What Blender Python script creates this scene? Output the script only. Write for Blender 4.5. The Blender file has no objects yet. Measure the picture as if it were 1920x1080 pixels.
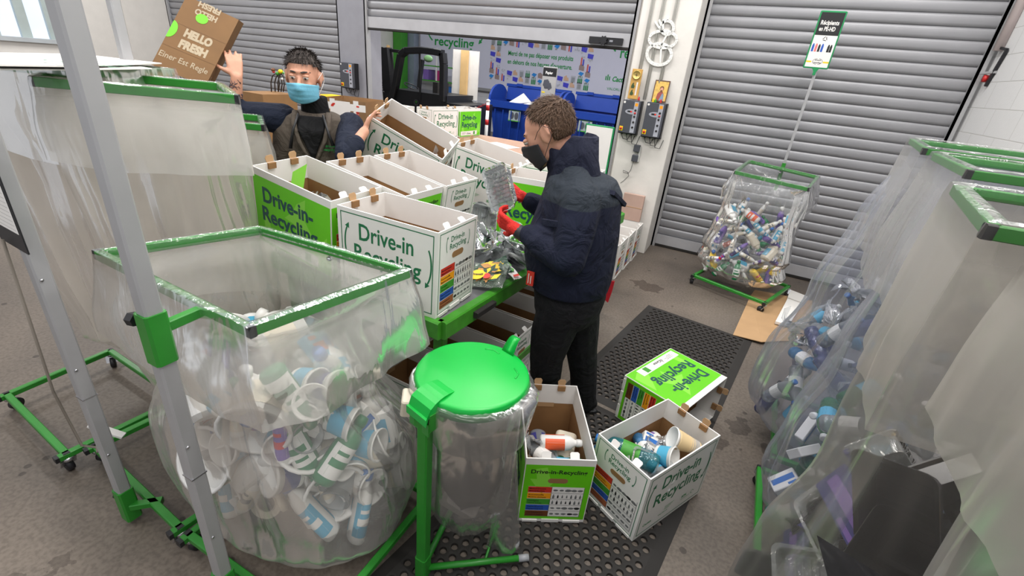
import bpy, bmesh, math, random
from math import sin, cos, pi, radians, sqrt, atan2
from mathutils import Vector as V, Matrix, Euler, noise
SC = bpy.context.scene
COL = SC.collection
# ------------------------------------------------------------------ camera, light, exposure
CH = 1.9
def cam_axes(a=-0.42004, b=0.44423, c=0.10353):
    F = V((sin(a)*cos(b), cos(a)*cos(b), -sin(b)))
    r = V((cos(a), -sin(a), 0)); u = r.cross(F)
    return r*cos(c)+u*sin(c), u*cos(c)-r*sin(c), F
CR, CU, CF = cam_axes()
FPX = 864.44
cd = bpy.data.cameras.new('camera'); cam = bpy.data.objects.new('camera', cd); COL.objects.link(cam)
cd.sensor_width = 36; cd.lens = 36*FPX/1920; cd.clip_start = .02; cd.clip_end = 60
cam.matrix_world = Matrix(((CR.x, CU.x, -CF.x, 0), (CR.y, CU.y, -CF.y, 0), (CR.z, CU.z, -CF.z, CH), (0, 0, 0, 1)))
SC.camera = cam
SC.view_settings.view_transform = 'Standard'; SC.view_settings.look = 'None'
SC.view_settings.gamma = 1; SC.view_settings.use_curve_mapping = False
SC.view_settings.exposure = 0.14
SC.cycles.use_denoising = True
SC.cycles.use_adaptive_sampling = True; SC.cycles.adaptive_threshold = .03
SC.cycles.max_bounces = 6; SC.cycles.diffuse_bounces = 3; SC.cycles.glossy_bounces = 2
SC.cycles.transmission_bounces = 3; SC.cycles.transparent_max_bounces = 26
SC.cycles.caustics_reflective = False; SC.cycles.caustics_refractive = False
SC.cycles.sample_clamp_indirect = 4
w = bpy.data.worlds.new('world'); SC.world = w; w.use_nodes = True
w.node_tree.nodes['Background'].inputs[0].default_value = (.93, .95, 1, 1)
w.node_tree.nodes['Background'].inputs[1].default_value = .54
def lamp(name, loc, sx, sy, power, color=(1, .97, .93), rot=(0, 0, 0)):
    l = bpy.data.lights.new(name, 'AREA'); l.shape = 'RECTANGLE'; l.size = sx; l.size_y = sy
    l.energy = power; l.color = color
    o = bpy.data.objects.new(name, l); COL.objects.link(o); o.location = loc; o.rotation_euler = rot
    return o
# strip lamps in rows under the hall roof
for nm, x, y, p in (('a', -4.2, 3.9, 55), ('b', -1.6, 4.3, 50), ('c', .9, 4.2, 55), ('d', -3.2, 1.2, 50),
                    ('e', -.4, 1.5, 60), ('f', 1.0, .8, 40), ('g', -3.2, -1.2, 40), ('h', .2, -1.6, 40)):
    lamp('strip_lamp_'+nm, (x, y, 4.6), 1.5, .25, p)
lamp('strip_lamp_back_a', (-5.2, 8.2, 3.9), 2.6, .4, 150, (.97, .98, 1))
lamp('strip_lamp_back_b', (-1.6, 8.2, 3.9), 2.6, .4, 150, (.97, .98, 1))
lamp('strip_lamp_left', (-8.0, 3.5, 4.6), 1.5, .3, 110)  # added fill to brighten the left wall, no lamp known there
lamp('strip_lamp_wall', (-1.2, 3.2, 4.2), 3.0, .3, 20, (1, .98, .95), (radians(-45), 0, 0))

def pz(x, y, z):
    d = CF+CR*((x-960)/FPX)+CU*((540-y)/FPX); return V((0, 0, CH))+d*((z-CH)/d.z)
def py(x, y, Y):
    d = CF+CR*((x-960)/FPX)+CU*((540-y)/FPX); return V((0, 0, CH))+d*(Y/d.y)
def pd(x, y, t):
    d = CF+CR*((x-960)/FPX)+CU*((540-y)/FPX); return V((0, 0, CH))+d*t

# ------------------------------------------------------------------ materials
MATS = {}
def srgb(c):
    return tuple(((v/255)/12.92 if v/255 <= .04045 else ((v/255+.055)/1.055)**2.4) for v in c)
def mat(name, c, rough=.5, metal=0, var=.06, vscale=6, bump=0, bscale=40, spec=.5, emit=0):
    if name in MATS: return MATS[name]
    m = bpy.data.materials.new(name); m.use_nodes = True; nt = m.node_tree; N = nt.nodes; L = nt.links
    p = N['Principled BSDF']; c = srgb(c)
    tc = N.new('ShaderNodeTexCoord'); nz = N.new('ShaderNodeTexNoise'); nz.inputs['Scale'].default_value = vscale
    nz.inputs['Detail'].default_value = 3
    L.new(tc.outputs['Object'], nz.inputs['Vector'])
    cr = N.new('ShaderNodeValToRGB'); L.new(nz.outputs['Fac'], cr.inputs['Fac'])
    cr.color_ramp.elements[0].position = .3; cr.color_ramp.elements[1].position = .7
    cr.color_ramp.elements[0].color = tuple(max(0, v*(1-var)) for v in c)+(1,)
    cr.color_ramp.elements[1].color = tuple(min(1, v*(1+var)) for v in c)+(1,)
    L.new(cr.outputs['Color'], p.inputs['Base Color'])
    p.inputs['Roughness'].default_value = rough; p.inputs['Metallic'].default_value = metal
    p.inputs['Specular IOR Level'].default_value = spec
    if bump:
        b = N.new('ShaderNodeBump'); b.inputs['Strength'].default_value = bump; b.inputs['Distance'].default_value = .01
        n2 = N.new('ShaderNodeTexNoise'); n2.inputs['Scale'].default_value = bscale; n2.inputs['Detail'].default_value = 4
        L.new(tc.outputs['Object'], n2.inputs['Vector']); L.new(n2.outputs['Fac'], b.inputs['Height'])
        L.new(b.outputs['Normal'], p.inputs['Normal'])
    if emit:
        p.inputs['Emission Color'].default_value = c+(1,); p.inputs['Emission Strength'].default_value = emit
    MATS[name] = m
    return m
def film(name, c=(235, 236, 236), opac=.35, rough=.18, gloss=.25, bump=.5, bscale=7, edge=.5, fog=0):
    """thin plastic film: partly see-through, partly milky, shiny"""
    if name in MATS: return MATS[name]
    m = bpy.data.materials.new(name); m.use_nodes = True; nt = m.node_tree; N = nt.nodes; L = nt.links
    N.clear(); out = N.new('ShaderNodeOutputMaterial'); c = srgb(c)+(1,)
    tr = N.new('ShaderNodeBsdfTransparent'); tr.inputs[0].default_value = tuple(.55+.45*v for v in c[:3])+(1,)
    df = N.new('ShaderNodeBsdfDiffuse'); df.inputs[0].default_value = c
    tl = N.new('ShaderNodeBsdfTranslucent'); tl.inputs[0].default_value = c
    gl = N.new('ShaderNodeBsdfGlossy'); gl.inputs[0].default_value = (1, 1, 1, 1); gl.inputs['Roughness'].default_value = rough
    tc = N.new('ShaderNodeTexCoord')
    mp = N.new('ShaderNodeMapping'); L.new(tc.outputs['Object'], mp.inputs['Vector']); mp.inputs['Scale'].default_value = (1.3, 1.3, .45)
    nz = N.new('ShaderNodeTexNoise'); nz.inputs['Scale'].default_value = bscale; nz.inputs['Detail'].default_value = 3
    nz.inputs['Distortion'].default_value = .6
    L.new(mp.outputs['Vector'], nz.inputs['Vector'])
    vo = N.new('ShaderNodeTexVoronoi'); vo.feature = 'DISTANCE_TO_EDGE'; vo.inputs['Scale'].default_value = bscale*.8
    L.new(mp.outputs['Vector'], vo.inputs['Vector'])
    ms = N.new('ShaderNodeMath'); ms.operation = 'MULTIPLY'; ms.inputs[1].default_value = .35; L.new(vo.outputs['Distance'], ms.inputs[0])
    ad = N.new('ShaderNodeMath'); ad.operation = 'ADD'; L.new(nz.outputs['Fac'], ad.inputs[0]); L.new(ms.outputs[0], ad.inputs[1])
    b = N.new('ShaderNodeBump'); b.inputs['Strength'].default_value = bump; b.inputs['Distance'].default_value = .022
    L.new(ad.outputs[0], b.inputs['Height'])
    for n in (df, tl, gl): L.new(b.outputs['Normal'], n.inputs['Normal'])
    m1 = N.new('ShaderNodeMixShader'); m1.inputs[0].default_value = .45; L.new(df.outputs[0], m1.inputs[1]); L.new(tl.outputs[0], m1.inputs[2])
    lw = N.new('ShaderNodeLayerWeight'); lw.inputs['Blend'].default_value = .35; L.new(b.outputs['Normal'], lw.inputs['Normal'])
    o0 = N.new('ShaderNodeMath'); o0.operation = 'MULTIPLY_ADD'; o0.inputs[1].default_value = edge; o0.inputs[2].default_value = opac
    L.new(lw.outputs['Facing'], o0.inputs[0]); o0.use_clamp = True
    at = N.new('ShaderNodeAttribute'); at.attribute_name = 'contact'                # film lying on a bar turns clear
    iv = N.new('ShaderNodeMath'); iv.operation = 'MULTIPLY_ADD'; iv.inputs[1].default_value = -.85; iv.inputs[2].default_value = 1; L.new(at.outputs['Fac'], iv.inputs[0])
    o1 = N.new('ShaderNodeMath'); o1.operation = 'MULTIPLY'; L.new(o0.outputs[0], o1.inputs[0]); L.new(iv.outputs[0], o1.inputs[1])
    m2 = N.new('ShaderNodeMixShader'); L.new(o1.outputs[0], m2.inputs[0]); L.new(tr.outputs[0], m2.inputs[1]); L.new(m1.outputs[0], m2.inputs[2])
    g1 = N.new('ShaderNodeMath'); g1.operation = 'MULTIPLY_ADD'; g1.inputs[1].default_value = gloss; g1.inputs[2].default_value = .012
    fr = N.new('ShaderNodeFresnel'); fr.inputs['IOR'].default_value = 1.4; L.new(b.outputs['Normal'], fr.inputs['Normal']); L.new(fr.outputs[0], g1.inputs[0]); g1.use_clamp = True
    m3 = N.new('ShaderNodeMixShader'); L.new(g1.outputs[0], m3.inputs[0]); L.new(m2.outputs[0], m3.inputs[1]); L.new(gl.outputs[0], m3.inputs[2])
    L.new(m3.outputs[0], out.inputs[0]); MATS[name] = m
    return m

WHITE = mat('painted_white', (226, 222, 216), .7, var=.03, bump=.1)
CARD_W = mat('white_card', (236, 233, 229), .6, var=.02, bump=.05, bscale=20)
KRAFT = mat('kraft_card', (150, 112, 72), .75, var=.08, vscale=9)
KRAFT_L = mat('light_kraft_card', (186, 150, 110), .75, var=.06)
LIME = mat('lime_print', (104, 205, 20), .45, var=.03)
LIME_L = mat('pale_lime_print', (140, 222, 70), .45, var=.02)
TEAL = mat('dark_teal_ink', (20, 74, 78), .5, var=.02)
INK = mat('green_ink', (20, 112, 70), .5, var=.02)
BLACK = mat('black_ink', (26, 26, 28), .5)
GREY_INK = mat('grey_ink', (110, 112, 112), .6)
RED = mat('red_print', (208, 52, 38), .5); ORA = mat('orange_print', (245, 160, 20), .5)
GRN = mat('mid_green_print', (66, 150, 46), .5); BLU = mat('blue_print', (42, 88, 180), .5); BRN = mat('brown_print', (168, 92, 60), .5)
DBRN = mat('dark_brown_print', (110, 62, 30), .5)
YEL = mat('yellow_print', (245, 208, 30), .5)
FRAME_G = mat('green_paint', (42, 132, 42), .35, var=.06, vscale=14)
TABLE_G = mat('worn_green_paint', (64, 142, 40), .35, var=.16, vscale=16, bump=.06)
LID_G = mat('bright_green_plastic', (3, 172, 62), .32, var=.02)
ALU = mat('brushed_aluminium', (176, 176, 178), .45, .35, var=.05)
STEEL = mat('sheet_steel', (140, 140, 144), .35, .6, var=.1)
SLAT = mat('shutter_metal', (150, 150, 154), .42, .25, var=.05, vscale=3)
RAIL = mat('shutter_rail', (190, 190, 194), .4, .3)
RUBBER = mat('black_rubber', (36, 33, 31), .7, var=.1)
CAPB = mat('black_plastic', (30, 30, 34), .45)
DGREY = mat('dark_grey_plastic', (72, 74, 82), .5)
BLUEBIN = mat('blue_bin_plastic', (26, 62, 150), .42, var=.04)
CHROME = mat('chrome', (200, 200, 205), .2, .9)
WOOD = mat('pine_wood', (214, 176, 120), .6, var=.12, vscale=4)

# ------------------------------------------------------------------ mesh builder
class MB:
    def __init__(s): s.v = []; s.f = []; s.m = []; s.sm = []
    def add(s, vs, fs, mi=0, smooth=False, M=None):
        o = len(s.v)
        for p in vs:
            p = V(p); s.v.append(M @ p if M is not None else p)
        for f in fs: s.f.append(tuple(i+o for i in f)); s.m.append(mi); s.sm.append(smooth)
        return s
    def box(s, lo, hi, mi=0, M=None):
        x0, y0, z0 = lo; x1, y1, z1 = hi
        vs = [(x0, y0, z0), (x1, y0, z0), (x1, y1, z0), (x0, y1, z0), (x0, y0, z1), (x1, y0, z1), (x1, y1, z1), (x0, y1, z1)]
        return s.add(vs, [(0, 3, 2, 1), (4, 5, 6, 7), (0, 1, 5, 4), (1, 2, 6, 5), (2, 3, 7, 6), (3, 0, 4, 7)], mi, False, M)
    def rbox(s, lo, hi, r, mi=0, M=None, n=3):
        """box with rounded vertical edges and a small top/bottom bevel"""
        x0, y0, z0 = lo; x1, y1, z1 = hi; ring = []
        for cx, cy, a0 in ((x1-r, y1-r, 0), (x0+r, y1-r, 90), (x0+r, y0+r, 180), (x1-r, y0+r, 270)):
            for k in range(n+1):
                a = radians(a0+90*k/n); ring.append((cx, cy, cos(a), sin(a)))
        b = min(r*.5, (z1-z0)*.3); L = len(ring); vs = []
        for z, rr in ((z0, r-b), (z0+b, r), (z1-b, r), (z1, r-b)):
            for cx, cy, c_, s_ in ring: vs.append((cx+c_*rr, cy+s_*rr, z))
        fs = [tuple(range(L))[::-1], tuple(3*L+i for i in range(L))]
        for k in range(3):
            for i in range(L): j = (i+1) % L; fs.append((k*L+i, k*L+j, (k+1)*L+j, (k+1)*L+i))
        return s.add(vs, fs, mi, False, M)
    def bar(s, a, b, wx, wy, mi=0, up=(0, 0, 1)):
        """rectangular bar from a to b, wx across, wy along up"""
        a = V(a); b = V(b); d = (b-a); l = d.length; d.normalize(); up = V(up)
        if abs(d.dot(up)) > .95: up = V((0, 1, 0))
        x = d.cross(up).normalized(); u = x.cross(d).normalized()
        vs = []
        bv = min(wx, wy)*.12
        prof = [(-wx/2+bv, -wy/2), (wx/2-bv, -wy/2), (wx/2, -wy/2+bv), (wx/2, wy/2-bv), (wx/2-bv, wy/2), (-wx/2+bv, wy/2), (-wx/2, wy/2-bv), (-wx/2, -wy/2+bv)]
        for q in (a, b):
            for i, j in prof: vs.append(q+x*i+u*j)
        n = 8; fs = [tuple(range(n))[::-1], tuple(range(n, 2*n))]+[(i, (i+1) % n, (i+1) % n+n, i+n) for i in range(n)]
        return s.add(vs, fs, mi)
    def tube(s, pts, r, n=8, mi=0, cap=True, smooth=True):
        pts = [V(p) for p in pts]; rs = r if isinstance(r, (list, tuple)) else [r]*len(pts); vs = []; fs = []
        prev = None
        for i, p in enumerate(pts):
            d = (pts[min(i+1, len(pts)-1)]-pts[max(i-1, 0)])
            d = d.normalized() if d.length > 1e-9 else V((0, 0, 1))
            if prev is None: x = d.orthogonal().normalized()
            else:
                x = prev-d*prev.dot(d); x = x.normalized() if x.length > 1e-6 else d.orthogonal().normalized()
            prev = x; y = d.cross(x)
            for k in range(n): a = 2*pi*k/n; vs.append(p+(x*cos(a)+y*sin(a))*rs[i])
        for i in range(len(pts)-1):
            for k in range(n): j = (k+1) % n; fs.append((i*n+k, i*n+j, (i+1)*n+j, (i+1)*n+k))
        if cap: fs += [tuple(range(n))[::-1], tuple((len(pts)-1)*n+k for k in range(n))]
        return s.add(vs, fs, mi, smooth)
    def lathe(s, prof, n=20, mi=0, M=None, smooth=True, sx=1, sy=1):
        vs = []; fs = []
        for r, z in prof:
            for k in range(n): a = 2*pi*k/n; vs.append((r*cos(a)*sx, r*sin(a)*sy, z))
        for i in range(len(prof)-1):
            for k in range(n): j = (k+1) % n; fs.append((i*n+k, i*n+j, (i+1)*n+j, (i+1)*n+k))
        if prof[0][0] > 1e-4: fs.append(tuple(range(n))[::-1])
        if prof[-1][0] > 1e-4: fs.append(tuple((len(prof)-1)*n+k for k in range(n)))
        return s.add(vs, fs, mi, smooth, M)
    def ell(s, c, r, R=None, n=14, m=10, mi=0):
        vs = [(0, 0, -1)]; fs = []
        for i in range(1, m):
            t = -pi/2+pi*i/m
            for k in range(n): a = 2*pi*k/n; vs.append((cos(t)*cos(a), cos(t)*sin(a), sin(t)))
        vs.append((0, 0, 1)); last = len(vs)-1
        for k in range(n): j = (k+1) % n; fs.append((0, 1+j, 1+k)); fs.append((last, 1+(m-2)*n+k, 1+(m-2)*n+j))
        for i in range(m-2):
            for k in range(n): j = (k+1) % n; fs.append((1+i*n+k, 1+i*n+j, 1+(i+1)*n+j, 1+(i+1)*n+k))
        R = R or Matrix.Identity(3); c = V(c)
        return s.add([c+R @ V((v[0]*r[0], v[1]*r[1], v[2]*r[2])) for v in vs], fs, mi, True)
    def poly(s, pts, mi=0, M=None): return s.add(pts, [tuple(range(len(pts)))], mi, False, M)
    def prism(s, pts, h, mi=0, M=None):
        """outline in the xy plane pushed up by h"""
        n = len(pts); vs = [(x, y, 0) for x, y in pts]+[(x, y, h) for x, y in pts]
        return s.add(vs, [tuple(range(n))[::-1], tuple(range(n, 2*n))]+[(i, (i+1) % n, (i+1) % n+n, i+n) for i in range(n)], mi, False, M)
    def build(s, name, mats, parent=None, local=False):
        me = bpy.data.meshes.new(name); vs = s.v
        if parent is not None and not local:
            I = wm(parent).inverted(); vs = [I @ p for p in vs]
        me.from_pydata([tuple(p) for p in vs], [], s.f)
        if not isinstance(mats, (list, tuple)): mats = [mats]
        for m in mats: me.materials.append(m)
        me.polygons.foreach_set('material_index', s.m); me.polygons.foreach_set('use_smooth', s.sm)
        me.update()
        o = bpy.data.objects.new(name, me); COL.objects.link(o)
        if parent is not None: o.parent = parent
        return o
def wm(o):
    M = o.matrix_basis.copy()
    while o.parent is not None: o = o.parent; M = o.matrix_basis @ M
    return M
def tag(o, label, cat, group=None):
    o['label'] = label; o['category'] = cat
    if group: o['group'] = group
    return o
def thing(name, loc=(0, 0, 0), label=None, cat=None, group=None, M=None):
    o = bpy.data.objects.new(name, None); COL.objects.link(o); o.empty_display_size = .05
    if M is not None: o.matrix_basis = M
    else: o.location = loc
    if label: tag(o, label, cat, group)
    return o
def struct(o): o['kind'] = 'structure'; return o
def kids(o): return [c for c in list(bpy.data.objects) if c.parent == o]
KC = {}
def copy_tree(o, parent=None, M=None):
    c = o.copy(); COL.objects.link(c); c.parent = parent
    if o.name not in KC: KC[o.name] = [k for k in o.children]
    for ch in KC[o.name]: copy_tree(ch, c)
    if M is not None: c.matrix_basis = M
    return c
def frm(o, x, y):
    """matrix whose x, y axes run along the given directions on a face, z out of it"""
    x = V(x).normalized(); y = V(y).normalized(); z = x.cross(y); o = V(o)
    return Matrix(((x.x, y.x, z.x, o.x), (x.y, y.y, z.y, o.y), (x.z, y.z, z.z, o.z), (0, 0, 0, 1)))
TC = {}
def text_geo(s, bold=0.0):
    k = (s, bold)
    if k in TC: return TC[k]
    cu = bpy.data.curves.new('lettering', 'FONT'); cu.body = s; cu.size = 1; cu.offset = bold; cu.resolution_u = 3
    cu.align_x = 'LEFT'
    ob = bpy.data.objects.new('lettering', cu); COL.objects.link(ob)
    dg = bpy.context.evaluated_depsgraph_get(); me = bpy.data.meshes.new_from_object(ob.evaluated_get(dg))
    vs = [(v.co.x, v.co.y) for v in me.vertices]; fs = [tuple(p.vertices) for p in me.polygons]
    bpy.data.objects.remove(ob); bpy.data.curves.remove(cu); bpy.data.meshes.remove(me)
    xs = [v[0] for v in vs] or [0, 1]
    TC[k] = (vs, fs, min(xs), max(xs)); return TC[k]
def text(mb, s, M, x, y, h, mi=0, bold=0.0, width=None, align='l', shear=0, z=.0007):
    vs, fs, x0, x1 = text_geo(s, bold); k = width/(x1-x0) if width else h; wd = (x1-x0)*k
    ox = x-x0*k-(wd/2 if align == 'c' else 0)-(wd if align == 'r' else 0)
    mb.add([(ox+v[0]*k+shear*v[1]*h, y+v[1]*h, z) for v in vs], fs, mi, False, M)
def rect(mb, M, x0, y0, x1, y1, mi=0, z=.0005): mb.add([(x0, y0, z), (x1, y0, z), (x1, y1, z), (x0, y1, z)], [(0, 1, 2, 3)], mi, False, M)
def outline(mb, M, x0, y0, x1, y1, t, mi=0, z=.0005):
    for a in ((x0, y0, x1, y0+t), (x0, y1-t, x1, y1), (x0, y0, x0+t, y1), (x1-t, y0, x1, y1)): rect(mb, M, *a, mi, z)
def arc(mb, M, cx, cy, r, a0, a1, t, mi=0, sx=1, sy=1, head=0, z=.0008):
    n = 14; pts = []
    for i in range(n+1):
        a = radians(a0+(a1-a0)*i/n); pts.append((cx+cos(a)*r*sx, cy+sin(a)*r*sy, cos(a), sin(a)))
    vs = []
    for x, y, c, s_ in pts: vs += [(x-c*t/2, y-s_*t/2, z), (x+c*t/2, y+s_*t/2, z)]
    fs = [(2*i, 2*i+1, 2*i+3, 2*i+2) if a1 < a0 else (2*i+1, 2*i, 2*i+2, 2*i+3) for i in range(n)]
    mb.add(vs, fs, mi, False, M)
    if head:
        x, y = pts[-1][:2]; dx = pts[-1][0]-pts[-2][0]; dy = pts[-1][1]-pts[-2][1]; l = sqrt(dx*dx+dy*dy); dx /= l; dy /= l
        mb.add([(x-dy*head*.6, y+dx*head*.6, z), (x+dy*head*.6, y-dx*head*.6, z), (x+dx*head*1.2, y+dy*head*1.2, z)], [(0, 1, 2)], mi, False, M)
def blob(name, mb, m, parent, voxel=.01, smooth=3, mats=None):
    """closed pieces in mb grown together into one continuous surface"""
    o = mb.build(name, m, parent); md = o.modifiers.new('r', 'REMESH'); md.mode = 'VOXEL'; md.voxel_size = voxel; md.use_smooth_shade = True
    if smooth:
        s_ = o.modifiers.new('s', 'SMOOTH'); s_.iterations = smooth; s_.factor = .5
    dg = bpy.context.evaluated_depsgraph_get(); me = bpy.data.meshes.new_from_object(o.evaluated_get(dg))
    o.modifiers.clear(); old = o.data; o.data = me; bpy.data.meshes.remove(old); me.name = name
    me.materials.clear(); me.materials.append(m)
    for p in me.polygons: p.use_smooth = True; p.material_index = 0
    return o
def cap(mb, a, ra, b, rb, n=12):
    """tapered capsule"""
    a = V(a); b = V(b); d = (b-a); L = d.length; d = d.normalized() if L > 1e-6 else V((0, 0, 1)); pts = []; rs = []
    for k in range(4): t = -pi/2+pi/2*(k+.15)/4; pts.append(a+d*sin(t)*ra); rs.append(cos(t)*ra)
    pts += [a, b]; rs += [ra, rb]
    for k in range(1, 5): t = pi/2*(k-.15)/4; pts.append(b+d*sin(t)*rb); rs.append(cos(t)*rb)
    mb.tube(pts, rs, n)
def chain(mb, *pr):
    for i in range(len(pr)-1): cap(mb, pr[i][0], pr[i][1], pr[i+1][0], pr[i+1][1])
def loft(mb, levels, n=24, mi=0):
    """closed loft of (centre, rx, ry, yaw) ellipses"""
    vs = []; fs = []
    for c, rx, ry, yaw in levels:
        c = V(c)
        for k in range(n):
            a = 2*pi*k/n; x = cos(a)*rx; y = sin(a)*ry; vs.append(c+V((x*cos(yaw)-y*sin(yaw), x*sin(yaw)+y*cos(yaw), 0)))
    for i in range(len(levels)-1):
        for k in range(n): j = (k+1) % n; fs.append((i*n+k, i*n+j, (i+1)*n+j, (i+1)*n+k))
    fs += [tuple(range(n))[::-1], tuple((len(levels)-1)*n+k for k in range(n))]
    mb.add(vs, fs, mi, True)
# ------------------------------------------------------------------ the hall
DY = 5.975; RX = 1.745; LX = -10.13
def floor_mat():
    m = bpy.data.materials.new('concrete_floor'); m.use_nodes = True; nt = m.node_tree; N = nt.nodes; L = nt.links
    p = N['Principled BSDF']; tc = N.new('ShaderNodeTexCoord')
    def noise_(sc, det=4): n = N.new('ShaderNodeTexNoise'); n.inputs['Scale'].default_value = sc; n.inputs['Detail'].default_value = det; L.new(tc.outputs['Object'], n.inputs['Vector']); return n
    n1 = noise_(1.1, 6); cr = N.new('ShaderNodeValToRGB'); L.new(n1.outputs['Fac'], cr.inputs['Fac'])
    cr.color_ramp.elements[0].position = .3; cr.color_ramp.elements[1].position = .72
    cr.color_ramp.elements[0].color = srgb((90, 82, 75))+(1,); cr.color_ramp.elements[1].color = srgb((126, 115, 104))+(1,)
    n2 = noise_(55, 3); c2 = N.new('ShaderNodeValToRGB'); L.new(n2.outputs['Fac'], c2.inputs['Fac'])
    c2.color_ramp.elements[0].position = .35; c2.color_ramp.elements[0].color = (.72, .71, .7, 1); c2.color_ramp.elements[1].position = .6
    mu = N.new('ShaderNodeMixRGB'); mu.blend_type = 'MULTIPLY'; mu.inputs[0].default_value = 1; L.new(cr.outputs[0], mu.inputs[1]); L.new(c2.outputs[0], mu.inputs[2])
    # drip spots
    vo = N.new('ShaderNodeTexVoronoi'); vo.inputs['Scale'].default_value = 5.6; L.new(tc.outputs['Object'], vo.inputs['Vector'])
    nn = noise_(14, 3); sm = N.new('ShaderNodeMath'); sm.operation = 'MULTIPLY_ADD'; sm.inputs[1].default_value = .16; L.new(nn.outputs['Fac'], sm.inputs[0]); L.new(vo.outputs['Distance'], sm.inputs[2])
    ct = N.new('ShaderNodeValToRGB'); L.new(sm.outputs[0], ct.inputs['Fac']); ct.color_ramp.elements[0].position = .165; ct.color_ramp.elements[1].position = .185
    ct.color_ramp.elements[0].color = (.38, .36, .35, 1); ct.color_ramp.elements[1].color = (1, 1, 1, 1)
    m2 = N.new('ShaderNodeMixRGB'); m2.blend_type = 'MULTIPLY'; m2.inputs[0].default_value = .9; L.new(mu.outputs[0], m2.inputs[1]); L.new(ct.outputs[0], m2.inputs[2])
    prev = m2.outputs[0]
    # oil and water stains with a shape of their own
    for (sx, sy, rad, k, col) in ((-.52, 4.55, .26, .62, (.30, .24, .21, 1)), (.42, 2.72, .17, .6, (.25, .22, .2, 1)), (.33, 2.5, .12, .6, (.3, .26, .24, 1)),
                                  (-2.9, .1, .34, .55, (.42, .4, .38, 1)), (.6, 2.6, .1, .6, (.3, .26, .24, 1)), (-1.9, .2, .3, .5, (.45, .42, .4, 1))):
        d = N.new('ShaderNodeVectorMath'); d.operation = 'DISTANCE'; L.new(tc.outputs['Object'], d.inputs[0]); d.inputs[1].default_value = (sx, sy, 0)
        a = N.new('ShaderNodeMath'); a.operation = 'DIVIDE'; L.new(d.outputs['Value'], a.inputs[0]); a.inputs[1].default_value = rad
        nz = noise_(9, 5); b = N.new('ShaderNodeMath'); b.operation = 'MULTIPLY_ADD'; L.new(nz.outputs['Fac'], b.inputs[0]); b.inputs[1].default_value = 1.5; L.new(a.outputs[0], b.inputs[2])
        g = N.new('ShaderNodeMath'); g.operation = 'LESS_THAN'; L.new(b.outputs[0], g.inputs[0]); g.inputs[1].default_value = k+.62
        g2 = N.new('ShaderNodeMath'); g2.operation = 'MULTIPLY'; g2.inputs[1].default_value = .62; L.new(g.outputs[0], g2.inputs[0])
        mm = N.new('ShaderNodeMixRGB'); mm.blend_type = 'MULTIPLY'; L.new(g2.outputs[0], mm.inputs[0]); L.new(prev, mm.inputs[1]); mm.inputs[2].default_value = col; prev = mm.outputs[0]
    L.new(prev, p.inputs['Base Color'])
    r1 = N.new('ShaderNodeMapRange'); L.new(n1.outputs['Fac'], r1.inputs['Value']); r1.inputs['To Min'].default_value = .42; r1.inputs['To Max'].default_value = .65
    L.new(r1.outputs[0], p.inputs['Roughness'])
    bp = N.new('ShaderNodeBump'); bp.inputs['Strength'].default_value = .25; bp.inputs['Distance'].default_value = .004; L.new(n2.outputs['Fac'], bp.inputs['Height']); L.new(bp.outputs['Normal'], p.inputs['Normal'])
    return m
def block_mat(name, bw, bh, c1=(228, 228, 228), mortar=(206, 205, 203), axis='x', off=0.0):
    m = bpy.data.materials.new(name); m.use_nodes = True; nt = m.node_tree; N = nt.nodes; L = nt.links
    p = N['Principled BSDF']; tc = N.new('ShaderNodeTexCoord'); sp = N.new('ShaderNodeSeparateXYZ'); cb = N.new('ShaderNodeCombineXYZ')
    L.new(tc.outputs['Object'], sp.inputs[0]); L.new(sp.outputs['Y' if axis == 'y' else 'X'], cb.inputs[0])
    ad = N.new('ShaderNodeMath'); ad.operation = 'ADD'; ad.inputs[1].default_value = off; L.new(sp.outputs['Z'], ad.inputs[0]); L.new(ad.outputs[0], cb.inputs[1])
    br = N.new('ShaderNodeTexBrick'); L.new(cb.outputs[0], br.inputs['Vector']); br.inputs['Scale'].default_value = 1
    br.inputs['Brick Width'].default_value = bw; br.inputs['Row Height'].default_value = bh; br.inputs['Mortar Size'].default_value = .004; br.inputs['Mortar Smooth'].default_value = .3
    br.inputs['Color1'].default_value = srgb(c1)+(1,); br.inputs['Color2'].default_value = tuple(v*.97 for v in srgb(c1))+(1,); br.inputs['Mortar'].default_value = srgb(mortar)+(1,)
    L.new(br.outputs['Color'], p.inputs['Base Color']); p.inputs['Roughness'].default_value = .6
    nz = N.new('ShaderNodeTexNoise'); nz.inputs['Scale'].default_value = 60; L.new(tc.outputs['Object'], nz.inputs['Vector'])
    sb = N.new('ShaderNodeMath'); sb.operation = 'MULTIPLY_ADD'; L.new(br.outputs['Fac'], sb.inputs[0]); sb.inputs[1].default_value = -1; 
    ml = N.new('ShaderNodeMath'); ml.operation = 'MULTIPLY'; ml.inputs[1].default_value = .3; L.new(nz.outputs['Fac'], ml.inputs[0]); L.new(ml.outputs[0], sb.inputs[2])
    bp = N.new('ShaderNodeBump'); bp.inputs['Strength'].default_value = .5; bp.inputs['Distance'].default_value = .008; L.new(sb.outputs[0], bp.inputs['Height']); L.new(bp.outputs['Normal'], p.inputs['Normal'])
    return m
FL = floor_mat()
struct(MB().box((LX-.2, -2.5, -.12), (4.4, 14.0, 0)).build('floor', FL))
BLK = block_mat('painted_block_right', .49, .209, axis='y', off=.128)
struct(MB().box((RX, -2.5, 0), (RX+.2, DY+.25, 4.8)).build('wall_right', BLK))
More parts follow.
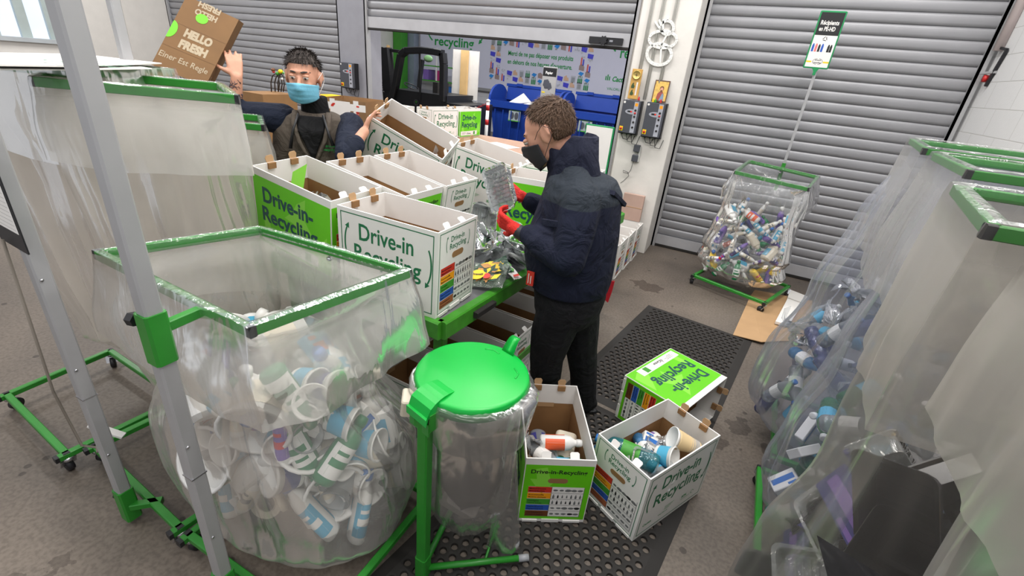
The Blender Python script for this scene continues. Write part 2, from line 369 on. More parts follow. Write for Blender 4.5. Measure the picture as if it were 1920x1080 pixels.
struct(MB().box((LX-.2, -2.5, 0), (LX, 3.0, 4.8)).box((LX-.2, 3.0, 0), (LX, 4.35, 1.56)).box((LX-.2, 4.35, 0), (LX, DY+.3, 4.8)).box((LX-.2, 3.0, 3.2), (LX, 4.35, 4.8)).build('wall_left', WHITE))
PANE = mat('window_light', (206, 216, 236), .3, emit=.55, var=.03)
wf = struct(MB().box((LX-.16, 3.0, 1.56), (LX-.12, 4.35, 3.2)).build('window_1', PANE))
mb = MB()
for y in (3.05, 3.42, 3.78, 4.12): mb.box((LX-.12, y, 1.60), (LX-.06, y+.12, 3.15))
mb.build('window_mullion', mat('pale_green_grey', (176, 188, 186), .5), wf)
MB().box((LX-.12, 3.0, 1.56), (LX+.05, 4.35, 1.62)).build('window_sill', mat('sill_grey', (190, 196, 200), .5), wf)
struct(MB().box((LX, 2.2, 1.36), (LX+.06, 4.6, 1.40)).build('trim_1', RAIL))
# wall around the three shutters
struct(MB().box((LX, DY+.02, 3.9), (RX+.2, DY+.3, 4.8)).build('wall_back', WHITE))
struct(MB().box((-5.93, DY-.06, 0), (-5.43, DY+.3, 4.8)).build('wall_post', mat('grey_painted_steel', (150, 150, 158), .5, .1)))
mb = MB(); PX0, PX1, PY0 = -1.335, -.755, 5.523
mb.rbox((PX0, PY0, 0), (PX1, DY+.3, 4.8), .012)
struct(mb.build('wall_pillar', WHITE))
struct(MB().box((PX0-.12, DY-.02, 0), (PX0, DY+.3, 4.8)).build('wall_pillar_side', WHITE))
def shutter(name, x0, x1, z0, z1, rail=.12, gap=.035):
    pitch = .1017; prof = []
    z = z0+rail+gap; n = int((z1-z)/pitch)+1
    vs = []; fs = []
    cs = [(0, .010), (.004, -.002), (.028, -.0085), (.055, -.010), (.08, -.007), (.097, -.001), (.1016, .010)]
    for i in range(n):
        for dz, dy in cs: vs += [(x0, DY+dy, z+i*pitch+dz), (x1, DY+dy, z+i*pitch+dz)]
    for i in range(n):
        for k in range(6): a = (i*7+k)*2; fs.append((a, a+1, a+3, a+2))
    m = MB(); m.add(vs, fs, 0, True); o = struct(m.build(name, SLAT))
    MB().box((x0, DY-.03, z0+gap), (x1, DY+.03, z0+rail+gap)).build('bottom_rail', RAIL, o)
    MB().box((x0, DY-.035, z0+gap*.2), (x1, DY+.035, z0+gap)).box((x0, DY-.02, z0), (x1, DY+.02, z0+gap*.2)).build('rubber_seal', RUBBER, o)  # seal strip; at the right shutter its black also stands for the gap's shadow
    g = MB()
    for x in (x0, x1): g.box((x-.03, DY-.05, 0), (x+.02, DY-.03, z1)).box((x-.03, DY-.05, 0), (x-.01, DY+.05, z1))
    g.build('guide_rail', ALU, o)
    return o
d1 = shutter('door_1', LX+.03, -5.93, .0, 4.0)
d2 = shutter('door_2', -5.40, -1.47, 2.2, 4.0, .14, .03)
d3 = shutter('door_3', PX1+.03, RX-.05, .0, 4.0)
# lock bar on the rail of the open shutter
lk = thing('lock_bar', (-1.79, DY-.05, 2.28), 'black lock bar with star knob on the raised shutter rail', 'lock')
m = MB().box((-1.98, DY-.07, 2.245), (-1.58, DY-.03, 2.315)); m.build('bar', CAPB, lk)
m = MB(); st = []
for k in range(16): a = 2*pi*k/16; r_ = .052 if k % 2 else .036; st.append((cos(a)*r_, sin(a)*r_))
m.prism(st, .03, 0, frm((-1.80, DY-.07, 2.28), (1, 0, 0), (0, 0, 1))); m.build('knob', CAPB, lk)
m = MB().box((-1.73, DY-.075, 2.27), (-1.69, DY-.07, 2.29)); m.build('key_plate', CHROME, lk)
# conduits on the pillar
for x in (-1.24, -1.13, -1.0):
    m = MB().tube([(x, PY0-.015, 1.72), (x, PY0-.015, 4.7)], .009); m.tube([(x+.022, PY0-.014, 1.72), (x+.022, PY0-.014, 4.7)], .006)
    o = m.build('cable_conduit', mat('white_conduit', (206, 206, 200), .5))
    tag(o, {-1.24: 'white vertical cable conduit leftmost on the pillar, above the weather station', -1.13: 'white vertical cable conduit down the middle of the pillar, behind the snowman', -1.0: 'white vertical cable conduit rightmost on the pillar, right of the snowman'}[x], 'cable conduit', 'conduits on the pillar')
# back room
struct(MB().box((-12, 13.55, 0), (2, 13.75, 4.8)).build('wall_far', block_mat('painted_block_far', .6, .25, (222, 222, 226), (196, 196, 200))))
struct(MB().box((-10.9, DY+.3, 0), (-10.7, 13.55, 4.8)).build('wall_far_left', WHITE))
struct(MB().box((1.0, DY+.3, 0), (1.2, 13.55, 4.8)).build('wall_far_right', WHITE))
struct(MB().box((-10.55, 13.25, 0), (-10.15, 13.5, 4.8)).build('trim_2', mat('grey_column', (140, 150, 165), .5)))
# banner on the far wall
BWH = mat('banner_white', (212, 212, 228), .5, var=.01)
bn = thing('banner', (-5, 13.5, 1.25), 'large white recycling banner with green lettering on the far wall', 'banner')
MB().box((-10.05, 13.46, 1.25), (-1.2, 13.5, 3.6)).build('board', BWH, bn)
MB().box((-10.05, 13.42, 1.17), (-1.2, 13.5, 1.25)).build('lower_rail', mat('banner_rail', (150, 150, 150), .5), bn)
LG = mat('banner_green', (20, 150, 70), .5)
F = frm((0, 13.455, 0), (1, 0, 0), (0, 0, 1)); m = MB()
def B(x, y): q = py(x, y, 13.455); return q.x, q.z
x0, z0 = B(815, 92); x1, _ = B(888, 92)
text(m, 'recycling', F, x0, z0+.12, .35, 0, .02, width=x1-x0)
arc(m, F, x0+.2, z0+.65, .5, 200, 235, .04); arc(m, F, x1-.15, z0+.65, .5, -20, -40, .04, head=.1)
x0, z0 = B(953, 101); x1, _ = B(1075, 110)
TXA, TXB, TZ1, TZ0 = x0, x1, z0, z0-.3
text(m, 'Merci de ne pas déposer vos produits', F, x0, z0-.03, .17, 0, .018, width=x1-x0)
text(m, "en dehors de nos heures d'ouverture.", F, x0, z0-.25, .17, 0, .018, width=x1-x0)
x0, z0 = B(1162, 108); text(m, 'recycling', F, x0, z0, .36, 0, .02, width=1.05); arc(m, F, x0+.15, z0+.55, .5, 200, 235, .04)
x0, z0 = B(1145, 148); x1, _ = B(1174, 150)
text(m, 'Cactus', F, x0+.04, z0-.05, .17, 0, .03, width=x1-x0, shear=.2)
for dx, dh in ((0, .14), (-.05, .1), (.05, .1)): rect(m, F, x0-.1+dx, z0-.04, x0-.07+dx, z0-.04+dh, 0, .001)
x0, z0 = B(1138, 165); text(m, 'VALORLUX', F, x0, z0-.04, .09, 0, .0, width=.5)
m.build('lettering', LG, bn)
m = MB(); rnd = random.Random(5)
cols = [mat('faded_grey', (150, 154, 160), .5), mat('crate_brown', (158, 138, 134), .6), mat('vivid_blue', (70, 70, 205), .5), mat('bottle_green', (60, 140, 90), .5), mat('faded_red', (214, 90, 90), .5), mat('carton_tan', (216, 178, 150), .6), mat('sky_print', (40, 140, 220), .5), mat('pale_grey_print', (188, 190, 200), .5)]
gx0, gz1 = B(920, 72); gx1, _ = B(1116, 90); gz0 = B(920, 148)[1]
nc, nr = 16, 7
for r_ in range(nr):
    for c_ in range(nc):
        x = gx0+(gx1-gx0)*(c_+.5)/nc; z = gz1-(gz1-gz0)*(r_+.5)/nr-.0
        if TXA-.15 < x < TXB+.15 and TZ0-.12 < z < TZ1+.2: continue
        k = (c_*3+r_*5) % 8; w_ = .15; hh = .11
        if k == 0: rect(m, F, x-.07, z-.09, x+.07, z+.09, 7, .001); rect(m, F, x-.05, z-.07, x+.05, z+.05, 0, .002)
        elif k == 1: m.prism([(x-w_/2, z-hh/2), (x+w_/2, z-hh/2-.02), (x+w_/2, z+hh/2-.02), (x, z+hh/2+.03), (x-w_/2, z+hh/2)], .001, 1, F)
        elif k == 2: m.prism([(x-w_/2, z-hh/2), (x+w_/2, z-hh/2-.03), (x+w_/2+.02, z+hh/2-.02), (x-w_/2, z+hh/2)], .001, 2, F)
        elif k == 3:
            for d in (-.05, 0, .05): rect(m, F, x+d-.02, z-.09, x+d+.02, z+.03, 3, .001); rect(m, F, x+d-.008, z+.03, x+d+.008, z+.1, 3, .001)
        elif k == 4: rect(m, F, x-.05, z-.09, x-.01, z+.1, 4, .001); rect(m, F, x+.01, z-.1, x+.05, z+.06, 2, .001)
        elif k == 5: m.prism([(x-w_/2, z-hh/2), (x+w_/2, z-hh/2), (x+w_/2-.02, z+.03), (x+.02, z+.03), (x, z+.09), (x-w_/2, z+.05)], .001, 5, F)
        elif k == 6: m.prism([(x-.08, z), (x+.03, z-.05), (x+.09, z+.03), (x-.02, z+.06)], .001, 6, F); rect(m, F, x-.04, z-.08, x+.02, z-.04, 0, .001)
        else:
            for q in range(5): a = rnd.uniform(-.07, .05); b_ = rnd.uniform(-.08, .05); rect(m, F, x+a, z+b_, x+a+.035, z+b_+.04, 7, .001+q*.0002)
m.build('product_pictures', cols, bn)
# ------------------------------------------------------------------ rubber mats with real holes
def mat_obj(P, e, n_, wid, length, label):
    """P corner, e across, n_ along"""
    P = V(P); e = V(e).normalized(); n_ = V(n_).normalized(); t = .013; m = MB(); b = .055
    def W(x, y, z): q = P+e*x+n_*y; return (q.x, q.y, z)
    # bevelled border
    o_ = [(0, 0), (wid, 0), (wid, length), (0, length)]; i_ = [(b, b), (wid-b, b), (wid-b, length-b), (b, length-b)]
    vs = [W(*p, .001) for p in o_]+[W(*p, t) for p in i_]; m.add(vs, [(i, (i+1) % 4, (i+1) % 4+4, i+4) for i in range(4)])
    sx = .05; sy = .0433; nx = int((wid-2*b)/sx); ny = int((length-2*b)/sy); sx = (wid-2*b)/nx; sy = (length-2*b)/ny
    R = .0165; K = 12
    per = []
    for k in range(K):
        a = 2*pi*k/K; c, s_ = cos(a), sin(a); f = min(.5/abs(c) if abs(c) > 1e-6 else 9, .5/abs(s_) if abs(s_) > 1e-6 else 9); per.append((c*f, s_*f, c, s_))
    vs = []; fs = []
    def cell(cx, cy, w_):
        o = len(vs)
        sq = []
        for px_, py_, c, s_ in per: vs.append(W(cx+px_*w_, cy+py_*sy, t))
        cn = [(.5, .5), (-.5, .5), (-.5, -.5), (.5, -.5)]
        for q in cn: vs.append(W(cx+q[0]*w_, cy+q[1]*sy, t))
        for px_, py_, c, s_ in per: vs.append(W(cx+c*R, cy+s_*R, t-.001))
        for px_, py_, c, s_ in per: vs.append(W(cx+c*R*.86, cy+s_*R*.86, .001))
        for k in range(K):
            j = (k+1) % K; fs.append((o+k, o+j, o+K+4+j, o+K+4+k)); fs.append((o+K+4+k, o+K+4+j, o+2*K+4+j, o+2*K+4+k))
        for ci, (a1, a2) in enumerate(((1, 2), (4, 5), (7, 8), (10, 11))): fs.append((o+a1, o+K+ci, o+a2))
    for j in range(ny):
        cy = b+sy*(j+.5)
        if j % 2 == 0:
            for i in range(nx): cell(b+sx*(i+.5), cy, sx)
        else:
            for i in range(nx-1): cell(b+sx*(i+1), cy, sx)
            for x0_, x1_ in ((b, b+sx*.5), (wid-b-sx*.5, wid-b)):
                o = len(vs); vs.extend([W(x0_, cy-sy/2, t), W(x1_, cy-sy/2, t), W(x1_, cy+sy/2, t), W(x0_, cy+sy/2, t)]); fs.append((o, o+1, o+2, o+3))
    m.add(vs, fs)
    return tag(m.build('rubber_mat', RUBBER), label, 'mat', 'perforated rubber mats')
e_ = V((.989, -.15, 0)); n__ = V((-.15, -.989, 0))
c0 = V((-.413, 4.118, 0))
mat_obj(c0, e_, n__, .92, 1.64, 'black perforated rubber mat by the shutter, farther of the two')
mat_obj(c0+n__*1.67+e_*.02, e_, n__, .94, 1.95, 'black perforated rubber mat under the two upright floor boxes')
# ------------------------------------------------------------------ carrying boxes with printed sides
BL, BW, BH = .52, .31, .39
def recycling_arrows(m, F, cx, cy, w_, h_, t):
    arc(m, F, cx-w_*.40, cy-h_*.02, h_*.55, 235, 128, t, 0, .42, 1, head=t*2.6)
    arc(m, F, cx+w_*.40, cy-h_*.02, h_*.55, 52, -55, t, 0, .42, 1, head=t*2.6)
ROWS = [('Metall/Dosen', 'Métal/Boîtes'), ('Kunststoffe', 'Matières plastiques'), ('Hohlglas', 'Verre creux'), ('Papier/Karton', 'Papier/Carton'), ('Getränkekarton', 'Cartons à boisson')]
def colour_table(parent, F, x0, y0, x1, y1, green, seed):
    rnd = random.Random(seed); m = MB(); xm = x0+(x1-x0)*.42; n = 5; rh = (y1-y0)/n
    rect(m, F, x0, y0, x1, y1, 5, .0006)
    for i in range(n):
        a = y1-rh*(i+1); rect(m, F, x0, a+rh*.03, xm, a+rh*.97, i, .0009)
        rect(m, F, xm, a-.0008, x1, a+.0008, 6, .0010)
        text(m, ROWS[i][0], F, x0+.006, a+rh*.56, rh*.30, 6, .012, width=min(.075, .0062*len(ROWS[i][0])), z=.0014)
        text(m, ROWS[i][1], F, x0+.006, a+rh*.18, rh*.30, 6, .012, width=min(.080, .0058*len(ROWS[i][1])), z=.0014)
        k = 7 if i in (1, 2) else 5
        for j in range(k):
            cx = xm+(x1-xm)*(j+.6)/(k+.2); cy = a+rh*.45; s_ = rh*.3*rnd.uniform(.75, 1.15); c = 7 if rnd.random() < .7 else 6
            if i in (1, 2): m.prism([(cx-s_*.35, cy-s_), (cx+s_*.35, cy-s_), (cx+s_*.35, cy+s_*.2), (cx+s_*.13, cy+s_*.5), (cx+s_*.13, cy+s_), (cx-s_*.13, cy+s_), (cx-s_*.13, cy+s_*.5), (cx-s_*.35, cy+s_*.2)], .0012, c, F)
            else: m.prism([(cx+cos(q*pi/4+.3)*s_*rnd.uniform(.9, 1.5), cy+sin(q*pi/4+.3)*s_*.6) for q in range(8)], .0012, c, F)
    for x in (xm, x1): rect(m, F, x-.0008, y0, x+.0008, y1, 6, .0011)
    rect(m, F, x0, y0-.0008, x1, y0+.0008, 6, .0011)
    m.build('colour_table', [RED, ORA, GRN, BLU, DBRN if green else BRN, CARD_W, BLACK, GREY_INK], parent)
def make_box(kind, label=None, group=None, tabs_far=True, M=None):
    """local axes: x along the long side, y across, z up; short face x=0, long face y=W"""
    r = thing('recycling_box', (0, 0, 0), label, 'box', group)
    t = .006; L, W, H = BL, BW, BH; m = MB()
    # outer skin, inner skin, rim (0 white, 1 kraft)
    def ring(a, z): return [(a, a, z), (L-a, a, z), (L-a, W-a, z), (a, W-a, z)]
    vs = ring(0, 0)+ring(0, H); m.add(vs, [(0, 3, 2, 1)]+[(i, (i+1) % 4, (i+1) % 4+4, i+4) for i in range(4)], 0)
    m.add(ring(0, H)+ring(t, H), [(i, (i+1) % 4, (i+1) % 4+4, i+4) for i in range(4)], 0)
    m.add(ring(t, H)+ring(t+.001, H-.118), [(i, (i+1) % 4, (i+1) % 4+4, i+4) for i in range(4)], 0)
    m.add(ring(t+.001, H-.118)+ring(t-.0005+.0, H-.119), [(i, (i+1) % 4, (i+1) % 4+4, i+4) for i in range(4)], 1)
    m.add(ring(t-.0005, H-.119)+ring(t, .008), [(i, (i+1) % 4, (i+1) % 4+4, i+4) for i in range(4)]+[(4, 5, 6, 7)], 1)
    m.build('shell', [CARD_W, KRAFT], r)
    for Fh in (frm((L-t-.001, W, 0), (0, -1, 0), (0, 0, 1)), frm((t+.001, 0, 0), (0, 1, 0), (0, 0, 1))):
        m = MB(); rect(m, Fh, W/2-.045, .248, W/2+.045, .276, 0, .001); m.build('inner_hand_hole', KRAFT_L, r)
    # interlocking feet under the short sides
    for x in (-.0045, L-.001):
        for y0, y1, z1 in ((.02, .1, .012), (.12, .2, .018), (.22, .29, .012)): m = MB(); m.box((x, y0, 0), (x+.0055, y1, z1)); m.build('bottom_tab', CARD_W, r)
    # tabs on the short rims
    for i, y in enumerate((W*.27, W*.68)):
        if tabs_far:
            o = [( -.017, 0), (.017, 0), (.019, .018), (.022, .034), (.014, .045), (-.014, .045), (-.022, .034), (-.019, .018)]
            m = MB(); m.prism(o, .004, 0, frm((L-.004, y, H-.012), (0, 1, -.05), (.22 if i else .1, 0, 1))); m.build('standing_tab', KRAFT_L, r)
        o = [(-.02, -.004), (.02, -.004), (.021, .03), (.014, .036), (-.014, .036), (-.021, .03)]
        m = MB(); m.prism(o, .003, 0, frm((.004+.006, y+.01, H-.015), (0, -1, 0), (.5, 0, .75 if i else .35))); m.build('folded_tab', CARD_W, r)
        m = MB(); m.box((L-t-.012, y-.02, H-.028), (L-t-.0002, y+.02, H+.0006)); m.build('tab_slot', KRAFT, r)
    FA = frm((L, W, 0), (-1, 0, 0), (0, 0, 1)); FB = frm((0, 0, 0), (1, 0, 0), (0, 0, 1))   # long faces
    FC = frm((0, W, 0), (0, -1, 0), (0, 0, 1)); FD = frm((L, 0, 0), (0, 1, 0), (0, 0, 1))   # short faces
    hole = lambda F, y: (lambda mm: (mm.prism([(W/2-.045+.014*(1-cos(a)) if False else W/2+.031*sx_+.014*cos(a), y+.0+.014*sin(a)) for sx_, ra in ((1, range(-90, 91, 30)), (-1, range(90, 271, 30))) for a in [radians(q) for q in ra]], .001, 0, F), mm.build('hand_hole', KRAFT, r)))(MB())
    if kind == 'white':
        for F in (FA, FB):
            m = MB(); outline(m, F, .018, .018, L-.018, H-.018, .0045); text(m, 'Drive-in', F, .118, .262, .105, 0, .016, width=.285); text(m, 'Recycling', F, .088, .165, .105, 0, .016, width=.355)
            recycling_arrows(m, F, .265, .235, .47, .17, .008); m.build('printed_logo', INK, r)
            m = MB(); text(m, 'SDK', F, .335, .075, .022, 0, .03, z=.001); text(m, 'SuperDrecksKëscht', F, .335, .06, .009, 0, .01, z=.001); arc(m, F, .425, .07, .011, 0, 300, .003, 0)
            text(m, 'Cactus', F, .05, .06, .022, 0, .02, shear=.15); text(m, 'VALORLUX', F, .16, .06, .014, 0, .01)
            for k in range(4): rect(m, F, .20, .10-k*.007, .27-k*.01, .102-k*.007)
            m.build('small_print', LG, r)
        for k, F in enumerate((FC, FD)):
            m = MB(); outline(m, F, .014, .014, W-.014, H-.012, .0035); text(m, 'Drive-in', F, .098, .325, .036, 0, .012, width=.105); text(m, 'Recycling', F, .09, .293, .036, 0, .012, width=.13)
            recycling_arrows(m, F, W/2, .318, .19, .068, .0035); m.build('printed_logo', INK, r); hole(F, .262)
            colour_table(r, F, .028, .035, W-.028, .225, False, 3+k)
    else:
        for F in (FA, FB):
            m = MB(); rect(m, F, .004, .004, L-.004, H-.035); m.build('green_panel', LIME, r)
            m = MB(); m.prism([(.0+x*.5, y*.5) for x, y in ((.05, .12), (.16, .02), (.27, .12), (.21, .12), (.19, .3), (.11, .32), (.12, .12))], .0008, 0, F)
            m.prism([(.30, .30), (.36, .34), (.35, .23), (.41, .15), (.34, .16), (.30, .10), (.27, .19), (.21, .20), (.27, .25)], .0008, 0, F)
            m.prism([(.42, .12), (.49, .2), (.50, .06), (.44, .03), (.37, .05)], .0008, 0, F); m.build('pale_arrow_pattern', LIME_L, r)
            m = MB(); text(m, 'Drive-in-', F, .065, .235, .105, 0, .028, width=.34, z=.0014); text(m, 'Recycling', F, .05, .135, .105, 0, .028, width=.38, z=.0014); m.build('printed_logo', TEAL, r)
            m = MB(); rect(m, F, .03, .018, L-.09, .078, 0, .0016); m.build('white_strip', CARD_W, r)
            m = MB(); text(m, 'Cactus', F, .20, .035, .026, 0, .03, shear=.15, z=.002)
            for dx, dh in ((0, .03), (-.008, .018), (.008, .02)): rect(m, F, .188+dx, .034, .192+dx, .034+dh, 0, .002)
            for q in range(3): text(m, ('LE GOUVERNEMENT', 'DU GRAND-DUCHÉ DE', 'LUXEMBOURG')[q], F, .065, .056-q*.011, .009, 0, 0, z=.002)
            m.build('strip_print', BLACK, r)
            m = MB(); rect(m, F, .34, .025, .38, .07, 0, .002); m.build('strip_logo', GRN, r)
        for k, F in enumerate((FC, FD)):
            m = MB(); rect(m, F, .004, .018, W-.004, H-.035); m.build('green_panel', LIME, r)
            m = MB(); m.prism([(.03, .27), (.09, .18), (.15, .27), (.12, .27), (.10, .34), (.05, .33), (.06, .27)], .0008, 0, F); m.build('pale_arrow_pattern', LIME_L, r)
            m = MB(); text(m, 'Drive-in-Recycling', F, .03, .305, .032, 0, .02, width=W-.06, z=.0014); m.build('printed_logo', BLACK, r); hole(F, .262)
            colour_table(r, F, .028, .035, W-.028, .225, True, 7+k)
    if M is not None: r.matrix_basis = M
    return r
PROTO = {}
def place_box(kind, M, label, group=None):
    if kind not in PROTO:
        r = make_box(kind); PROTO[kind] = r; r.matrix_basis = M
    else: r = copy_tree(PROTO[kind], None, M)
    return tag(r, label, 'box', group)
def flat(x, y, z, a): return Matrix.Translation((x, y, z)) @ Matrix.Rotation(a, 4, 'Z')
def rod(x, y, z, wx, wy, wz):
    w_ = V((wx, wy, wz)); return Matrix.Translation((x, y, z)) @ Matrix.Rotation(w_.length, 4, w_)
# floor
place_box('green', flat(-.205, 1.55, .014, 2.077), 'green recycling box standing open on the mat, a colour table facing the camera', 'floor boxes')
place_box('white', flat(.023, 1.571, .014, 1.081), 'white recycling box on the mat heaped with clear bottles and a paper cup', 'floor boxes')
a_ = 1.198; U_ = V((cos(a_), sin(a_), 0)); Z_ = V((sin(a_), -cos(a_), 0)); Y_ = V((0, 0, 1))
place_box('green', Matrix(((U_.x, Y_.x, Z_.x, -.272), (U_.y, Y_.y, Z_.y, 2.371), (U_.z, Y_.z, Z_.z, .014), (0, 0, 0, 1))), 'green recycling box tipped over on its side behind the box of bottles', 'floor boxes')
# on the sorting table
place_box('white', rod(-.986, 1.739, .902, .024, .001, 3.158), 'white recycling box at the near corner of the sorting table', 'boxes on the sorting table')
place_box('green', rod(-1.562, 1.75, .936, .192, -.082, 3.091), 'green recycling box at the near left end of the sorting table, film inside', 'boxes on the sorting table')
place_box('green', rod(-1.434, 2.049, .912, .241, .006, 3.113), 'empty open box with a green printed end, third from the near end of the table', 'boxes on the sorting table')
place_box('white', rod(-1.411, 2.375, .910, .238, .001, 3.094), 'empty open box with a white printed end, below the lifted box', 'boxes on the sorting table')
place_box('white', rod(-1.39, 3.21, .925, .243, -.107, 3.107), 'white recycling box on the table behind the clear tray the worker holds', 'boxes on the sorting table')
place_box('green', flat(-.84, 2.96, .905, 3.27), 'green-sided recycling box on the table right behind the worker in the dark jacket', 'boxes on the sorting table')
place_box('white', flat(-.86, 3.36, .905, 3.2), 'white recycling box on the table mostly hidden behind the worker\'s mask', 'boxes on the sorting table')
place_box('white', rod(-1.929, 2.849, 1.089, .795, -.417, 3.288), 'white recycling box lifted and tipped by the man in the grey-brown hoodie')
# under the table
for i, lb in enumerate(('nearest open box on the floor under the table, left of the green lid', 'open box on the floor under the table, second from the near end', 'open box on the floor under the table, third from the near end', 'open box on the floor under the table, fourth from the near end', 'open box on the floor under the table beside the legs of the standing worker')):
    place_box('white', flat(-.93+.012*i, 1.80+.325*i, .03, pi-.06), lb, 'boxes stored under the table')
# against the pillar
for i, lb in enumerate(('white recycling box on the floor against the pillar, the farthest of the row', 'white recycling box on the floor near the pillar, second from the pillar', 'white recycling box on the floor near the pillar, third from the pillar', 'white recycling box on the floor behind the table leg, nearest the mat')):
    place_box('white', flat(-.83-.012*i, 5.45-.325*i, .002, pi), lb, 'row of boxes by the pillar')
# behind, on the second table
place_box('green', flat(-4.058, 6.589, .9, 4.615), 'green recycling box on the back table, in the doorway before the red and white post', 'boxes on the back table')
place_box('white', flat(-4.107, 6.06, .9, 4.532), 'white recycling box with a large logo on the back table, left of the green one', 'boxes on the back table')
place_box('white', flat(-4.20, 5.50, .9, 3.10), 'white recycling box at the left of the three on the back table', 'boxes on the back table')
# ------------------------------------------------------------------ sorting table
R0 = V((-.946, 1.427, 0)); E = V((.0774, .997, 0)); Wd = V((-.997, .0774, 0))
def T(w_, l, z): q = R0+E*l+Wd*w_; return V((q.x, q.y, z))
tb = thing('sorting_table', T(.55, 1.17, 0), 'long green steel sorting table with a sheet metal top', 'table')
WL, LL = 1.12, 2.36
m = MB(); m.add([T(.02, .02, .898), T(WL-.02, .02, .898), T(WL-.02, LL-.02, .898), T(.02, LL-.02, .898), T(.02, .02, .88), T(WL-.02, .02, .88), T(WL-.02, LL-.02, .88), T(.02, LL-.02, .88)], [(0, 1, 2, 3), (7, 6, 5, 4)]); m.build('table_top', STEEL, tb)
for nm, a, b in (('near_rail', (0, 0), (WL, 0)), ('front_rail', (0, 0), (0, LL)), ('far_rail', (0, LL), (WL, LL)), ('rear_rail', (WL, 0), (WL, LL))):
    m = MB(); m.bar(T(a[0], a[1], .862), T(b[0], b[1], .862), .05, .085); m.build('edge_rail', TABLE_G, tb)
for a in ((.05, .06), (.05, LL-.25), (WL-.05, .06), (WL-.05, LL-.06)):
    m = MB(); m.bar(T(*a, .03), T(*a, .85), .05, .05); m.box(T(*a, 0)-V((.05, .05, 0)), T(*a, .02)+V((.05, .05, .01))); m.build('leg', TABLE_G, tb)
for a, b in (((.0, .03), (WL, .03)), ((.05, .06), (.05, LL-.25)), ((WL-.05, .06), (WL-.05, LL-.06))):
    m = MB(); m.bar(T(*a, .25 if a[1] > .04 else .26), T(*b, .25 if a[1] > .04 else .26), .04, .06); m.build('lower_rail', TABLE_G, tb)
m = MB(); m.bar(T(-.035, .20, .862), T(-.035, .36, .862), .028, .03); m.build('rubber_bumper', RUBBER, tb)
m = MB(); m.bar(T(WL-.1, .3, .945), T(WL-.1, 2.1, .945), .04, .09); m.build('support_batten', WOOD, tb)
# back table and its load
bt = thing('back_table', (-3.6, 5.9, 0), 'brown-topped table in the doorway behind the sorting table', 'table')
m = MB(); m.box((-4.9, 5.1, .86), (-2.3, 6.65, .895)); m.build('table_top', mat('brown_board', (170, 132, 108), .5), bt)
for x in (-4.8, -2.4):
    for y in (5.2, 6.5): m = MB(); m.box((x-.03, y-.03, 0), (x+.03, y+.03, .86)); m.build('leg', FRAME_G, bt)
sh = MB(); sh.add([(-3.4, 5.75, .899), (-2.95, 5.6, .899), (-2.8, 6.05, .899), (-3.25, 6.2, .899), (-3.4, 5.75, .897), (-2.95, 5.6, .897), (-2.8, 6.05, .897), (-3.25, 6.2, .897)], [(0, 1, 2, 3), (7, 6, 5, 4), (0, 4, 5, 1), (1, 5, 6, 2), (2, 6, 7, 3), (3, 7, 4, 0)])
tag(sh.build('paper_sheet', CARD_W), 'white papers lying on the brown back table', 'paper')
CLR = film('clear_plastic', (215, 222, 224), .12, .08, .8, .5, 14, .35)
m = MB(); m.lathe([(.035, 0), (.038, .02), (.038, .12), (.03, .17), (.014, .23), (.013, .27), (.015, .275), (.012, .285)], 18)
gb = m.build('glass_bottle', film('clear_glass', (200, 210, 205), .1, .05, .9, .1, 4, .5)); gb.location = py(985, 293, 4.9); gb.location.z = .895; tag(gb, 'clear glass bottle standing on the back table behind the masked worker', 'bottle')
# kraft cardboard by the pillar, taped carton in the middle, held parcel
m = MB(); m.box((-1.12, 5.44, .395), (-.88, 5.50, .70)); o = tag(m.build('cardboard_parcel', mat('pinkish_kraft', (190, 160, 146), .7)), 'flat brown parcel leaning on the pillar behind the row of boxes', 'box')
MB().box((-1.115, 5.438, .55), (-.885, 5.4405, .557)).build('fold_crease', KRAFT_L, o)
ct = thing('taped_carton', (-4.45, 4.75, .9), 'brown carton covered in printed parcel tape, between the two workers', 'box')
m = MB()
q0, q1, q2 = V((-4.75, 4.4, 0)), V((-4.2, 4.55, 0)), V((-4.35, 5.05, 0)); q3 = q0+q2-q1
vs = [V((q.x, q.y, z)) for z in (.62, 1.36) for q in (q0, q1, q2, q3)]
m.add(vs, [(0, 3, 2, 1)]+[(i, (i+1) % 4, (i+1) % 4+4, i+4) for i in range(4)]+[((i+1) % 4, i, i+4, (i+1) % 4+4) for i in range(4)])
m.build('carton_shell', KRAFT_L, ct)
ux = (q1-q0).normalized(); F = frm((q0.x, q0.y, .62)-V((0, 0, 0)) if False else V((q0.x, q0.y, .62)), ux, (0, 0, 1)); m = MB()
wl = (q1-q0).length
rect(m, F, 0, .62, wl, .70, 0, .002); rect(m, F, wl*.18, 0, wl*.30, .74, 0, .0021); rect(m, F, wl*.72, 0, wl*.84, .74, 0, .0021); rect(m, F, 0, .38, wl, .45, 0, .0022); rect(m, F, .17, .5, .37, .72, 0, .003)
rnd = random.Random(4)
for k in range(34):
    x, y = (rnd.uniform(wl*.19, wl*.26), rnd.uniform(.02, .7)) if k % 2 else (rnd.uniform(wl*.73, wl*.8), rnd.uniform(.02, .7))
    if k % 3 == 0: x, y = rnd.uniform(.02, wl-.06), rnd.uniform(.385, .42)
    rect(m, F, x, y, x+.035, y+.018, 1 if k % 3 else 2, .0035)
m.build('printed_tape', [CARD_W, RED, BLU], ct)
MB().box((-4.95, 4.2, 0), (-4.0, 5.15, .62)).build('pallet_box_below', KRAFT, None)
tag(bpy.data.objects['pallet_box_below'], 'large brown carton on the floor carrying the taped carton', 'box'); bpy.data.objects['pallet_box_below'].name = 'floor_carton'
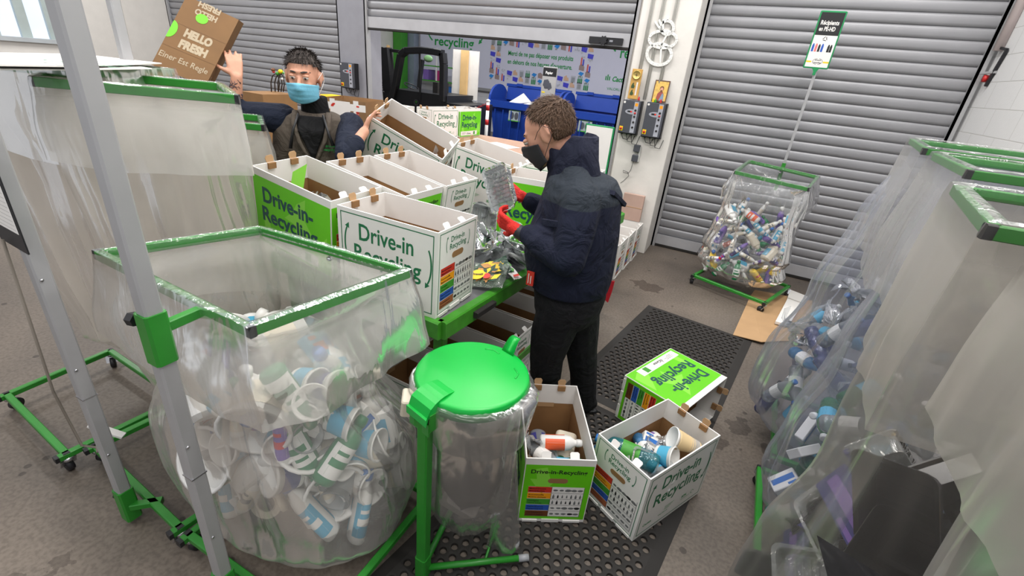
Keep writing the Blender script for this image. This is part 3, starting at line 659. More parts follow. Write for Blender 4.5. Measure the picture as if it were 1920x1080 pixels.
m = MB(); m.box((-5.25, 4.6, .0), (-4.97, 5.1, 1.30)); tag(m.build('tall_carton', KRAFT), 'tall brown carton behind the hooded worker, carrying a yellow packet', 'box')
m = MB(); m.rbox((-5.25, 4.65, 1.302), (-5.0, 5.05, 1.34), .01); tag(m.build('yellow_packet', YEL), 'yellow packet lying behind the hooded worker\'s shoulder', 'packet')
# ------------------------------------------------------------------ bag stands
def caster(parent, p, yaw):
    p = V(p); m = MB(); d = V((cos(yaw), sin(yaw), 0)); n = V((-sin(yaw), cos(yaw), 0))
    c = p+d*.02; c.z = .032
    for s_ in (-1, 1): m.bar(V((p.x, p.y, .075))+n*.016*s_, c+n*.016*s_, .004, .03, up=n)
    m.tube([V((p.x, p.y, .07)), V((p.x, p.y, .088))], .02, 10)
    o = m.build('caster', CHROME, parent)
    m = MB(); m.tube([c-n*.012, c+n*.012], .031, 16); m.build('wheel', CAPB, o)
def bar_part(parent, nm, a, b, wx=.03, wy=.03, mt=None, caps=True):
    m = MB(); m.bar(a, b, wx, wy); o = m.build(nm, mt or FRAME_G, parent)
    if caps:
        a = V(a); b = V(b); d = (b-a).normalized()
        for q, s_ in ((a, -1), (b, 1)):
            m = MB(); m.bar(q-d*.001*s_, q+d*.014*s_, wx*1.03, wy*1.03); m.build('end_cap', CAPB, o)
    return o
def stand(label, base=None, post=None, frame=None, group='bag stands', post_top=2.6, sleeve=None, base_y=None, yaw=0):
    loc = post or (frame[0] if frame else base[0]); t = thing('bag_stand', (loc[0], loc[1], 0), label, 'bag stand', group)
    if base:
        a, b, c, d = [V((p[0], p[1], .10)) for p in base]     # front left, front right, back right, back left
        bar_part(t, 'base_bar', a, b); bar_part(t, 'base_bar', d, c, caps=False)
        bar_part(t, 'base_side', a+(a-d).normalized()*.03, d); bar_part(t, 'base_side', b+(b-c).normalized()*.03, c)
        for i, q in enumerate((a, b, c, d)): caster(t, (q.x, q.y, 0), yaw+1.9+i*1.3)
    if post:
        p = V(post); z0 = .05 if len(post) < 3 else post[2]
        m = MB(); m.bar((p.x, p.y, z0), (p.x, p.y, post_top), .045, .045, up=(1, 0, 0)); o = m.build('post', ALU, t)
        m = MB()
        for z in (z0+.35, z0+.75, z0+1.1): m.tube([(p.x+.022, p.y-.01, z), (p.x+.026, p.y-.01, z)], .005, 8)
        m.box((p.x-.0235, p.y-.0235, z0+.62), (p.x+.0235, p.y+.0235, z0+.625)); m.build('bolt', CHROME, o)
        m = MB(); m.bar((p.x, p.y, z0-.02), (p.x, p.y, z0+.14), .056, .056, up=(1, 0, 0)); o = m.build('foot_sleeve', FRAME_G, t)
        m = MB(); m.tube([(p.x-.028, p.y-.005, z0+.08), (p.x-.055, p.y-.01, z0+.08)], [.006, .014], 8); m.build('knob', CAPB, o)
        if base_y is not None: bar_part(t, 'cross_arm', (p.x+.02, p.y, .10), (p.x+.10, base_y, .10), caps=False)
        if sleeve:
            m = MB(); m.bar((p.x, p.y, sleeve-.075), (p.x, p.y, sleeve+.075), .056, .056, up=(1, 0, 0)); o = m.build('frame_sleeve', FRAME_G, t)
            m = MB(); m.tube([(p.x-.028, p.y-.01, sleeve+.045), (p.x-.042, p.y-.015, sleeve+.045)], .006, 8)
            m.tube([(p.x-.042, p.y-.015, sleeve+.045), (p.x-.062, p.y-.02, sleeve+.045)], .019, 6, smooth=False); m.build('knob', CAPB, o)
    if frame:
        q = [V(f) for f in frame]                              # front left, front right, back right, back left
        for i, nm in enumerate(('front_bar', 'side_bar', 'back_bar', 'side_bar')):
            a, b = q[i], q[(i+1) % 4]; bar_part(t, nm, a, b, .017 if group.startswith('row') else .022, .025 if group.startswith('row') else .034, caps=(i in (0,)))
        if post and sleeve:
            fr = (q[0]+(q[1]-q[0])*max(0, min(1, (V(post).x-q[0].x)/(q[1].x-q[0].x)))) if abs(q[1].x-q[0].x) > .1 else q[0]
            bar_part(t, 'arm', (post[0], post[1]+.02, sleeve+.02), (post[0], fr.y-.01, fr.z-.005), .024, .03, caps=False)
        mid = (q[2]+q[3])*.5; m = MB(); m.tube([mid, mid-V((0, 0, .03))], .004, 8); m.tube([mid-V((0, 0, .03)), mid-V((0, 0, .04))], .011, 8); m.build('thumb_screw', CHROME, t)
    return t
# ------------------------------------------------------------------ bags
def sm(x): x = max(0, min(1, x)); return x*x*(3-2*x)
def bag(name, frame, levels, cuff, label, group, material, cuff_mat=None, seed=1, N=144, fold=.018, flare=.03, cuff_wave=.05, cat='plastic bag', lobes=None):
    """frame: four corners; levels: (z, cx, cy, rx, ry) downwards"""
    rnd = random.Random(seed); q = [V(f) for f in frame]; c0 = sum(q, V())/4
    ux = ((q[1]-q[0])+(q[2]-q[3])).normalized(); uy = V((-ux.y, ux.x, 0))
    per = []; lens = [(q[(i+1) % 4]-q[i]).length for i in range(4)]; tot = sum(lens)
    for k in range(N):
        s_ = tot*k/N; i = 0
        while s_ > lens[i] and i < 3: s_ -= lens[i]; i += 1
        f = s_/lens[i]; p = q[i].lerp(q[(i+1) % 4], f); per.append(p)
    ang = [atan2((p-c0).dot(uy), (p-c0).dot(ux)) for p in per]
    fx = sum(abs((p-c0).dot(ux)) for p in q)/4; fy = sum(abs((p-c0).dot(uy)) for p in q)/4
    par = []
    for p in per:   # superellipse angle
        x = (p-c0).dot(ux)/fx; y = (p-c0).dot(uy)/fy; par.append(atan2(y, x))
    waves = [(rnd.randint(3, 7), rnd.uniform(0, 6.3), 1.0), (rnd.randint(9, 15), rnd.uniform(0, 6.3), .6), (rnd.randint(19, 31), rnd.uniform(0, 6.3), .35)]
    def wob(a, z, k=1.0): return sum(w_*sin(n*a+ph+z*(2+1.7*i)) for i, (n, ph, w_) in enumerate(waves))*k+1.3*noise.noise(V((cos(a)*2.2+seed, sin(a)*2.2, z*3.2)))*k
    def ringp(z, cx, cy, rx, ry, e=.75):
        o = []
        for a in par:
            x = abs(cos(a))**e*(1 if cos(a) > 0 else -1)*rx; y = abs(sin(a))**e*(1 if sin(a) > 0 else -1)*ry
            o.append(V((cx, cy, z))+ux*x+uy*y)
        return o
    zt = c0.z; rows = [[(p-c0)*.955+c0+V((0, 0, -.004)) for p in per]]
    keys = [(zt-.02, c0.x, c0.y, fx*.985, fy*.97)]+list(levels)
    M_ = 46; zb = levels[-1][0]
    for i in range(1, M_+1):
        z = keys[0][0]+(zb-keys[0][0])*(i/M_)
        j = 0
        while j < len(keys)-2 and keys[j+1][0] > z: j += 1
        a, b = keys[j], keys[j+1]; f = sm((a[0]-z)/(a[0]-b[0])); cur = [a[n]+(b[n]-a[n])*f for n in range(1, 5)]
        e = .62+(1.0-.62)*min(1, i/(M_*.45)); r_ = ringp(z, cur[0], cur[1], cur[2], cur[3], e); ramp = sm(i/(M_*.25))*(1 if i < M_-2 else .4)
        if i <= 3:
            t_ = i/3; r_ = [ (per[k]-V((0, 0, per[k].z-z))).lerp(r_[k], t_*.7) for k in range(N)]
        out = []
        cc = V((cur[0], cur[1], z))
        for k, p in enumerate(r_):
            d = (p-cc); d.z = 0; d = d.normalized(); w_ = wob(par[k], z)*fold*ramp
            out.append(p+d*w_+V((0, 0, noise.noise(p*3+V((seed, 0, 0)))*.012*ramp)))
        rows.append(out)
    m = MB(); vs = [p for r_ in rows for p in r_]; fs = []
    R = len(rows)
    for i in range(R-1):
        for k in range(N): j = (k+1) % N; fs.append((i*N+k, i*N+j, (i+1)*N+j, (i+1)*N+k))
    cb = sum(rows[-1], V())/N; o = len(vs)
    in1 = [cb.lerp(p, .6)-V((0, 0, .02)) for p in rows[-1]]; vs += in1; vs.append(cb-V((0, 0, .025)))
    for k in range(N): j = (k+1) % N; fs.append(((R-1)*N+k, (R-1)*N+j, o+j, o+k)); fs.append((o+k, o+j, o+N))
    m.add(vs, fs, 0, True)
    t = thing(name, (c0.x, c0.y, zb), label, cat, group); m.build('bag_body', material, t)
    # the cuff folded over the frame
    rows = []; K = 16
    rim = [[(p-c0)*.955+c0+V((0, 0, -.004)) for p in per], [(p-c0)*.965+c0+V((0, 0, .020)) for p in per], [p+V((0, 0, .0215)) for p in per], [p+(p-c0).normalized()*.018+V((0, 0, .018+.004*noise.noise(p*20))) for p in per]]
    mr = MB(); mr.add([p for r_ in rim for p in r_], [(i*N+k, i*N+(k+1) % N, (i+1)*N+(k+1) % N, (i+1)*N+k) for i in range(3) for k in range(N)], 0, True); mr.build('rim_fold', F_RIM, t)
    top = [p+V((0, 0, .02+.012*(1+noise.noise(p*9)))) for p in per]; rows.append(rim[3])
    for i in range(1, K+1):
        f = i/K; out = []
        for k, p in enumerate(per):
            d = p-c0; d.z = 0; d = d.normalized(); a = par[k]
            ln = cuff*(1+cuff_wave*4*noise.noise(V((cos(a)*1.3+seed*3, sin(a)*1.3, .3))))
            z = p.z+.02-ln*f; off = .022+flare*sm(f*1.4)*(1+.5*noise.noise(V((cos(a)*3, sin(a)*3, f*2+seed))))+wob(a, z, .4)*fold*f
            q_ = V((p.x, p.y, z))+d*off
            if lobes:
                for (la, lw, amt, dz) in lobes:
                    da = (a-la+pi) % (2*pi)-pi; g = math.exp(-(da/lw)**2)*sm(f*1.2); q_ += d*amt*g*(sin(f*pi*.8)+.3); q_.z -= dz*g*f
            # follow the body when it widens
            out.append(q_)
        rows.append(out)
    m = MB(); vs = [p for r_ in rows for p in r_]; fs = []
    for i in range(len(rows)-1):
        for k in range(N): j = (k+1) % N; fs.append((i*N+k, i*N+j, (i+1)*N+j, (i+1)*N+k))
    m.add(vs, fs, 0, True); oc_ = m.build('bag_cuff', cuff_mat or material, t)
    at = oc_.data.attributes.new('contact', 'FLOAT', 'POINT')
    for k in range(len(rows)*N):
        q_ = vs[k]; dz = per[k % N].z+.02-q_.z; at.data[k].value = 1-sm((dz-.035)/.05)
    return t
F_RIM = film('bag_film_rim', (240, 244, 240), .04, .12, .55, .5, 16, .10)
F_NEAR = film('bag_film_near', (246, 244, 240), .21, .2, .5, .6, 6, .24)
F_NCUF = film('bag_film_near_cuff', (246, 244, 240), .40, .22, .6, .6, 6, .30)
F_TALL = film('bag_film_tall', (236, 231, 224), .42, .2, .4, .6, 4, .25)
F_TCUF = film('bag_film_tall_cuff', (244, 242, 238), .46, .2, .6, .7, 5, .25)
F_FAR = film('bag_film_far', (238, 240, 242), .07, .15, 1.0, .8, 8, .22)
F_FCUF = film('bag_film_far_cuff', (242, 243, 244), .17, .15, 1.2, .9, 9, .3)
F_RIGHT = film('bag_film_right', (210, 214, 226), .13, .25, .3, .35, 4, .2)
F_RDULL = film('bag_film_right_dull', (206, 202, 196), .13, .28, .25, .25, 3, .18)
F_RGC = film('bag_film_row_cuff', (222, 220, 218), .28, .25, .25, .3, 4, .2)
F_RCUF = film('bag_film_right_cuff', (216, 211, 204), .36, .28, .25, .3, 4, .18)
# near left stand
NF = [(-1.848, .701, 1.2), (-1.051, .666, 1.2), (-.959, 1.22, 1.2), (-1.688, 1.185, 1.2)]
stand('green wheeled bag stand nearest the camera, its wide bag full of white pots', [(-1.56, .60), (-.86, .60), (-.86, 1.25), (-1.56, 1.25)], (-1.254, .543), NF, post_top=2.7, sleeve=1.17)
bag('recycling_bag', NF, [(1.0, -1.42, .93, .37, .26), (.78, -1.42, .96, .42, .30), (.5, -1.45, 1.01, .61, .37), (.3, -1.43, 1.01, .61, .38), (.17, -1.36, .97, .52, .35), (.135, -1.34, .94, .42, .28)], .34,
    'large clear bag on the nearest left stand, full of white pots and bottles', 'hanging collection bags', F_NEAR, F_NCUF, 3, fold=.016, flare=.05, lobes=[(2.9, .5, .13, .02), (-.2, .5, .0, .0)])
# second and tall stands at the left
TF = [(-2.33, .86, 1.695), (-1.80, 1.245, 1.69), (-2.27, 1.50, 1.69), (-2.80, 1.12, 1.695)]
stand('green wheeled bag stand with a tall grey post, second from the camera at the left', [(-2.36, .66), (-1.62, .60), (-1.55, 1.2), (-2.3, 1.26)], (-1.907, .562), TF, post_top=2.7, base_y=.64)
bag('recycling_bag', TF, [(1.4, -2.29, 1.19, .32, .22), (.9, -2.28, 1.2, .34, .23), (.5, -2.26, 1.2, .36, .24), (.25, -2.26, 1.2, .30, .22), (.2, -2.26, 1.2, .22, .15)], .31,
    'tall empty milky bag on the left, in front of the raised brown carton', 'hanging collection bags', F_TALL, F_TCUF, 8, fold=.014, flare=.02)
SF3 = [(-3.02, .78, 1.72), (-2.42, 1.0, 1.72), (-2.62, 1.5, 1.72), (-3.22, 1.28, 1.72)]
stand('green wheeled bag stand at the far left edge, its base standing open on the floor', [(-3.11, .62), (-2.41, .57), (-2.38, 1.06), (-3.14, 1.10)], (-2.81, 1.41, .1), SF3, post_top=2.9)
bag('recycling_bag', SF3, [(1.3, -2.82, 1.14, .34, .25), (.8, -2.82, 1.14, .34, .25), (.4, -2.82, 1.14, .26, .2), (.3, -2.82, 1.14, .18, .12)], .34,
    'empty milky bag at the left edge under the white cardboard sheets', 'hanging collection bags', F_TALL, F_TCUF, 11)
SF4 = [(-2.98, 1.62, 1.50), (-2.30, 1.74, 1.49), (-2.36, 2.02, 1.50), (-3.05, 1.95, 1.50)]
# small stand behind
SF4 = [(-3.0, 1.45, 1.48), (-2.36, 1.76, 1.48), (-2.60, 1.93, 1.49), (-3.24, 1.62, 1.49)]
stand('green bag stand half hidden between the tall bag and the hooded worker', [(-3.0, 1.5), (-2.4, 1.7), (-2.5, 2.0), (-3.1, 1.8)], (-3.06, 1.6), SF4, post_top=1.6)
bag('recycling_bag', SF4, [(1.1, -2.80, 1.69, .34, .12), (.6, -2.80, 1.69, .34, .13), (.25, -2.80, 1.69, .3, .12), (.2, -2.80, 1.69, .2, .1)], .3,
    'smaller clear bag between the tall bag and the hooded worker', 'hanging collection bags', F_TALL, F_TCUF, 12)
# far stand by the shutter
FF = [(-.02, 5.10, 1.18), (.59, 4.80, 1.18), (.70, 5.35, 1.22), (.08, 5.77, 1.22)]
stand('green wheeled bag stand in front of the right shutter, with a sign on its pole', [(-.12, 4.93), (.57, 4.66), (.80, 5.30), (.11, 5.62)], None, FF)
bag('recycling_bag', FF, [(1.0, .33, 5.22, .36, .27), (.82, .31, 5.22, .37, .28), (.6, .29, 5.22, .42, .31), (.42, .27, 5.2, .46, .34), (.36, .27, 5.2, .43, .32), (.25, .27, 5.18, .47, .34), (.16, .27, 5.17, .40, .28), (.13, .27, 5.17, .3, .2)], .27,
    'clear bag of white bottles on the stand before the right shutter', 'hanging collection bags', F_FAR, F_FCUF, 21, fold=.014, flare=.05)
sp = thing('pole_sign', (.40, 5.58, 1.0), 'green-framed sign reading Récipients en PE-HD on a pole by the right shutter', 'sign')
m = MB(); m.bar((.40, 5.58, 1.0), (.40, 5.58, 1.28), .035, .035, up=(1, 0, 0)); m.build('socket', FRAME_G, sp)
m = MB(); m.bar((.40, 5.58, 1.25), (.40, 5.58, 2.15), .025, .012, up=(0, 1, 0)); m.build('pole', ALU, sp)
SG = mat('sign_frame_green', (20, 140, 80), .4)
m = MB(); m.rbox((-.105, -.235, -.006), (.105, .235, .006), .012, 0, Matrix.Translation((.385, 5.565, 2.39)) @ Matrix.Rotation(radians(90), 4, 'X')); m.prism([(-.03, 0), (.03, 0), (.012, -.03), (.012, -.06), (-.012, -.06), (-.012, -.03)], .01, 0, frm((.39, 5.565, 2.16), (1, 0, 0), (0, 0, 1))); m.build('frame', SG, sp)
F = frm((.385, 5.5585, 2.39), (1, 0, 0), (0, 0, 1)); m = MB(); rect(m, F, -.093, -.222, .093, .222, 0); m.build('sheet', CARD_W, sp)
m = MB(); rect(m, F, -.093, .04, .093, .222, 0, .001); m.build('heading_panel', BLACK, sp)
m = MB(); text(m, 'Récipients', F, -.075, .125, .048, 0, .03, width=.145, z=.0018); text(m, 'en PE-HD', F, -.075, .075, .048, 0, .03, width=.13, z=.0018); m.build('heading', CARD_W, sp)
m = MB()
for k in range(3): a = pi/2+k*2*pi/3; b_ = a+1.7; m.add([(cos(a)*.022, .012+sin(a)*.022, .001), (cos(a)*.014, .012+sin(a)*.014, .001), (cos(b_)*.014, .012+sin(b_)*.014, .001), (cos(b_)*.022, .012+sin(b_)*.022, .001)], [(0, 1, 2, 3)], 0, False, F)
bx = [-.075, -.05, -.025, 0, .025, .05, .07]; bc = [3, 1, 0, 3, 2, 0, 0]
for x, c in zip(bx, bc):
    h_ = .05 if c != 0 else .045; m.prism([(x-.009, -.095), (x+.009, -.095), (x+.009, -.095+h_), (x+.004, -.09+h_+.012), (x-.004, -.09+h_+.012), (x-.009, -.095+h_)], .001, c, F)
rect(m, F, -.093, -.185, -.05, -.172, 4, .001); rect(m, F, .045, -.185, .093, -.172, 4, .001)
arc(m, F, 0, -.175, .04, 100, 260, .003, 0, 1, .6); arc(m, F, 0, -.175, .04, 80, -80, .003, 0, 1, .6)
text(m, 'drive-in', F, -.025, -.168, .016, 0, .03, width=.05, z=.001); text(m, 'recycling', F, -.03, -.19, .018, 0, .03, width=.06, z=.001)
m.build('pictogram', [BLACK, mat('pink_print', (220, 120, 120), .5), CARD_W, BLU, YEL], sp)
# right stands
RB = 'row of bags at the right'
C_ = [(.63, 2.38, 1.756), (1.40, 2.42, 1.756), (1.42, 3.0, 1.756), (.72, 3.0, 1.756)]
A_ = [(.584, 1.75, 1.75), (1.36, 1.79, 1.75), (1.40, 2.27, 1.75), (.627, 2.25, 1.75)]
B_ = [(.40, 1.01, 1.73), (1.20, 1.05, 1.73), (1.24, 1.53, 1.73), (.49, 1.51, 1.73)]
D_ = [(.42, .36, 1.72), (1.15, .38, 1.72), (1.15, .88, 1.72), (.42, .88, 1.72)]
stand('green bag stand at the right, farthest back near the block wall', [(.60, 2.42), (1.35, 2.42), (1.35, 3.05), (.62, 3.10)], (1.42, 2.7, .1), C_, RB, post_top=1.8)
stand('green bag stand at the right, second from the back', [(.52, 1.72), (1.3, 1.72), (1.3, 2.28), (.53, 2.28)], (1.42, 2.0, .1), A_, RB, post_top=1.8)
stand('green bag stand at the right, in front of the stand with green bottles', [(.46, .9), (1.2, .9), (1.2, 1.62), (.48, 1.62)], (1.3, 1.3, .1), B_, RB, post_top=1.8)
stand('green bag stand at the right edge, nearest the camera', None, (1.2, .6, .1), D_, RB, post_top=1.8)
bag('recycling_bag', C_, [(1.4, 1.0, 2.7, .40, .30), (1.0, .96, 2.7, .43, .32), (.6, .94, 2.75, .50, .38), (.35, .94, 2.78, .52, .42), (.16, .94, 2.78, .44, .36), (.13, .94, 2.78, .3, .25)], .5,
    'clear bag of bluish bottles at the right, farthest back in the row', RB, F_RIGHT, F_RGC, 31, fold=.02)
bag('recycling_bag', A_, [(1.4, .98, 2.0, .40, .26), (1.0, .96, 2.0, .42, .27), (.6, .94, 2.02, .46, .29), (.35, .94, 2.02, .47, .30), (.16, .94, 2.02, .42, .26), (.13, .94, 2.02, .3, .2)], .5,
    'clear bag at the right holding green and blue bottles, second from the back', RB, F_RIGHT, F_RGC, 37, fold=.016)
bag('recycling_bag', B_, [(1.4, .84, 1.27, .40, .26), (1.0, .84, 1.27, .42, .28), (.6, .83, 1.28, .46, .33), (.35, .83, 1.28, .48, .34), (.16, .83, 1.28, .42, .3), (.13, .83, 1.28, .3, .2)], .46,
    'large milky bag at the right with black trays in its lower half', RB, F_RDULL, F_RCUF, 41, fold=.012, flare=.012, cuff_wave=.02)
bag('recycling_bag', D_, [(1.3, .80, .62, .39, .26), (.9, .80, .62, .40, .27), (.5, .80, .62, .44, .30), (.2, .80, .62, .4, .28), (.15, .80, .62, .3, .2)], .30,
    'milky bag at the bottom right corner with black film in it', RB, F_RDULL, F_RCUF, 43, fold=.012, flare=.012, cuff_wave=.02)
# ------------------------------------------------------------------ what the bags and boxes hold
PW = mat('white_plastic', (232, 231, 228), .35, var=.02); PCR = mat('cream_plastic', (226, 216, 196), .4); PLIL = mat('lilac_plastic', (120, 90, 170), .4)
PBL = mat('blue_plastic', (44, 110, 190), .35); PGR = mat('green_plastic', (16, 120, 70), .35); PRD = mat('red_plastic', (200, 40, 40), .4); PYE = mat('yellow_plastic', (238, 200, 30), .4)
PGY = mat('grey_plastic', (110, 112, 118), .4); PBK = mat('black_tray_plastic', (24, 24, 28), .25); POR = mat('orange_label', (226, 90, 40), .45); PNV = mat('navy_label', (50, 50, 120), .45)
LTB = mat('light_blue_label', (80, 170, 205), .45)
PT_C = film('pet_clear', (232, 236, 238), .30, .08, 1.0, .5, 16, .3); PT_B = film('pet_blue', (90, 170, 230), .42, .07, 1.3, .5, 16, .4)
PT_G = film('pet_green', (30, 140, 80), .5, .07, 1.3, .5, 16, .4); PT_T = film('pet_teal', (50, 160, 170), .42, .07, 1.3, .5, 16, .4)
PT_I = film('pet_indigo', (110, 120, 190), .3, .08, 1.3, .6, 16, .4)
def label_band(m, r, z0, z1, F=None, a0=-70, a1=70, sy=1.0, mi=0, k=1.004):
    n = 12; vs = []
    for z in (z0, z1):
        for i in range(n+1): a = radians(a0+(a1-a0)*i/n); vs.append((cos(a)*r*k, sin(a)*r*k*sy, z))
    m.add(vs, [(i, i+1, n+2+i, n+1+i) for i in range(n)], mi, True)
def P_bottle(body, capm, lab, lab2, h=.22, r=.038, sy=.62):
    t = thing('plastic_bottle'); m = MB()
    m.lathe([(r*.8, -h/2), (r*.97, -h/2+.008), (r, -h/2+.03), (r, h*.12), (r*.86, h*.22), (r*.5, h*.31), (r*.42, h*.34), (r*.42, h*.37)], 18, 0, None, True, 1, sy); m.build('bottle_body', body, t)
    m = MB(); m.lathe([(r*.5, h*.36), (r*.5, h*.44), (r*.42, h*.5), (r*.2, h*.5)], 14); m.build('cap', capm, t)
    m = MB(); label_band(m, r, -h*.38, h*.08, sy=sy); label_band(m, r, -h*.38, h*.08, a0=110, a1=250, sy=sy)
    label_band(m, r, -h*.22, -h*.12, a0=-50, a1=50, sy=sy, mi=1, k=1.012); label_band(m, r, -h*.05, h*.0, a0=-40, a1=20, sy=sy, mi=1, k=1.012); m.build('label', [lab, lab2], t)
    return t, .075
def P_pet(body, capm, lab, h=.25, r=.036):
    t = thing('drink_bottle'); m = MB(); pr = [(r*.55, -h/2), (r*.9, -h/2+.006), (r, -h/2+.02)]
    z = -h/2+.02
    for k in range(5): pr += [(r, z+.012), (r*.93, z+.018), (r, z+.024)]; z += .026
    pr += [(r, h*.12), (r*.85, h*.24), (r*.42, h*.38), (r*.34, h*.42), (r*.34, h*.44)]
    m.lathe(pr, 18); m.build('bottle_body', body, t)
    m = MB(); m.lathe([(r*.42, h*.43), (r*.42, h*.5), (r*.3, h*.505)], 14); m.build('cap', capm, t)
    m = MB(); label_band(m, r, -h*.18, h*.10, a0=0, a1=360, k=1.03); m.build('label', lab, t)
    return t, .08
def P_pot(body, lab, h=.075, r=.045, lid=None):
    t = thing('plastic_pot'); m = MB()
    m.lathe([(.002, -h/2), (r*.78, -h/2), (r*.8, -h/2+.003), (r, h/2-.006), (r*1.08, h/2-.004), (r*1.08, h/2), (r*.97, h/2), (r*.77, -h/2+.004), (.002, -h/2+.004)], 22); m.build('pot_body', body, t)
    m = MB(); n = 20; vs = []
    for z, q in ((-h*.32, .845), (h*.28, .965)):
        for i in range(n): a = 2*pi*i/n; vs.append((cos(a)*r*q*1.012, sin(a)*r*q*1.012, z))
    m.add(vs, [(i, (i+1) % n, (i+1) % n+n, i+n) for i in range(n)], 0, True); m.build('label', lab, t)
    if lid: m = MB(); m.lathe([(r*1.1, h/2-.003), (r*1.12, h/2+.004), (r*1.0, h/2+.006), (r*.9, h/2+.003), (.002, h/2+.003)], 22); m.build('lid', lid, t)
    return t, .055
def P_lid(body, r=.055):
    t = thing('plastic_disc'); m = MB(); m.lathe([(r*1.0, -.006), (r*1.03, .004), (r*.97, .006), (r*.88, .002), (.002, .002), (.002, 0), (r*.86, 0), (r*.95, -.006)], 26); m.build('lid_disc', body, t)
    m = MB(); m.lathe([(r*.55, .0025), (r*.57, .0045), (r*.6, .0045), (r*.62, .0025)], 26); m.build('rim_ring', body, t)
    return t, .05
def P_tray(body, l=.19, w_=.13, d=.045, two=False):
    t = thing('food_tray'); m = MB()
    def rr(sx, sy, z, rc=.02): return [(cx*(sx-rc)+cos(a)*rc, cy*(sy-rc)+sin(a)*rc, z) for cx, cy, a0 in ((1, 1, 0), (-1, 1, 90), (-1, -1, 180), (1, -1, 270)) for a in [radians(a0+30*k) for k in range(4)]]
    rows = [rr(l/2*.80, w_/2*.76, -d/2+.001), rr(l/2*.9, w_/2*.88, d/2-.004), rr(l/2, w_/2, d/2), rr(l/2, w_/2, d/2-.004), rr(l/2*.88, w_/2*.86, d/2-.010), rr(l/2*.79, w_/2*.75, -d/2-.001)]
    vs = [p for r_ in rows for p in r_]; n = 16; fs = [(i*n+k, i*n+(k+1) % n, (i+1)*n+(k+1) % n, (i+1)*n+k) for i in range(5) for k in range(n)]+[tuple(range(n)), tuple(5*n+k for k in range(n))[::-1]]
    m.add(vs, fs, 0, False)
    m.build('tray_shell', body, t)
    m = MB()
    for k in range(-3, 4): m.box((k*l*.09-.003, -w_*.34, -d/2), (k*l*.09+.003, w_*.34, -d/2+.004))
    m.build('base_ribs', body, t)
    return t, .08
def P_film(body, s_=.09, seed=1):
    t = MB(); n = 9; vs = []
    for i in range(n):
        for j in range(n):
            x = (i/(n-1)-.5)*2; y = (j/(n-1)-.5)*2; q = noise.noise_vector(V((x*1.3+seed, y*1.3, seed)))
            vs.append((s_*(x+q.x*1.2), s_*(y*.7+q.y*1.2), s_*(q.z*1.7)))
    t.add(vs, [(i*n+j, (i+1)*n+j, (i+1)*n+j+1, i*n+j+1) for i in range(n-1) for j in range(n-1)], 0, True)
    return t.build('film_wrapper', body), .06
def P_carton(c1, c2, l=.16, w_=.09, h=.03):
    t = thing('printed_carton'); m = MB(); m.rbox((-l/2, -w_/2, -h/2), (l/2, w_/2, h/2), .006); m.build('carton_shell', c1, t)
    m = MB(); F = frm((0, 0, h/2), (1, 0, 0), (0, 1, 0)); rect(m, F, -l*.42, -w_*.2, l*.42, w_*.15); rect(m, F, -l*.42, w_*.28, -l*.1, w_*.42); F = frm((0, 0, -h/2), (1, 0, 0), (0, -1, 0)); rect(m, F, -l*.42, -w_*.2, l*.42, w_*.15); m.build('printed_stripe', c2, t)
    return t, .07
def P_jug(body, capm):
    t = thing('plastic_canister'); m = MB(); m.rbox((-.055, -.038, -.09), (.055, .038, .05), .025, 0, None, 4); m.lathe([(.05, .045), (.03, .075), (.018, .085), (.018, .095)], 16, 0, None, True, 1, .75); m.build('canister_body', body, t)
    m = MB(); m.lathe([(.022, .09), (.022, .112), (.018, .114)], 14); m.build('cap', capm, t)
    m = MB(); F = frm((0, -.0384, 0), (1, 0, 0), (0, 0, 1)); rect(m, F, -.035, -.06, .035, .02); m.build('label', LTB, t)
    return t, .085
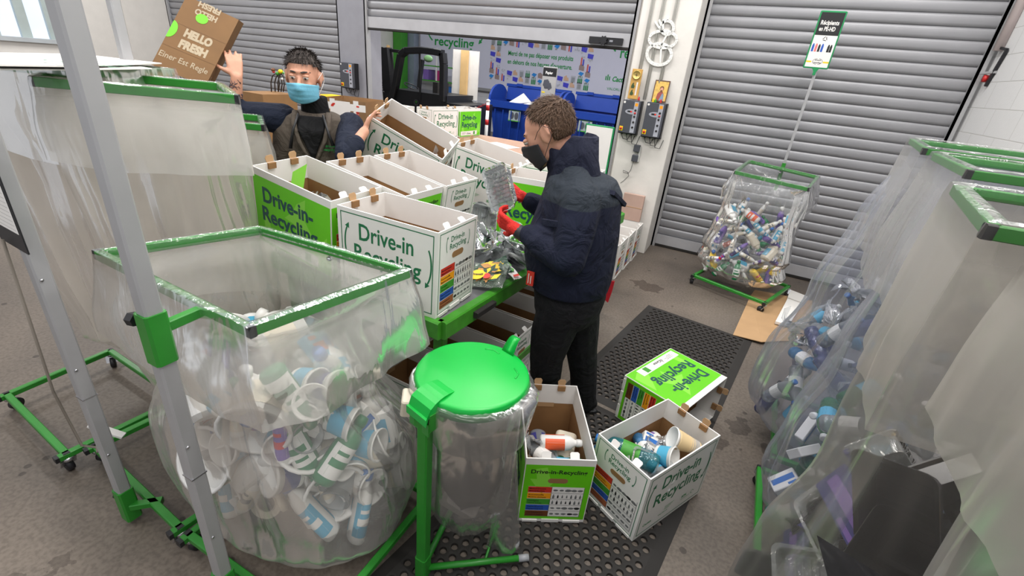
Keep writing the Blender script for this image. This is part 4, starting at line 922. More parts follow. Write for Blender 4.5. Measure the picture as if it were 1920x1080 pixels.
KN = {
 'wb': (lambda: P_bottle(PW, PBL, LTB, CARD_W), 'white bottle with a blue cap', 'bottle'),
 'ww': (lambda: P_bottle(PW, PW, PCR, GREY_INK, .19, .034), 'plain white bottle with a white cap', 'bottle'),
 'wp': (lambda: P_bottle(PW, PW, PLIL, PRD, .21, .036), 'white bottle with a purple label', 'bottle'),
 'nv': (lambda: P_bottle(PLIL, PW, PNV, CARD_W, .23, .04), 'purple bottle with a white cap', 'bottle'),
 'gc': (lambda: P_bottle(PGR, PGR, PW, PGR, .2, .034, 1), 'green round bottle with a white band', 'bottle'),
 'gy': (lambda: P_bottle(PGY, CAPB, PNV, CARD_W, .24, .042), 'dark grey bottle with a black cap', 'bottle'),
 'ye': (lambda: P_bottle(PYE, PYE, PYE, PRD, .22, .045), 'yellow bottle', 'bottle'),
 'or': (lambda: P_bottle(PW, PW, POR, CARD_W, .2, .036, 1), 'white bottle with an orange label', 'bottle'),
 'jg': (lambda: P_jug(PW, PW), 'big white canister with a label', 'canister'),
 'jc': (lambda: P_jug(PCR, PGR), 'cream canister with a green cap', 'canister'),
 'p1': (lambda: P_pot(PW, LTB), 'open white pot with a blue label', 'pot'),
 'p2': (lambda: P_pot(PW, PW, .06, .05), 'open plain white pot', 'pot'),
 'p3': (lambda: P_pot(PW, PNV, .08, .042, PW), 'closed white pot with a navy label', 'pot'),
 'p4': (lambda: P_pot(PW, POR, .05, .048), 'shallow white pot with an orange label', 'pot'),
 'p5': (lambda: P_pot(PT_C, PT_C, .10, .04), 'clear plastic cup', 'cup'),
 'tub': (lambda: P_pot(PW, PCR, .14, .085), 'large white bucket-like tub', 'tub'),
 'ld': (lambda: P_lid(PW), 'round white lid', 'lid'),
 'lc': (lambda: P_lid(PCR, .045), 'round cream lid', 'lid'),
 'cb': (lambda: P_carton(LTB, POR), 'light blue carton with an orange stripe', 'carton'),
 'cw': (lambda: P_carton(CARD_W, PBL, .12, .08, .04), 'white carton with a blue stripe', 'carton'),
 'co': (lambda: P_carton(YEL, ORA, .12, .08, .03), 'yellow and orange carton', 'carton'),
 'tb': (lambda: P_tray(PBK, .24, .17, .05), 'black food tray', 'tray'),
 'tc': (lambda: P_tray(PT_C), 'clear food tray', 'tray'),
 'tv': (lambda: P_carton(PNV, PLIL, .2, .1, .02), 'violet sleeve of a food tray', 'sleeve'),
 'c': (lambda: P_pet(PT_C, PW, LTB), 'clear bottle with a white cap', 'bottle'),
 'cr': (lambda: P_pet(PT_C, PRD, PT_C, .22, .034), 'clear drink bottle with a red cap', 'bottle'),
 'cbl': (lambda: P_pet(PT_C, PBL, CARD_W, .24, .036), 'clear drink bottle with a blue cap', 'bottle'),
 'b': (lambda: P_pet(PT_B, PBL, CARD_W), 'blue drink bottle with a white label', 'bottle'),
 'i': (lambda: P_pet(PT_I, CAPB, PT_I), 'bluish grey drink bottle', 'bottle'),
 'g': (lambda: P_pet(PT_G, PW, LTB, .26, .037), 'green bottle with a pale blue label', 'bottle'),
 't': (lambda: P_pet(PT_T, PBL, GRN, .27, .042), 'turquoise bottle with a green label', 'bottle'),
 'fc': (lambda: P_film(PT_C, .09, 3), 'crumpled clear film', 'film'),
 'fb': (lambda: P_film(film('black_film', (24, 24, 28), .93, .32, .45, .5, 8, .1), .15, 5), 'crumpled black film', 'film'),
 'fo': (lambda: P_film(film('amber_film', (170, 120, 60), .6, .15, 1.0, .5, 8, .1), .12, 7), 'crumpled amber film', 'film'),
}
PR = {}; USED = {}
def put(kind, M, where, group=None):
    if kind not in PR: o, r = KN[kind][0](); PR[kind] = (o, r); o.matrix_basis = M
    else: o = copy_tree(PR[kind][0], None, M)
    lb = (KN[kind][1]+' '+where).strip(); key = lb
    words = ['', ', tilted left', ', tilted right', ', lying flat', ', upside down']
    tag(o, lb, KN[kind][2], group)
    return o
ORI = ['front', 'front-right', 'right', 'back-right', 'back', 'back-left', 'left', 'front-left']
def fill(levels, kinds, n, where, group, seed, zlo, zhi, rlo=.55, rhi=.80, lie=.6, sep=.80, scale=1.0):
    rnd = random.Random(seed); pts = []; tries = 0
    def lev(z):
        for a, b in zip(levels, levels[1:]):
            if a[0] >= z >= b[0]: f = (a[0]-z)/(a[0]-b[0]); return [a[i]+(b[i]-a[i])*f for i in range(1, 5)]
        return list(levels[0][1:] if z > levels[0][0] else levels[-1][1:])
    seen = {}
    while len(pts) < n and tries < n*160:
        tries += 1; z = rnd.uniform(zlo, zhi); a = rnd.uniform(0, 2*pi); l = lev(z); f = rnd.uniform(rlo, rhi)
        p = V((l[0]+cos(a)*l[2]*f, l[1]+sin(a)*l[3]*f, z)); k = kinds[len(pts) % len(kinds)] if rnd.random() < .5 else rnd.choice(kinds)
        if k not in PR: o, r = KN[k][0](); PR[k] = (o, r); fresh = True
        r = PR[k][1]*scale
        if any((p-q).length < (r+rq)*sep for q, rq in pts): continue
        pts.append((p, r))
        # lie mostly along the film, label outwards
        out = V((cos(a)*l[3], sin(a)*l[2], .12)).normalized(); tng = V((-out.y, out.x, 0)).normalized()
        th = rnd.uniform(-1.2, 1.2)+(pi/2 if rnd.random() < lie else 0); ax = (V((0, 0, 1))*cos(th)+tng*sin(th))
        ax = (ax-out*ax.dot(out)*.7).normalized()
        if KN[k][2] in ('pot', 'lid', 'cup', 'tub', 'tray', 'carton', 'sleeve') : ax = (out+V((rnd.uniform(-.6, .6), rnd.uniform(-.6, .6), rnd.uniform(-.5, .5)))).normalized()
        x = out-ax*out.dot(ax); x = x.normalized() if x.length > .1 else ax.orthogonal().normalized(); y = ax.cross(x)
        M = Matrix(((x.x, y.x, ax.x, p.x), (x.y, y.y, ax.y, p.y), (x.z, y.z, ax.z, p.z), (0, 0, 0, 1))) @ Matrix.Scale(scale, 4)
        hz = ['low', 'lower', 'upper', 'top'][min(3, int(4*(z-zlo)/(zhi-zlo)))]
        # compass seen from the camera
        vd = V((l[0], l[1], 0)).normalized(); rt = V((vd.y, -vd.x, 0)); dd = V((cos(a), sin(a), 0)); aa = atan2(dd.dot(rt), -dd.dot(vd))
        wd = ORI[int(round(aa/(pi/4))) % 8]
        w_ = f'{where}, {hz} {wd}'
        if PR[k][0].get('label') is None: o = PR[k][0]; o.matrix_basis = M; tag(o, KN[k][1]+' '+w_, KN[k][2], group)
        else: o = put(k, M, w_, group)
        lab = o['label']; c = seen.get(lab, 0); seen[lab] = c+1
        if c: o['label'] = lab.replace(hz, {1: 'inner '+hz, 2: 'outer '+hz}.get(c, 'deep '+hz))
    return pts
LN_ = [(.78, -1.42, .96, .42, .30), (.5, -1.45, 1.01, .61, .37), (.3, -1.43, 1.01, .61, .38), (.17, -1.36, .97, .52, .35), (.135, -1.34, .94, .42, .28)]
fill(LN_, ['p1', 'ww', 'p2', 'ld', 'wb', 'p3', 'tub', 'jg', 'p4', 'cb', 'ww', 'gc', 'p5', 'lc', 'p1', 'wp', 'p2', 'cw', 'jg', 'wb'], 190, 'in nearest left bag', 'contents of the nearest left bag', 5, .26, .80, .5, .76, .6, .44, 1.35)
LF_ = [(.82, .31, 5.22, .37, .28), (.6, .29, 5.22, .42, .31), (.42, .27, 5.2, .46, .34), (.25, .27, 5.18, .47, .34), (.16, .27, 5.17, .40, .28), (.13, .27, 5.17, .3, .2)]
fill(LF_, ['wb', 'ww', 'nv', 'jg', 'wp', 'ww', 'gy', 'wb', 'gc', 'nv', 'or', 'ww', 'jc', 'wb', 'ye'], 74, 'in bag by right shutter', 'contents of the bag by the shutter', 9, .18, .84, .6, .84, .6, .56)
LC_ = [(1.0, .96, 2.7, .43, .32), (.6, .94, 2.75, .50, .38), (.35, .94, 2.78, .52, .42), (.16, .94, 2.78, .44, .36), (.13, .94, 2.78, .3, .25)]
fill(LC_, ['c', 'i', 'b', 'i', 'cr', 'i', 'cbl', 'c', 'fc', 'b'], 64, 'in farthest right bag', 'contents of the farthest right bag', 13, .2, 1.05, .62, .86, .6, .5)
LA_ = [(1.0, .96, 2.0, .42, .27), (.6, .94, 2.02, .46, .29), (.35, .94, 2.02, .47, .30), (.16, .94, 2.02, .42, .26), (.13, .94, 2.02, .3, .2)]
fill(LA_, ['g', 't', 'g', 'b', 'cw', 'g', 'cbl', 't', 'g'], 46, 'in second right bag', 'contents of the second right bag', 17, .2, .85, .6, .86, .6, .5)
LB_ = [(1.0, .84, 1.27, .42, .28), (.6, .83, 1.28, .46, .33), (.35, .83, 1.28, .48, .34), (.16, .83, 1.28, .42, .3), (.13, .83, 1.28, .3, .2)]
fill(LB_, ['tb', 'tb', 'tc', 'tb', 'tv', 'co', 'tb', 'tb', 'tc', 'cw'], 60, 'in milky right bag', 'contents of the milky right bag', 19, .22, 1.0, .55, .76, .6, .46, 1.15)
LD_ = [(1.3, .80, .62, .39, .26), (.9, .80, .62, .40, .27), (.5, .80, .62, .44, .30), (.2, .80, .62, .4, .28)]
fill(LD_, ['fb', 'fo', 'fb', 'tb', 'fc', 'fb', 'tc'], 46, 'in bottom right bag', 'contents of the bottom right bag', 23, .3, 1.2, .45, .72, .6, .5, 1.15)
# inside the floor boxes
def lay(kind, x, y, z, rx, ry, rz, where, s_=1.0, group=None):
    return put(kind, Matrix.Translation((x, y, z)) @ Euler((rx, ry, rz)).to_matrix().to_4x4() @ Matrix.Scale(s_, 4), where, group)
cA = V((-.205, 1.55, 0))+V((-.485, .875, 0))*.16+V((-.875, -.485, 0))*.155
for i, (k, dx, dy, dz, rz, w_) in enumerate((('or', .02, .05, .15, 2.0, 'lying in the upright green floor box'), ('cbl', -.03, -.06, .11, 1.2, 'in the upright green floor box'), ('gy', -.10, .04, .07, .5, 'at the left in the upright green floor box'),
        ('c', .08, -.05, .10, 1.9, 'in the upright green floor box'), ('gc', .10, .03, .06, 2.2, 'at the right in the upright green floor box'), ('fc', -.09, -.03, .10, 0, 'in the upright green floor box'), ('jc', .02, .14, .06, .2, 'at the back of the upright green floor box'), ('p1', .01, -.01, .045, .5, 'at the bottom of the upright green floor box'))):
    lay(k, cA.x+dx*.8, cA.y+dy*.8, dz+.17, pi/2*.95, 0, rz, w_, 1.0, 'waste in the green floor box')
uB = V((.47, .88, 0)); vB = V((-.88, .47, 0)); oB = V((.023, 1.571, 0))
for i, (k, a, b, z, rx, ry, rz, s_, w_) in enumerate((('t', .17, .23, .33, 1.45, .1, -1.5, 1.15, 'in the white floor box, with the green label up'), ('t', .10, .22, .27, 1.3, .2, -2.0, 1.0, 'in the corner of the white floor box'), ('p1', .32, .10, .33, 1.2, .3, 1.2, 1.2, 'in the white floor box'),
        ('tc', .20, .10, .31, .5, .3, .3, 1.1, 'near the front rim of the white floor box'), ('fc', .12, .13, .31, .2, .2, .4, .8, 'at the front corner of the white floor box'), ('c', .24, .09, .30, 1.45, .1, 1.0, .8, 'at the right rim of the white floor box'),
        ('b', .30, .20, .29, 1.5, 0, .6, .9, 'at the middle of the white floor box'), ('cw', .38, .22, .29, .4, .3, .2, 1.0, 'at the back of the white floor box'), ('fc', .28, .16, .31, .8, .2, 1.4, .8, 'in the middle of the white floor box'),
        ('wp', .36, .25, .28, 1.5, .2, -.5, 1.0, 'at the back of the white floor box'), ('cbl', .12, .14, .24, 1.5, 0, .9, 1.0, 'low in the white floor box'), ('fc', .40, .17, .28, .3, .9, .1, .8, 'at the far end of the white floor box'), ('jg', .18, .15, .18, 1.5, 0, 2.2, 1.3, 'deep in the white floor box'), ('jg', .34, .15, .18, 1.5, 0, .4, 1.3, 'at the bottom of the white floor box'))):
    a = .07+(a-.1)*.95; b = .06+(b-.05)*.95; z -= .035; q = oB+uB*a+vB*b; lay(k, q.x, q.y, z, rx, ry, rz, w_, s_, 'waste in the white floor box')
# corrugated paper cup in the white floor box
q = oB+uB*.40+vB*.09; pc = thing('paper_cup', (q.x, q.y, .335), 'tan ribbed paper cup with a white rim in the white floor box', 'cup'); pc.rotation_euler = (-1.25, 0, 1.95)
m = MB(); pr = []
for k in range(12): pr += [(.030+.0018*k, -.065+.011*k), (.0325+.0018*k, -.060+.011*k)]
m.lathe(pr, 22); m.build('ribbed_sleeve', mat('tan_paper', (222, 196, 150), .6), pc, True)
m = MB(); m.lathe([(.050, .066), (.056, .072), (.056, .080), (.050, .080), (.034, -.055), (.002, -.055)], 22); m.build('cup_rim', PW, pc, True)
# ------------------------------------------------------------------ people
HVOL = .22
SKIN1 = mat('skin_fair', (205, 150, 124), .5, var=.05, vscale=30, bump=.05, bscale=120)
SKIN2 = mat('skin_tanned', (206, 152, 128), .5, var=.05, vscale=30, bump=.05, bscale=120)
def cloth(name, c, var=.14, yoke=None):
    if name in MATS: return MATS[name]
    m = mat(name, c, .85, var=var, vscale=7, bump=.5, bscale=9, spec=.25)
    nt = m.node_tree; N = nt.nodes; L = nt.links; tc = [n for n in N if n.type == 'TEX_COORD'][0]; b = [n for n in N if n.type == 'BUMP'][0]
    b.inputs['Distance'].default_value = .07
    w_ = N.new('ShaderNodeTexNoise'); w_.inputs['Scale'].default_value = 8; w_.inputs['Distortion'].default_value = 1.2; w_.inputs['Detail'].default_value = 5
    L.new(tc.outputs['Object'], w_.inputs['Vector']); L.new(w_.outputs['Fac'], b.inputs['Height'])
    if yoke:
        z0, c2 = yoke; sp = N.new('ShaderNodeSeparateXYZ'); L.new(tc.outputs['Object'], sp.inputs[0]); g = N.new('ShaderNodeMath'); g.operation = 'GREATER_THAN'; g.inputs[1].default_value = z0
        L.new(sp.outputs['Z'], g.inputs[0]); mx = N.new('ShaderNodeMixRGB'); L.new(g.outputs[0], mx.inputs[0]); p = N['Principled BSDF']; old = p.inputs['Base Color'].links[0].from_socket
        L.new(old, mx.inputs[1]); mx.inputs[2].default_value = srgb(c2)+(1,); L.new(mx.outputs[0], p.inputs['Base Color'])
    return m
def frame3(fwd, up=(0, 0, 1)):
    f = V(fwd).normalized(); l = V(up).cross(f).normalized(); u = f.cross(l); return f, l, u     # forward, left, up
def head_shapes(m, c, R, k=1.0):
    """R: 3x3 with columns forward, left, up; c: centre of the skull"""
    def E(o, r, rot=None): m.ell(V(c)+R @ V(o)*k, V(r)*k, R if rot is None else R @ rot, 20, 14)
    E((-.012, 0, .025), (.098, .078, .092))          # cranium
    E((.030, 0, -.010), (.066, .066, .085))          # face
    E((.035, 0, -.068), (.052, .050, .045))          # jaw
    E((.070, 0, -.094), (.022, .024, .018))          # chin
    E((.078, 0, .027), (.018, .050, .011))           # brow
    E((.068, .034, -.036), (.022, .022, .020)); E((.068, -.034, -.036), (.022, .022, .020))  # cheeks
    cap(m, V(c)+R @ V((.090, 0, .006))*k, .008*k, V(c)+R @ V((.114, 0, -.034))*k, .0135*k)
    for s_ in (1, -1): E((.100, s_*.011, -.036), (.010, .008, .007))
    E((.088, 0, -.062), (.012, .024, .006)); E((.086, 0, -.073), (.012, .020, .007))
    for s_ in (1, -1):
        E((-.008, s_*.083, -.006), (.021, .009, .034), Matrix.Rotation(radians(-12), 3, 'Y')); E((-.006, s_*.080, -.034), (.010, .007, .013))
        cap(m, V(c)+R @ V((-.018, s_*.090, .022))*k, .006*k, V(c)+R @ V((-.027, s_*.092, -.012))*k, .006*k)
def eyes(parent, c, R, k=1.0, iris=(70, 50, 36), lid=.4, skin=None):
    W_ = mat('eye_white', (210, 204, 198), .25); I_ = mat('iris_brown', iris, .2); P_ = mat('pupil', (12, 12, 12), .1)
    for s_ in (1, -1):
        o = V(c)+R @ V((.0880, s_*.031, .002))*k; m = MB(); m.ell(o, (.012*k, .0135*k, .0105*k), R, 14, 10); e = m.build('eye', W_, parent)
        m = MB(); m.ell(o+R @ V((.0088, 0, -.003))*k, (.0042*k, .0062*k, .0062*k), R, 12, 8); m.build('iris', I_, e)
        m = MB(); m.ell(o+R @ V((.0118, 0, -.003))*k, (.0018*k, .0026*k, .0026*k), R, 10, 6); m.build('pupil', P_, e)
        m = MB()
        m.ell(o+R @ V((-.0005, 0, .0106-.006*lid))*k, (.0142*k, .0165*k, .0092*k), R, 14, 10); m.build('eyelid', skin, parent)
def hair(parent, c, R, k, col, zlow, hairline, n=1600, ln=.022, seed=1, bald=0.0, top=1.0):
    """cap of short strands over the skull; hairline(a, t) says where hair grows (direction in head axes)"""
    rnd = random.Random(seed); m = MB(); vs = []; fs = []; NA, NT = 40, 22
    ctr = V((-.012, 0, .025)); rad = V((.104, .084, .100))
    def pos(d, g=1.0): return V(c)+R @ (V((ctr.x+d.x*rad.x*g, ctr.y+d.y*rad.y*g, ctr.z+d.z*rad.z*g))*k)
    grid = {}
    for i in range(NT+1):
        for j in range(NA):
            t = pi*i/NT; a = 2*pi*j/NA; d = V((sin(t)*cos(a), sin(t)*sin(a), cos(t)))
            nn = noise.noise(d*9+V((seed, 0, 0)))*.03; ok = hairline(d); vs.append(pos(d, 1+nn*top if ok else .93)); grid[i, j] = (len(vs)-1, ok)
    for i in range(NT):
        for j in range(NA):
            q = [grid[i, j], grid[i+1, j], grid[i+1, (j+1) % NA], grid[i, (j+1) % NA]]
            if sum(x[1] for x in q) >= 2: fs.append(tuple(x[0] for x in q))
    m.add(vs, fs, 0, True)
    for _ in range(n):
        d = V((rnd.gauss(0, 1), rnd.gauss(0, 1), rnd.gauss(0, 1))).normalized()
        if not hairline(d): continue
        p = pos(d, .99); nrm = (R @ d).normalized(); flow = R @ V((.5, d.y*.6, -.55 if d.z < .6 else .1)); tn = (flow-nrm*flow.dot(nrm)); tn = tn.normalized() if tn.length > .01 else V((1, 0, 0))
        q = V((rnd.uniform(-1, 1), rnd.uniform(-1, 1), rnd.uniform(-1, 1)))*.35
        dirn = (nrm*HVOL*(1 if d.z > .3 else .5)+tn*.8+q).normalized(); L_ = ln*rnd.uniform(.6, 1.2)*(1 if d.z > .1 else .6)*k; sd = dirn.cross(nrm).normalized()*.0016*k
        m.add([p-sd, p+sd, p+dirn*L_*.6+sd*.7+nrm*.002, p+dirn*L_-nrm*.002, p+dirn*L_*.6-sd*.7+nrm*.002], [(0, 1, 2, 4), (4, 2, 3)])
    return m.build('hair', col, parent)
def mask_mesh(parent, c, R, k, material, loops=True, top=-.020, loopmat=None):
    m = MB(); NX, NY = 22, 14; vs = []
    for i in range(NY+1):
        v = i/NY; z = top-v*(.114+top)
        for j in range(NX+1):
            u = (j/NX-.5)*2; a = u*radians(74)
            wz = 1-.28*abs(u)**2*(abs(v-.5)*2)**1.5
            zz = -.052+(z+.052)*wz*(1-.15*abs(u))
            bulge = sin(pi*min(1, v*1.05))**.6 if v < 1 else 0
            prof = .110-.004*v if v < .35 else .1086-.026*((v-.35)/.65)**1.6
            nose_ = .016*math.exp(-(u/.22)**2)*math.exp(-((v-.22)/.22)**2)
            rx = prof+nose_+.002*sin(v*26)*(1-abs(u)); ry = .074-.006*v
            # round the jaw
            x = cos(a)*rx*(1 if abs(u) < 1 else 1); y = sin(a)*ry*1.03
            vs.append(V(c)+R @ (V((x, y, zz))*k))
    m.add(vs, [(i*(NX+1)+j, i*(NX+1)+j+1, (i+1)*(NX+1)+j+1, (i+1)*(NX+1)+j) for i in range(NY) for j in range(NX)], 0, True)
    o = m.build('face_mask', material, parent); md = o.modifiers.new('s', 'SOLIDIFY'); md.thickness = .0025
    if loops:
        m = MB()
        for s_ in (1, -1):
            P = lambda x, y, z: V(c)+R @ (V((x, s_*y, z))*k)
            m.tube([P(.036, .073, -.006), P(.015, .082, .012), P(-.012, .088, .026), P(-.030, .089, .010), P(-.030, .087, -.02), P(-.01, .083, -.038), P(.03, .070, -.075)], .0014, 6)
        m.build('ear_loop', loopmat or material, o)
    return o
def finger(m, base, d, n_, lens, r, curl):
    """d: direction, n_: palm side normal (curls towards it)"""
    p = V(base); d = V(d).normalized(); n_ = V(n_).normalized(); ax = d.cross(n_).normalized(); rr = r
    for i, L_ in enumerate(lens):
        d = Matrix.Rotation(curl[i], 3, ax) @ d; q = p+d*L_; cap(m, p, rr, q, rr*.92, 8); p = q; rr *= .92
def hand(m, wrist, d, pn, side, k=1.0, curl=(.3, .5, .4), tcurl=.3, spread=.10):
    """d: wrist to knuckles, pn: palm normal (palm faces pn), side: +1 thumb on the side of d x pn"""
    d = V(d).normalized(); pn = V(pn); pn = (pn-d*pn.dot(d)).normalized(); s_ = d.cross(pn)*side; w_ = V(wrist)
    for o, r0, r1 in ((-.030, .015, .0125), (-.010, .017, .0135), (.010, .018, .0135), (.028, .017, .0135)): cap(m, w_+s_*o*.6*k+d*.008*k, r0*k, w_+s_*o*k+d*.078*k, r1*k, 8)
    for i, (o, ln) in enumerate(((.032, .95), (.011, 1.05), (-.011, .98), (-.032, .80))):
        dd = d+s_*(o/.03)*spread; finger(m, w_+s_*o*k+d*.085*k, dd, pn, [.040*ln*k, .027*ln*k, .021*ln*k], .0092*k, [curl[0]*(1+.12*i), curl[1], curl[2]])
    b = w_+s_*.030*k+d*.022*k; td = (d*.55+s_*.85+pn*.25).normalized(); p = b
    for L_, r0, r1 in ((.040, .016, .012), (.032, .0115, .0105), (.026, .0105, .009)):
        q = p+td*L_*k; cap(m, p, r0*k, q, r1*k, 8); p = q; td = (td+d*tcurl+pn*tcurl*.6).normalized()
# ---- worker in the dark jacket, seen from his left side, bent over the table
w1 = thing('person', (-.6, 2.1, 0), 'person in a navy work jacket, black mask and red gloves, looking down at a tray', 'person')
f_, l_, u_ = frame3((-1, -.10, -.62)); HR = Matrix((f_, l_, u_)).transposed(); HC = V((-.80, 2.02, 1.655)); HK = 1.16
m = MB(); head_shapes(m, HC, HR, HK)
cap(m, HC+HR @ V((-.02, 0, -.03)), .058, (-.66, 2.06, 1.47), .066)
loft(m, [((-.66, 2.06, 1.47), .06, .07, 0), ((-.62, 2.06, 1.38), .11, .14, 0), ((-.63, 2.06, 1.15), .13, .16, 0), ((-.6, 2.06, .95), .13, .16, 0), ((-.6, 2.06, .88), .12, .15, 0)])
LS, LE, LWp = V((-.57, 1.87, 1.415)), V((-.555, 1.80, 1.175)), V((-.80, 1.84, 1.225)); RS, RE, RWp = V((-.66, 2.25, 1.41)), V((-.74, 2.30, 1.19)), V((-.95, 2.17, 1.29))
chain(m, (LS, .055), (LE, .042), (LWp, .03)); chain(m, (RS, .055), (RE, .042), (RWp, .03))
chain(m, ((-.6, 1.97, .92), .09), ((-.66, 2.05, .5), .06), ((-.66, 2.10, .1), .04)); chain(m, ((-.58, 2.15, .92), .09), ((-.54, 2.24, .5), .06), ((-.49, 2.34, .1), .04))
blob('body', m, SKIN2, w1, .0075, 2)
eyes(w1, HC, HR, HK, lid=1.0, skin=SKIN2)
m = MB()
for s_ in (1, -1): cap(m, HC+HR @ V((.096, s_*.012, .026))*HK, .0035, HC+HR @ V((.080, s_*.05, .028))*HK, .003, 6)
m.build('eyebrow', mat('dark_brown_hair', (66, 48, 36), .8), w1)
HB = mat('brown_hair', (84, 62, 46), .75, var=.25, vscale=60)
hair(w1, HC, HR, HK, HB, 0, lambda d: (d.z > -.66 if d.x < -.12 else d.z > .12+d.x*.95) and not (d.x > .45 and abs(d.y) < .8 and d.z < .80) and not (abs(d.y) > .72 and d.x > -.25 and d.z < .05), 5200, .024, 4, top=.8)
MB_ = mat('black_mask_cloth', (34, 34, 38), .8)
mask_mesh(w1, HC, HR, HK*1.07, MB_, top=-.006)
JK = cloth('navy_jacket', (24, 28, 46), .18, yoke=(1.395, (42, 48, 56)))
m = MB()
loft(m, [((-.64, 2.06, 1.50), .10, .13, 0), ((-.62, 2.06, 1.475), .15, .20, 0), ((-.61, 2.06, 1.42), .175, .235, 0), ((-.615, 2.06, 1.34), .19, .235, 0), ((-.625, 2.06, 1.22), .215, .235, 0), ((-.63, 2.06, 1.10), .225, .235, 0), ((-.62, 2.07, 1.0), .215, .225, 0), ((-.61, 2.07, .93), .195, .21, 0)], 32)
chain(m, (LS+V((.0, .02, -.01)), .098), (LS.lerp(LE, .5)+V((.01, 0, 0)), .088), (LE, .080), (LE.lerp(LWp, .55), .068), (LWp+V((.04, 0, 0)), .052))
chain(m, (RS+V((.0, -.02, -.01)), .098), (RS.lerp(RE, .5), .088), (RE, .078), (RE.lerp(RWp, .55), .064), (RWp+V((.03, .01, -.01)), .050))
cap(m, (-.60, 1.93, 1.45), .07, (-.66, 2.02, 1.50), .07); cap(m, (-.66, 2.2, 1.44), .07, (-.68, 2.1, 1.50), .07)
# folds

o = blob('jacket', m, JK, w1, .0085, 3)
# collar, storm flap, epaulette, label
NV = cloth('navy_collar', (30, 33, 50), .1)
m = MB(); n = 26; vs = []; cc = V((-.665, 2.055, 1.48))
for z, gx, gy, off in ((-.04, .13, .125, 0), (.05, .112, .105, -.012), (.150, .118, .108, -.035), (.156, .110, .100, -.037), (.03, .095, .09, -.010)):
    for i in range(n):
        a = radians(198+324*i/(n-1)); zz = z*(1.0 if cos(a) > 0 else .75)
        vs.append(cc+V((cos(a)*gx+off, sin(a)*gy, zz-(.035 if cos(a) < -.6 else 0)+(.028 if cos(a) > .3 else 0))))
m.add(vs, [(r_*n+i, r_*n+i+1, (r_+1)*n+i+1, (r_+1)*n+i) for r_ in range(4) for i in range(n-1)], 0, True); oc = m.build('collar', NV, w1)
m = MB(); m.bar(LS+V((-.12, -.075, -.10)), LS+V((.05, -.085, -.085)), .012, .028); m.build('chest_flap', NV, w1)
m = MB(); m.bar((-.47, 1.98, 1.455), (-.44, 2.12, 1.38), .05, .02); m.build('back_flap', NV, w1)
for z in (1.47, 1.40, 1.33): pass
m = MB(); q = V((-.735, 1.845, 1.015)); m.box(q-V((.018, .004, .035)), q+V((.018, .004, .035))); ol = m.build('red_tag', RED, w1)
m = MB(); F = frm(q+V((-.018, -.0045, -.035)), (1, 0, 0), (0, 0, 1)); rect(m, F, .008, .01, .012, .06, 0); rect(m, F, .02, .01, .024, .05, 0); m.build('tag_print', CARD_W, ol)
# trousers, shoes
TR = cloth('black_trousers', (25, 25, 28), .12)
m = MB()
loft(m, [((-.61, 2.07, 1.0), .175, .19, 0), ((-.60, 2.07, .90), .185, .19, 0), ((-.60, 2.07, .80), .17, .185, 0), ((-.60, 2.07, .74), .13, .16, 0)])
chain(m, ((-.60, 1.99, .86), .125), ((-.64, 2.01, .66), .115), ((-.665, 2.05, .48), .095), ((-.66, 2.08, .3), .086), ((-.665, 2.10, .08), .080))
chain(m, ((-.58, 2.14, .86), .12), ((-.555, 2.2, .66), .112), ((-.53, 2.25, .48), .092), ((-.50, 2.29, .3), .082), ((-.475, 2.33, .07), .078))
for a, b, r_ in (((-.71, 2.03, .40), (-.62, 2.03, .37), .03), ((-.71, 2.05, .24), (-.62, 2.05, .21), .03), ((-.73, 2.07, .12), (-.63, 2.07, .12), .03)): cap(m, a, r_, b, r_*.9, 8)
blob('trousers', m, TR, w1, .009, 3)
for (x, y, dx) in ((-.665, 2.10, 0), (-.475, 2.34, 0)):
    m = MB(); m.ell((x-.07, y, .055), (.145, .05, .045), None, 16, 10); m.ell((x+.02, y, .07), (.07, .046, .055), None, 12, 8); s1 = blob('shoe', m, mat('black_shoe', (22, 22, 24), .5), w1, .007, 2)
    m = MB(); m.ell((x-.06, y, .022), (.16, .054, .018), None, 18, 8); m.build('sole', CAPB, s1)
# gloves
GL = mat('red_knit_glove', (206, 34, 26), .8, var=.12, vscale=90, bump=.5, bscale=260)
m = MB(); hand(m, (-.842, 1.845, 1.235), (-.93, .22, .22), (-.1, .9, .35), 1, 1.06, (.55, .75, .5), .35); cap(m, (-.800, 1.84, 1.225), .031, (-.85, 1.845, 1.24), .030); g1 = blob('glove', m, GL, w1, .0042, 2)
m = MB(); hand(m, (-.965, 2.165, 1.30), (-.42, -.75, .35), (-.6, .1, -.6), -1, 1.04, (.5, .7, .5), .3); cap(m, (-.94, 2.18, 1.285), .03, (-.97, 2.16, 1.305), .03); g2 = blob('glove', m, GL, w1, .0042, 2)
m = MB(); cap(m, (-.775, 1.84, 1.215), .036, (-.812, 1.843, 1.226), .035); m.build('glove_cuff', CAPB, g1)
m = MB(); cap(m, (-.925, 2.19, 1.27), .036, (-.945, 2.178, 1.288), .034); m.build('glove_cuff', CAPB, g2)
# the clear tray he holds
M_ = Matrix.Translation((-1.005, 2.0, 1.365)) @ Euler((radians(82), radians(62), radians(-20))).to_matrix().to_4x4() @ Matrix.Scale(1.12, 4)
o = P_tray(film('shiny_tray_film', (214, 218, 222), .42, .1, 1.6, .9, 20, .5), .20, .14, .045)[0]; o.matrix_basis = M_; tag(o, 'crinkled clear food tray held in the red gloves', 'tray')
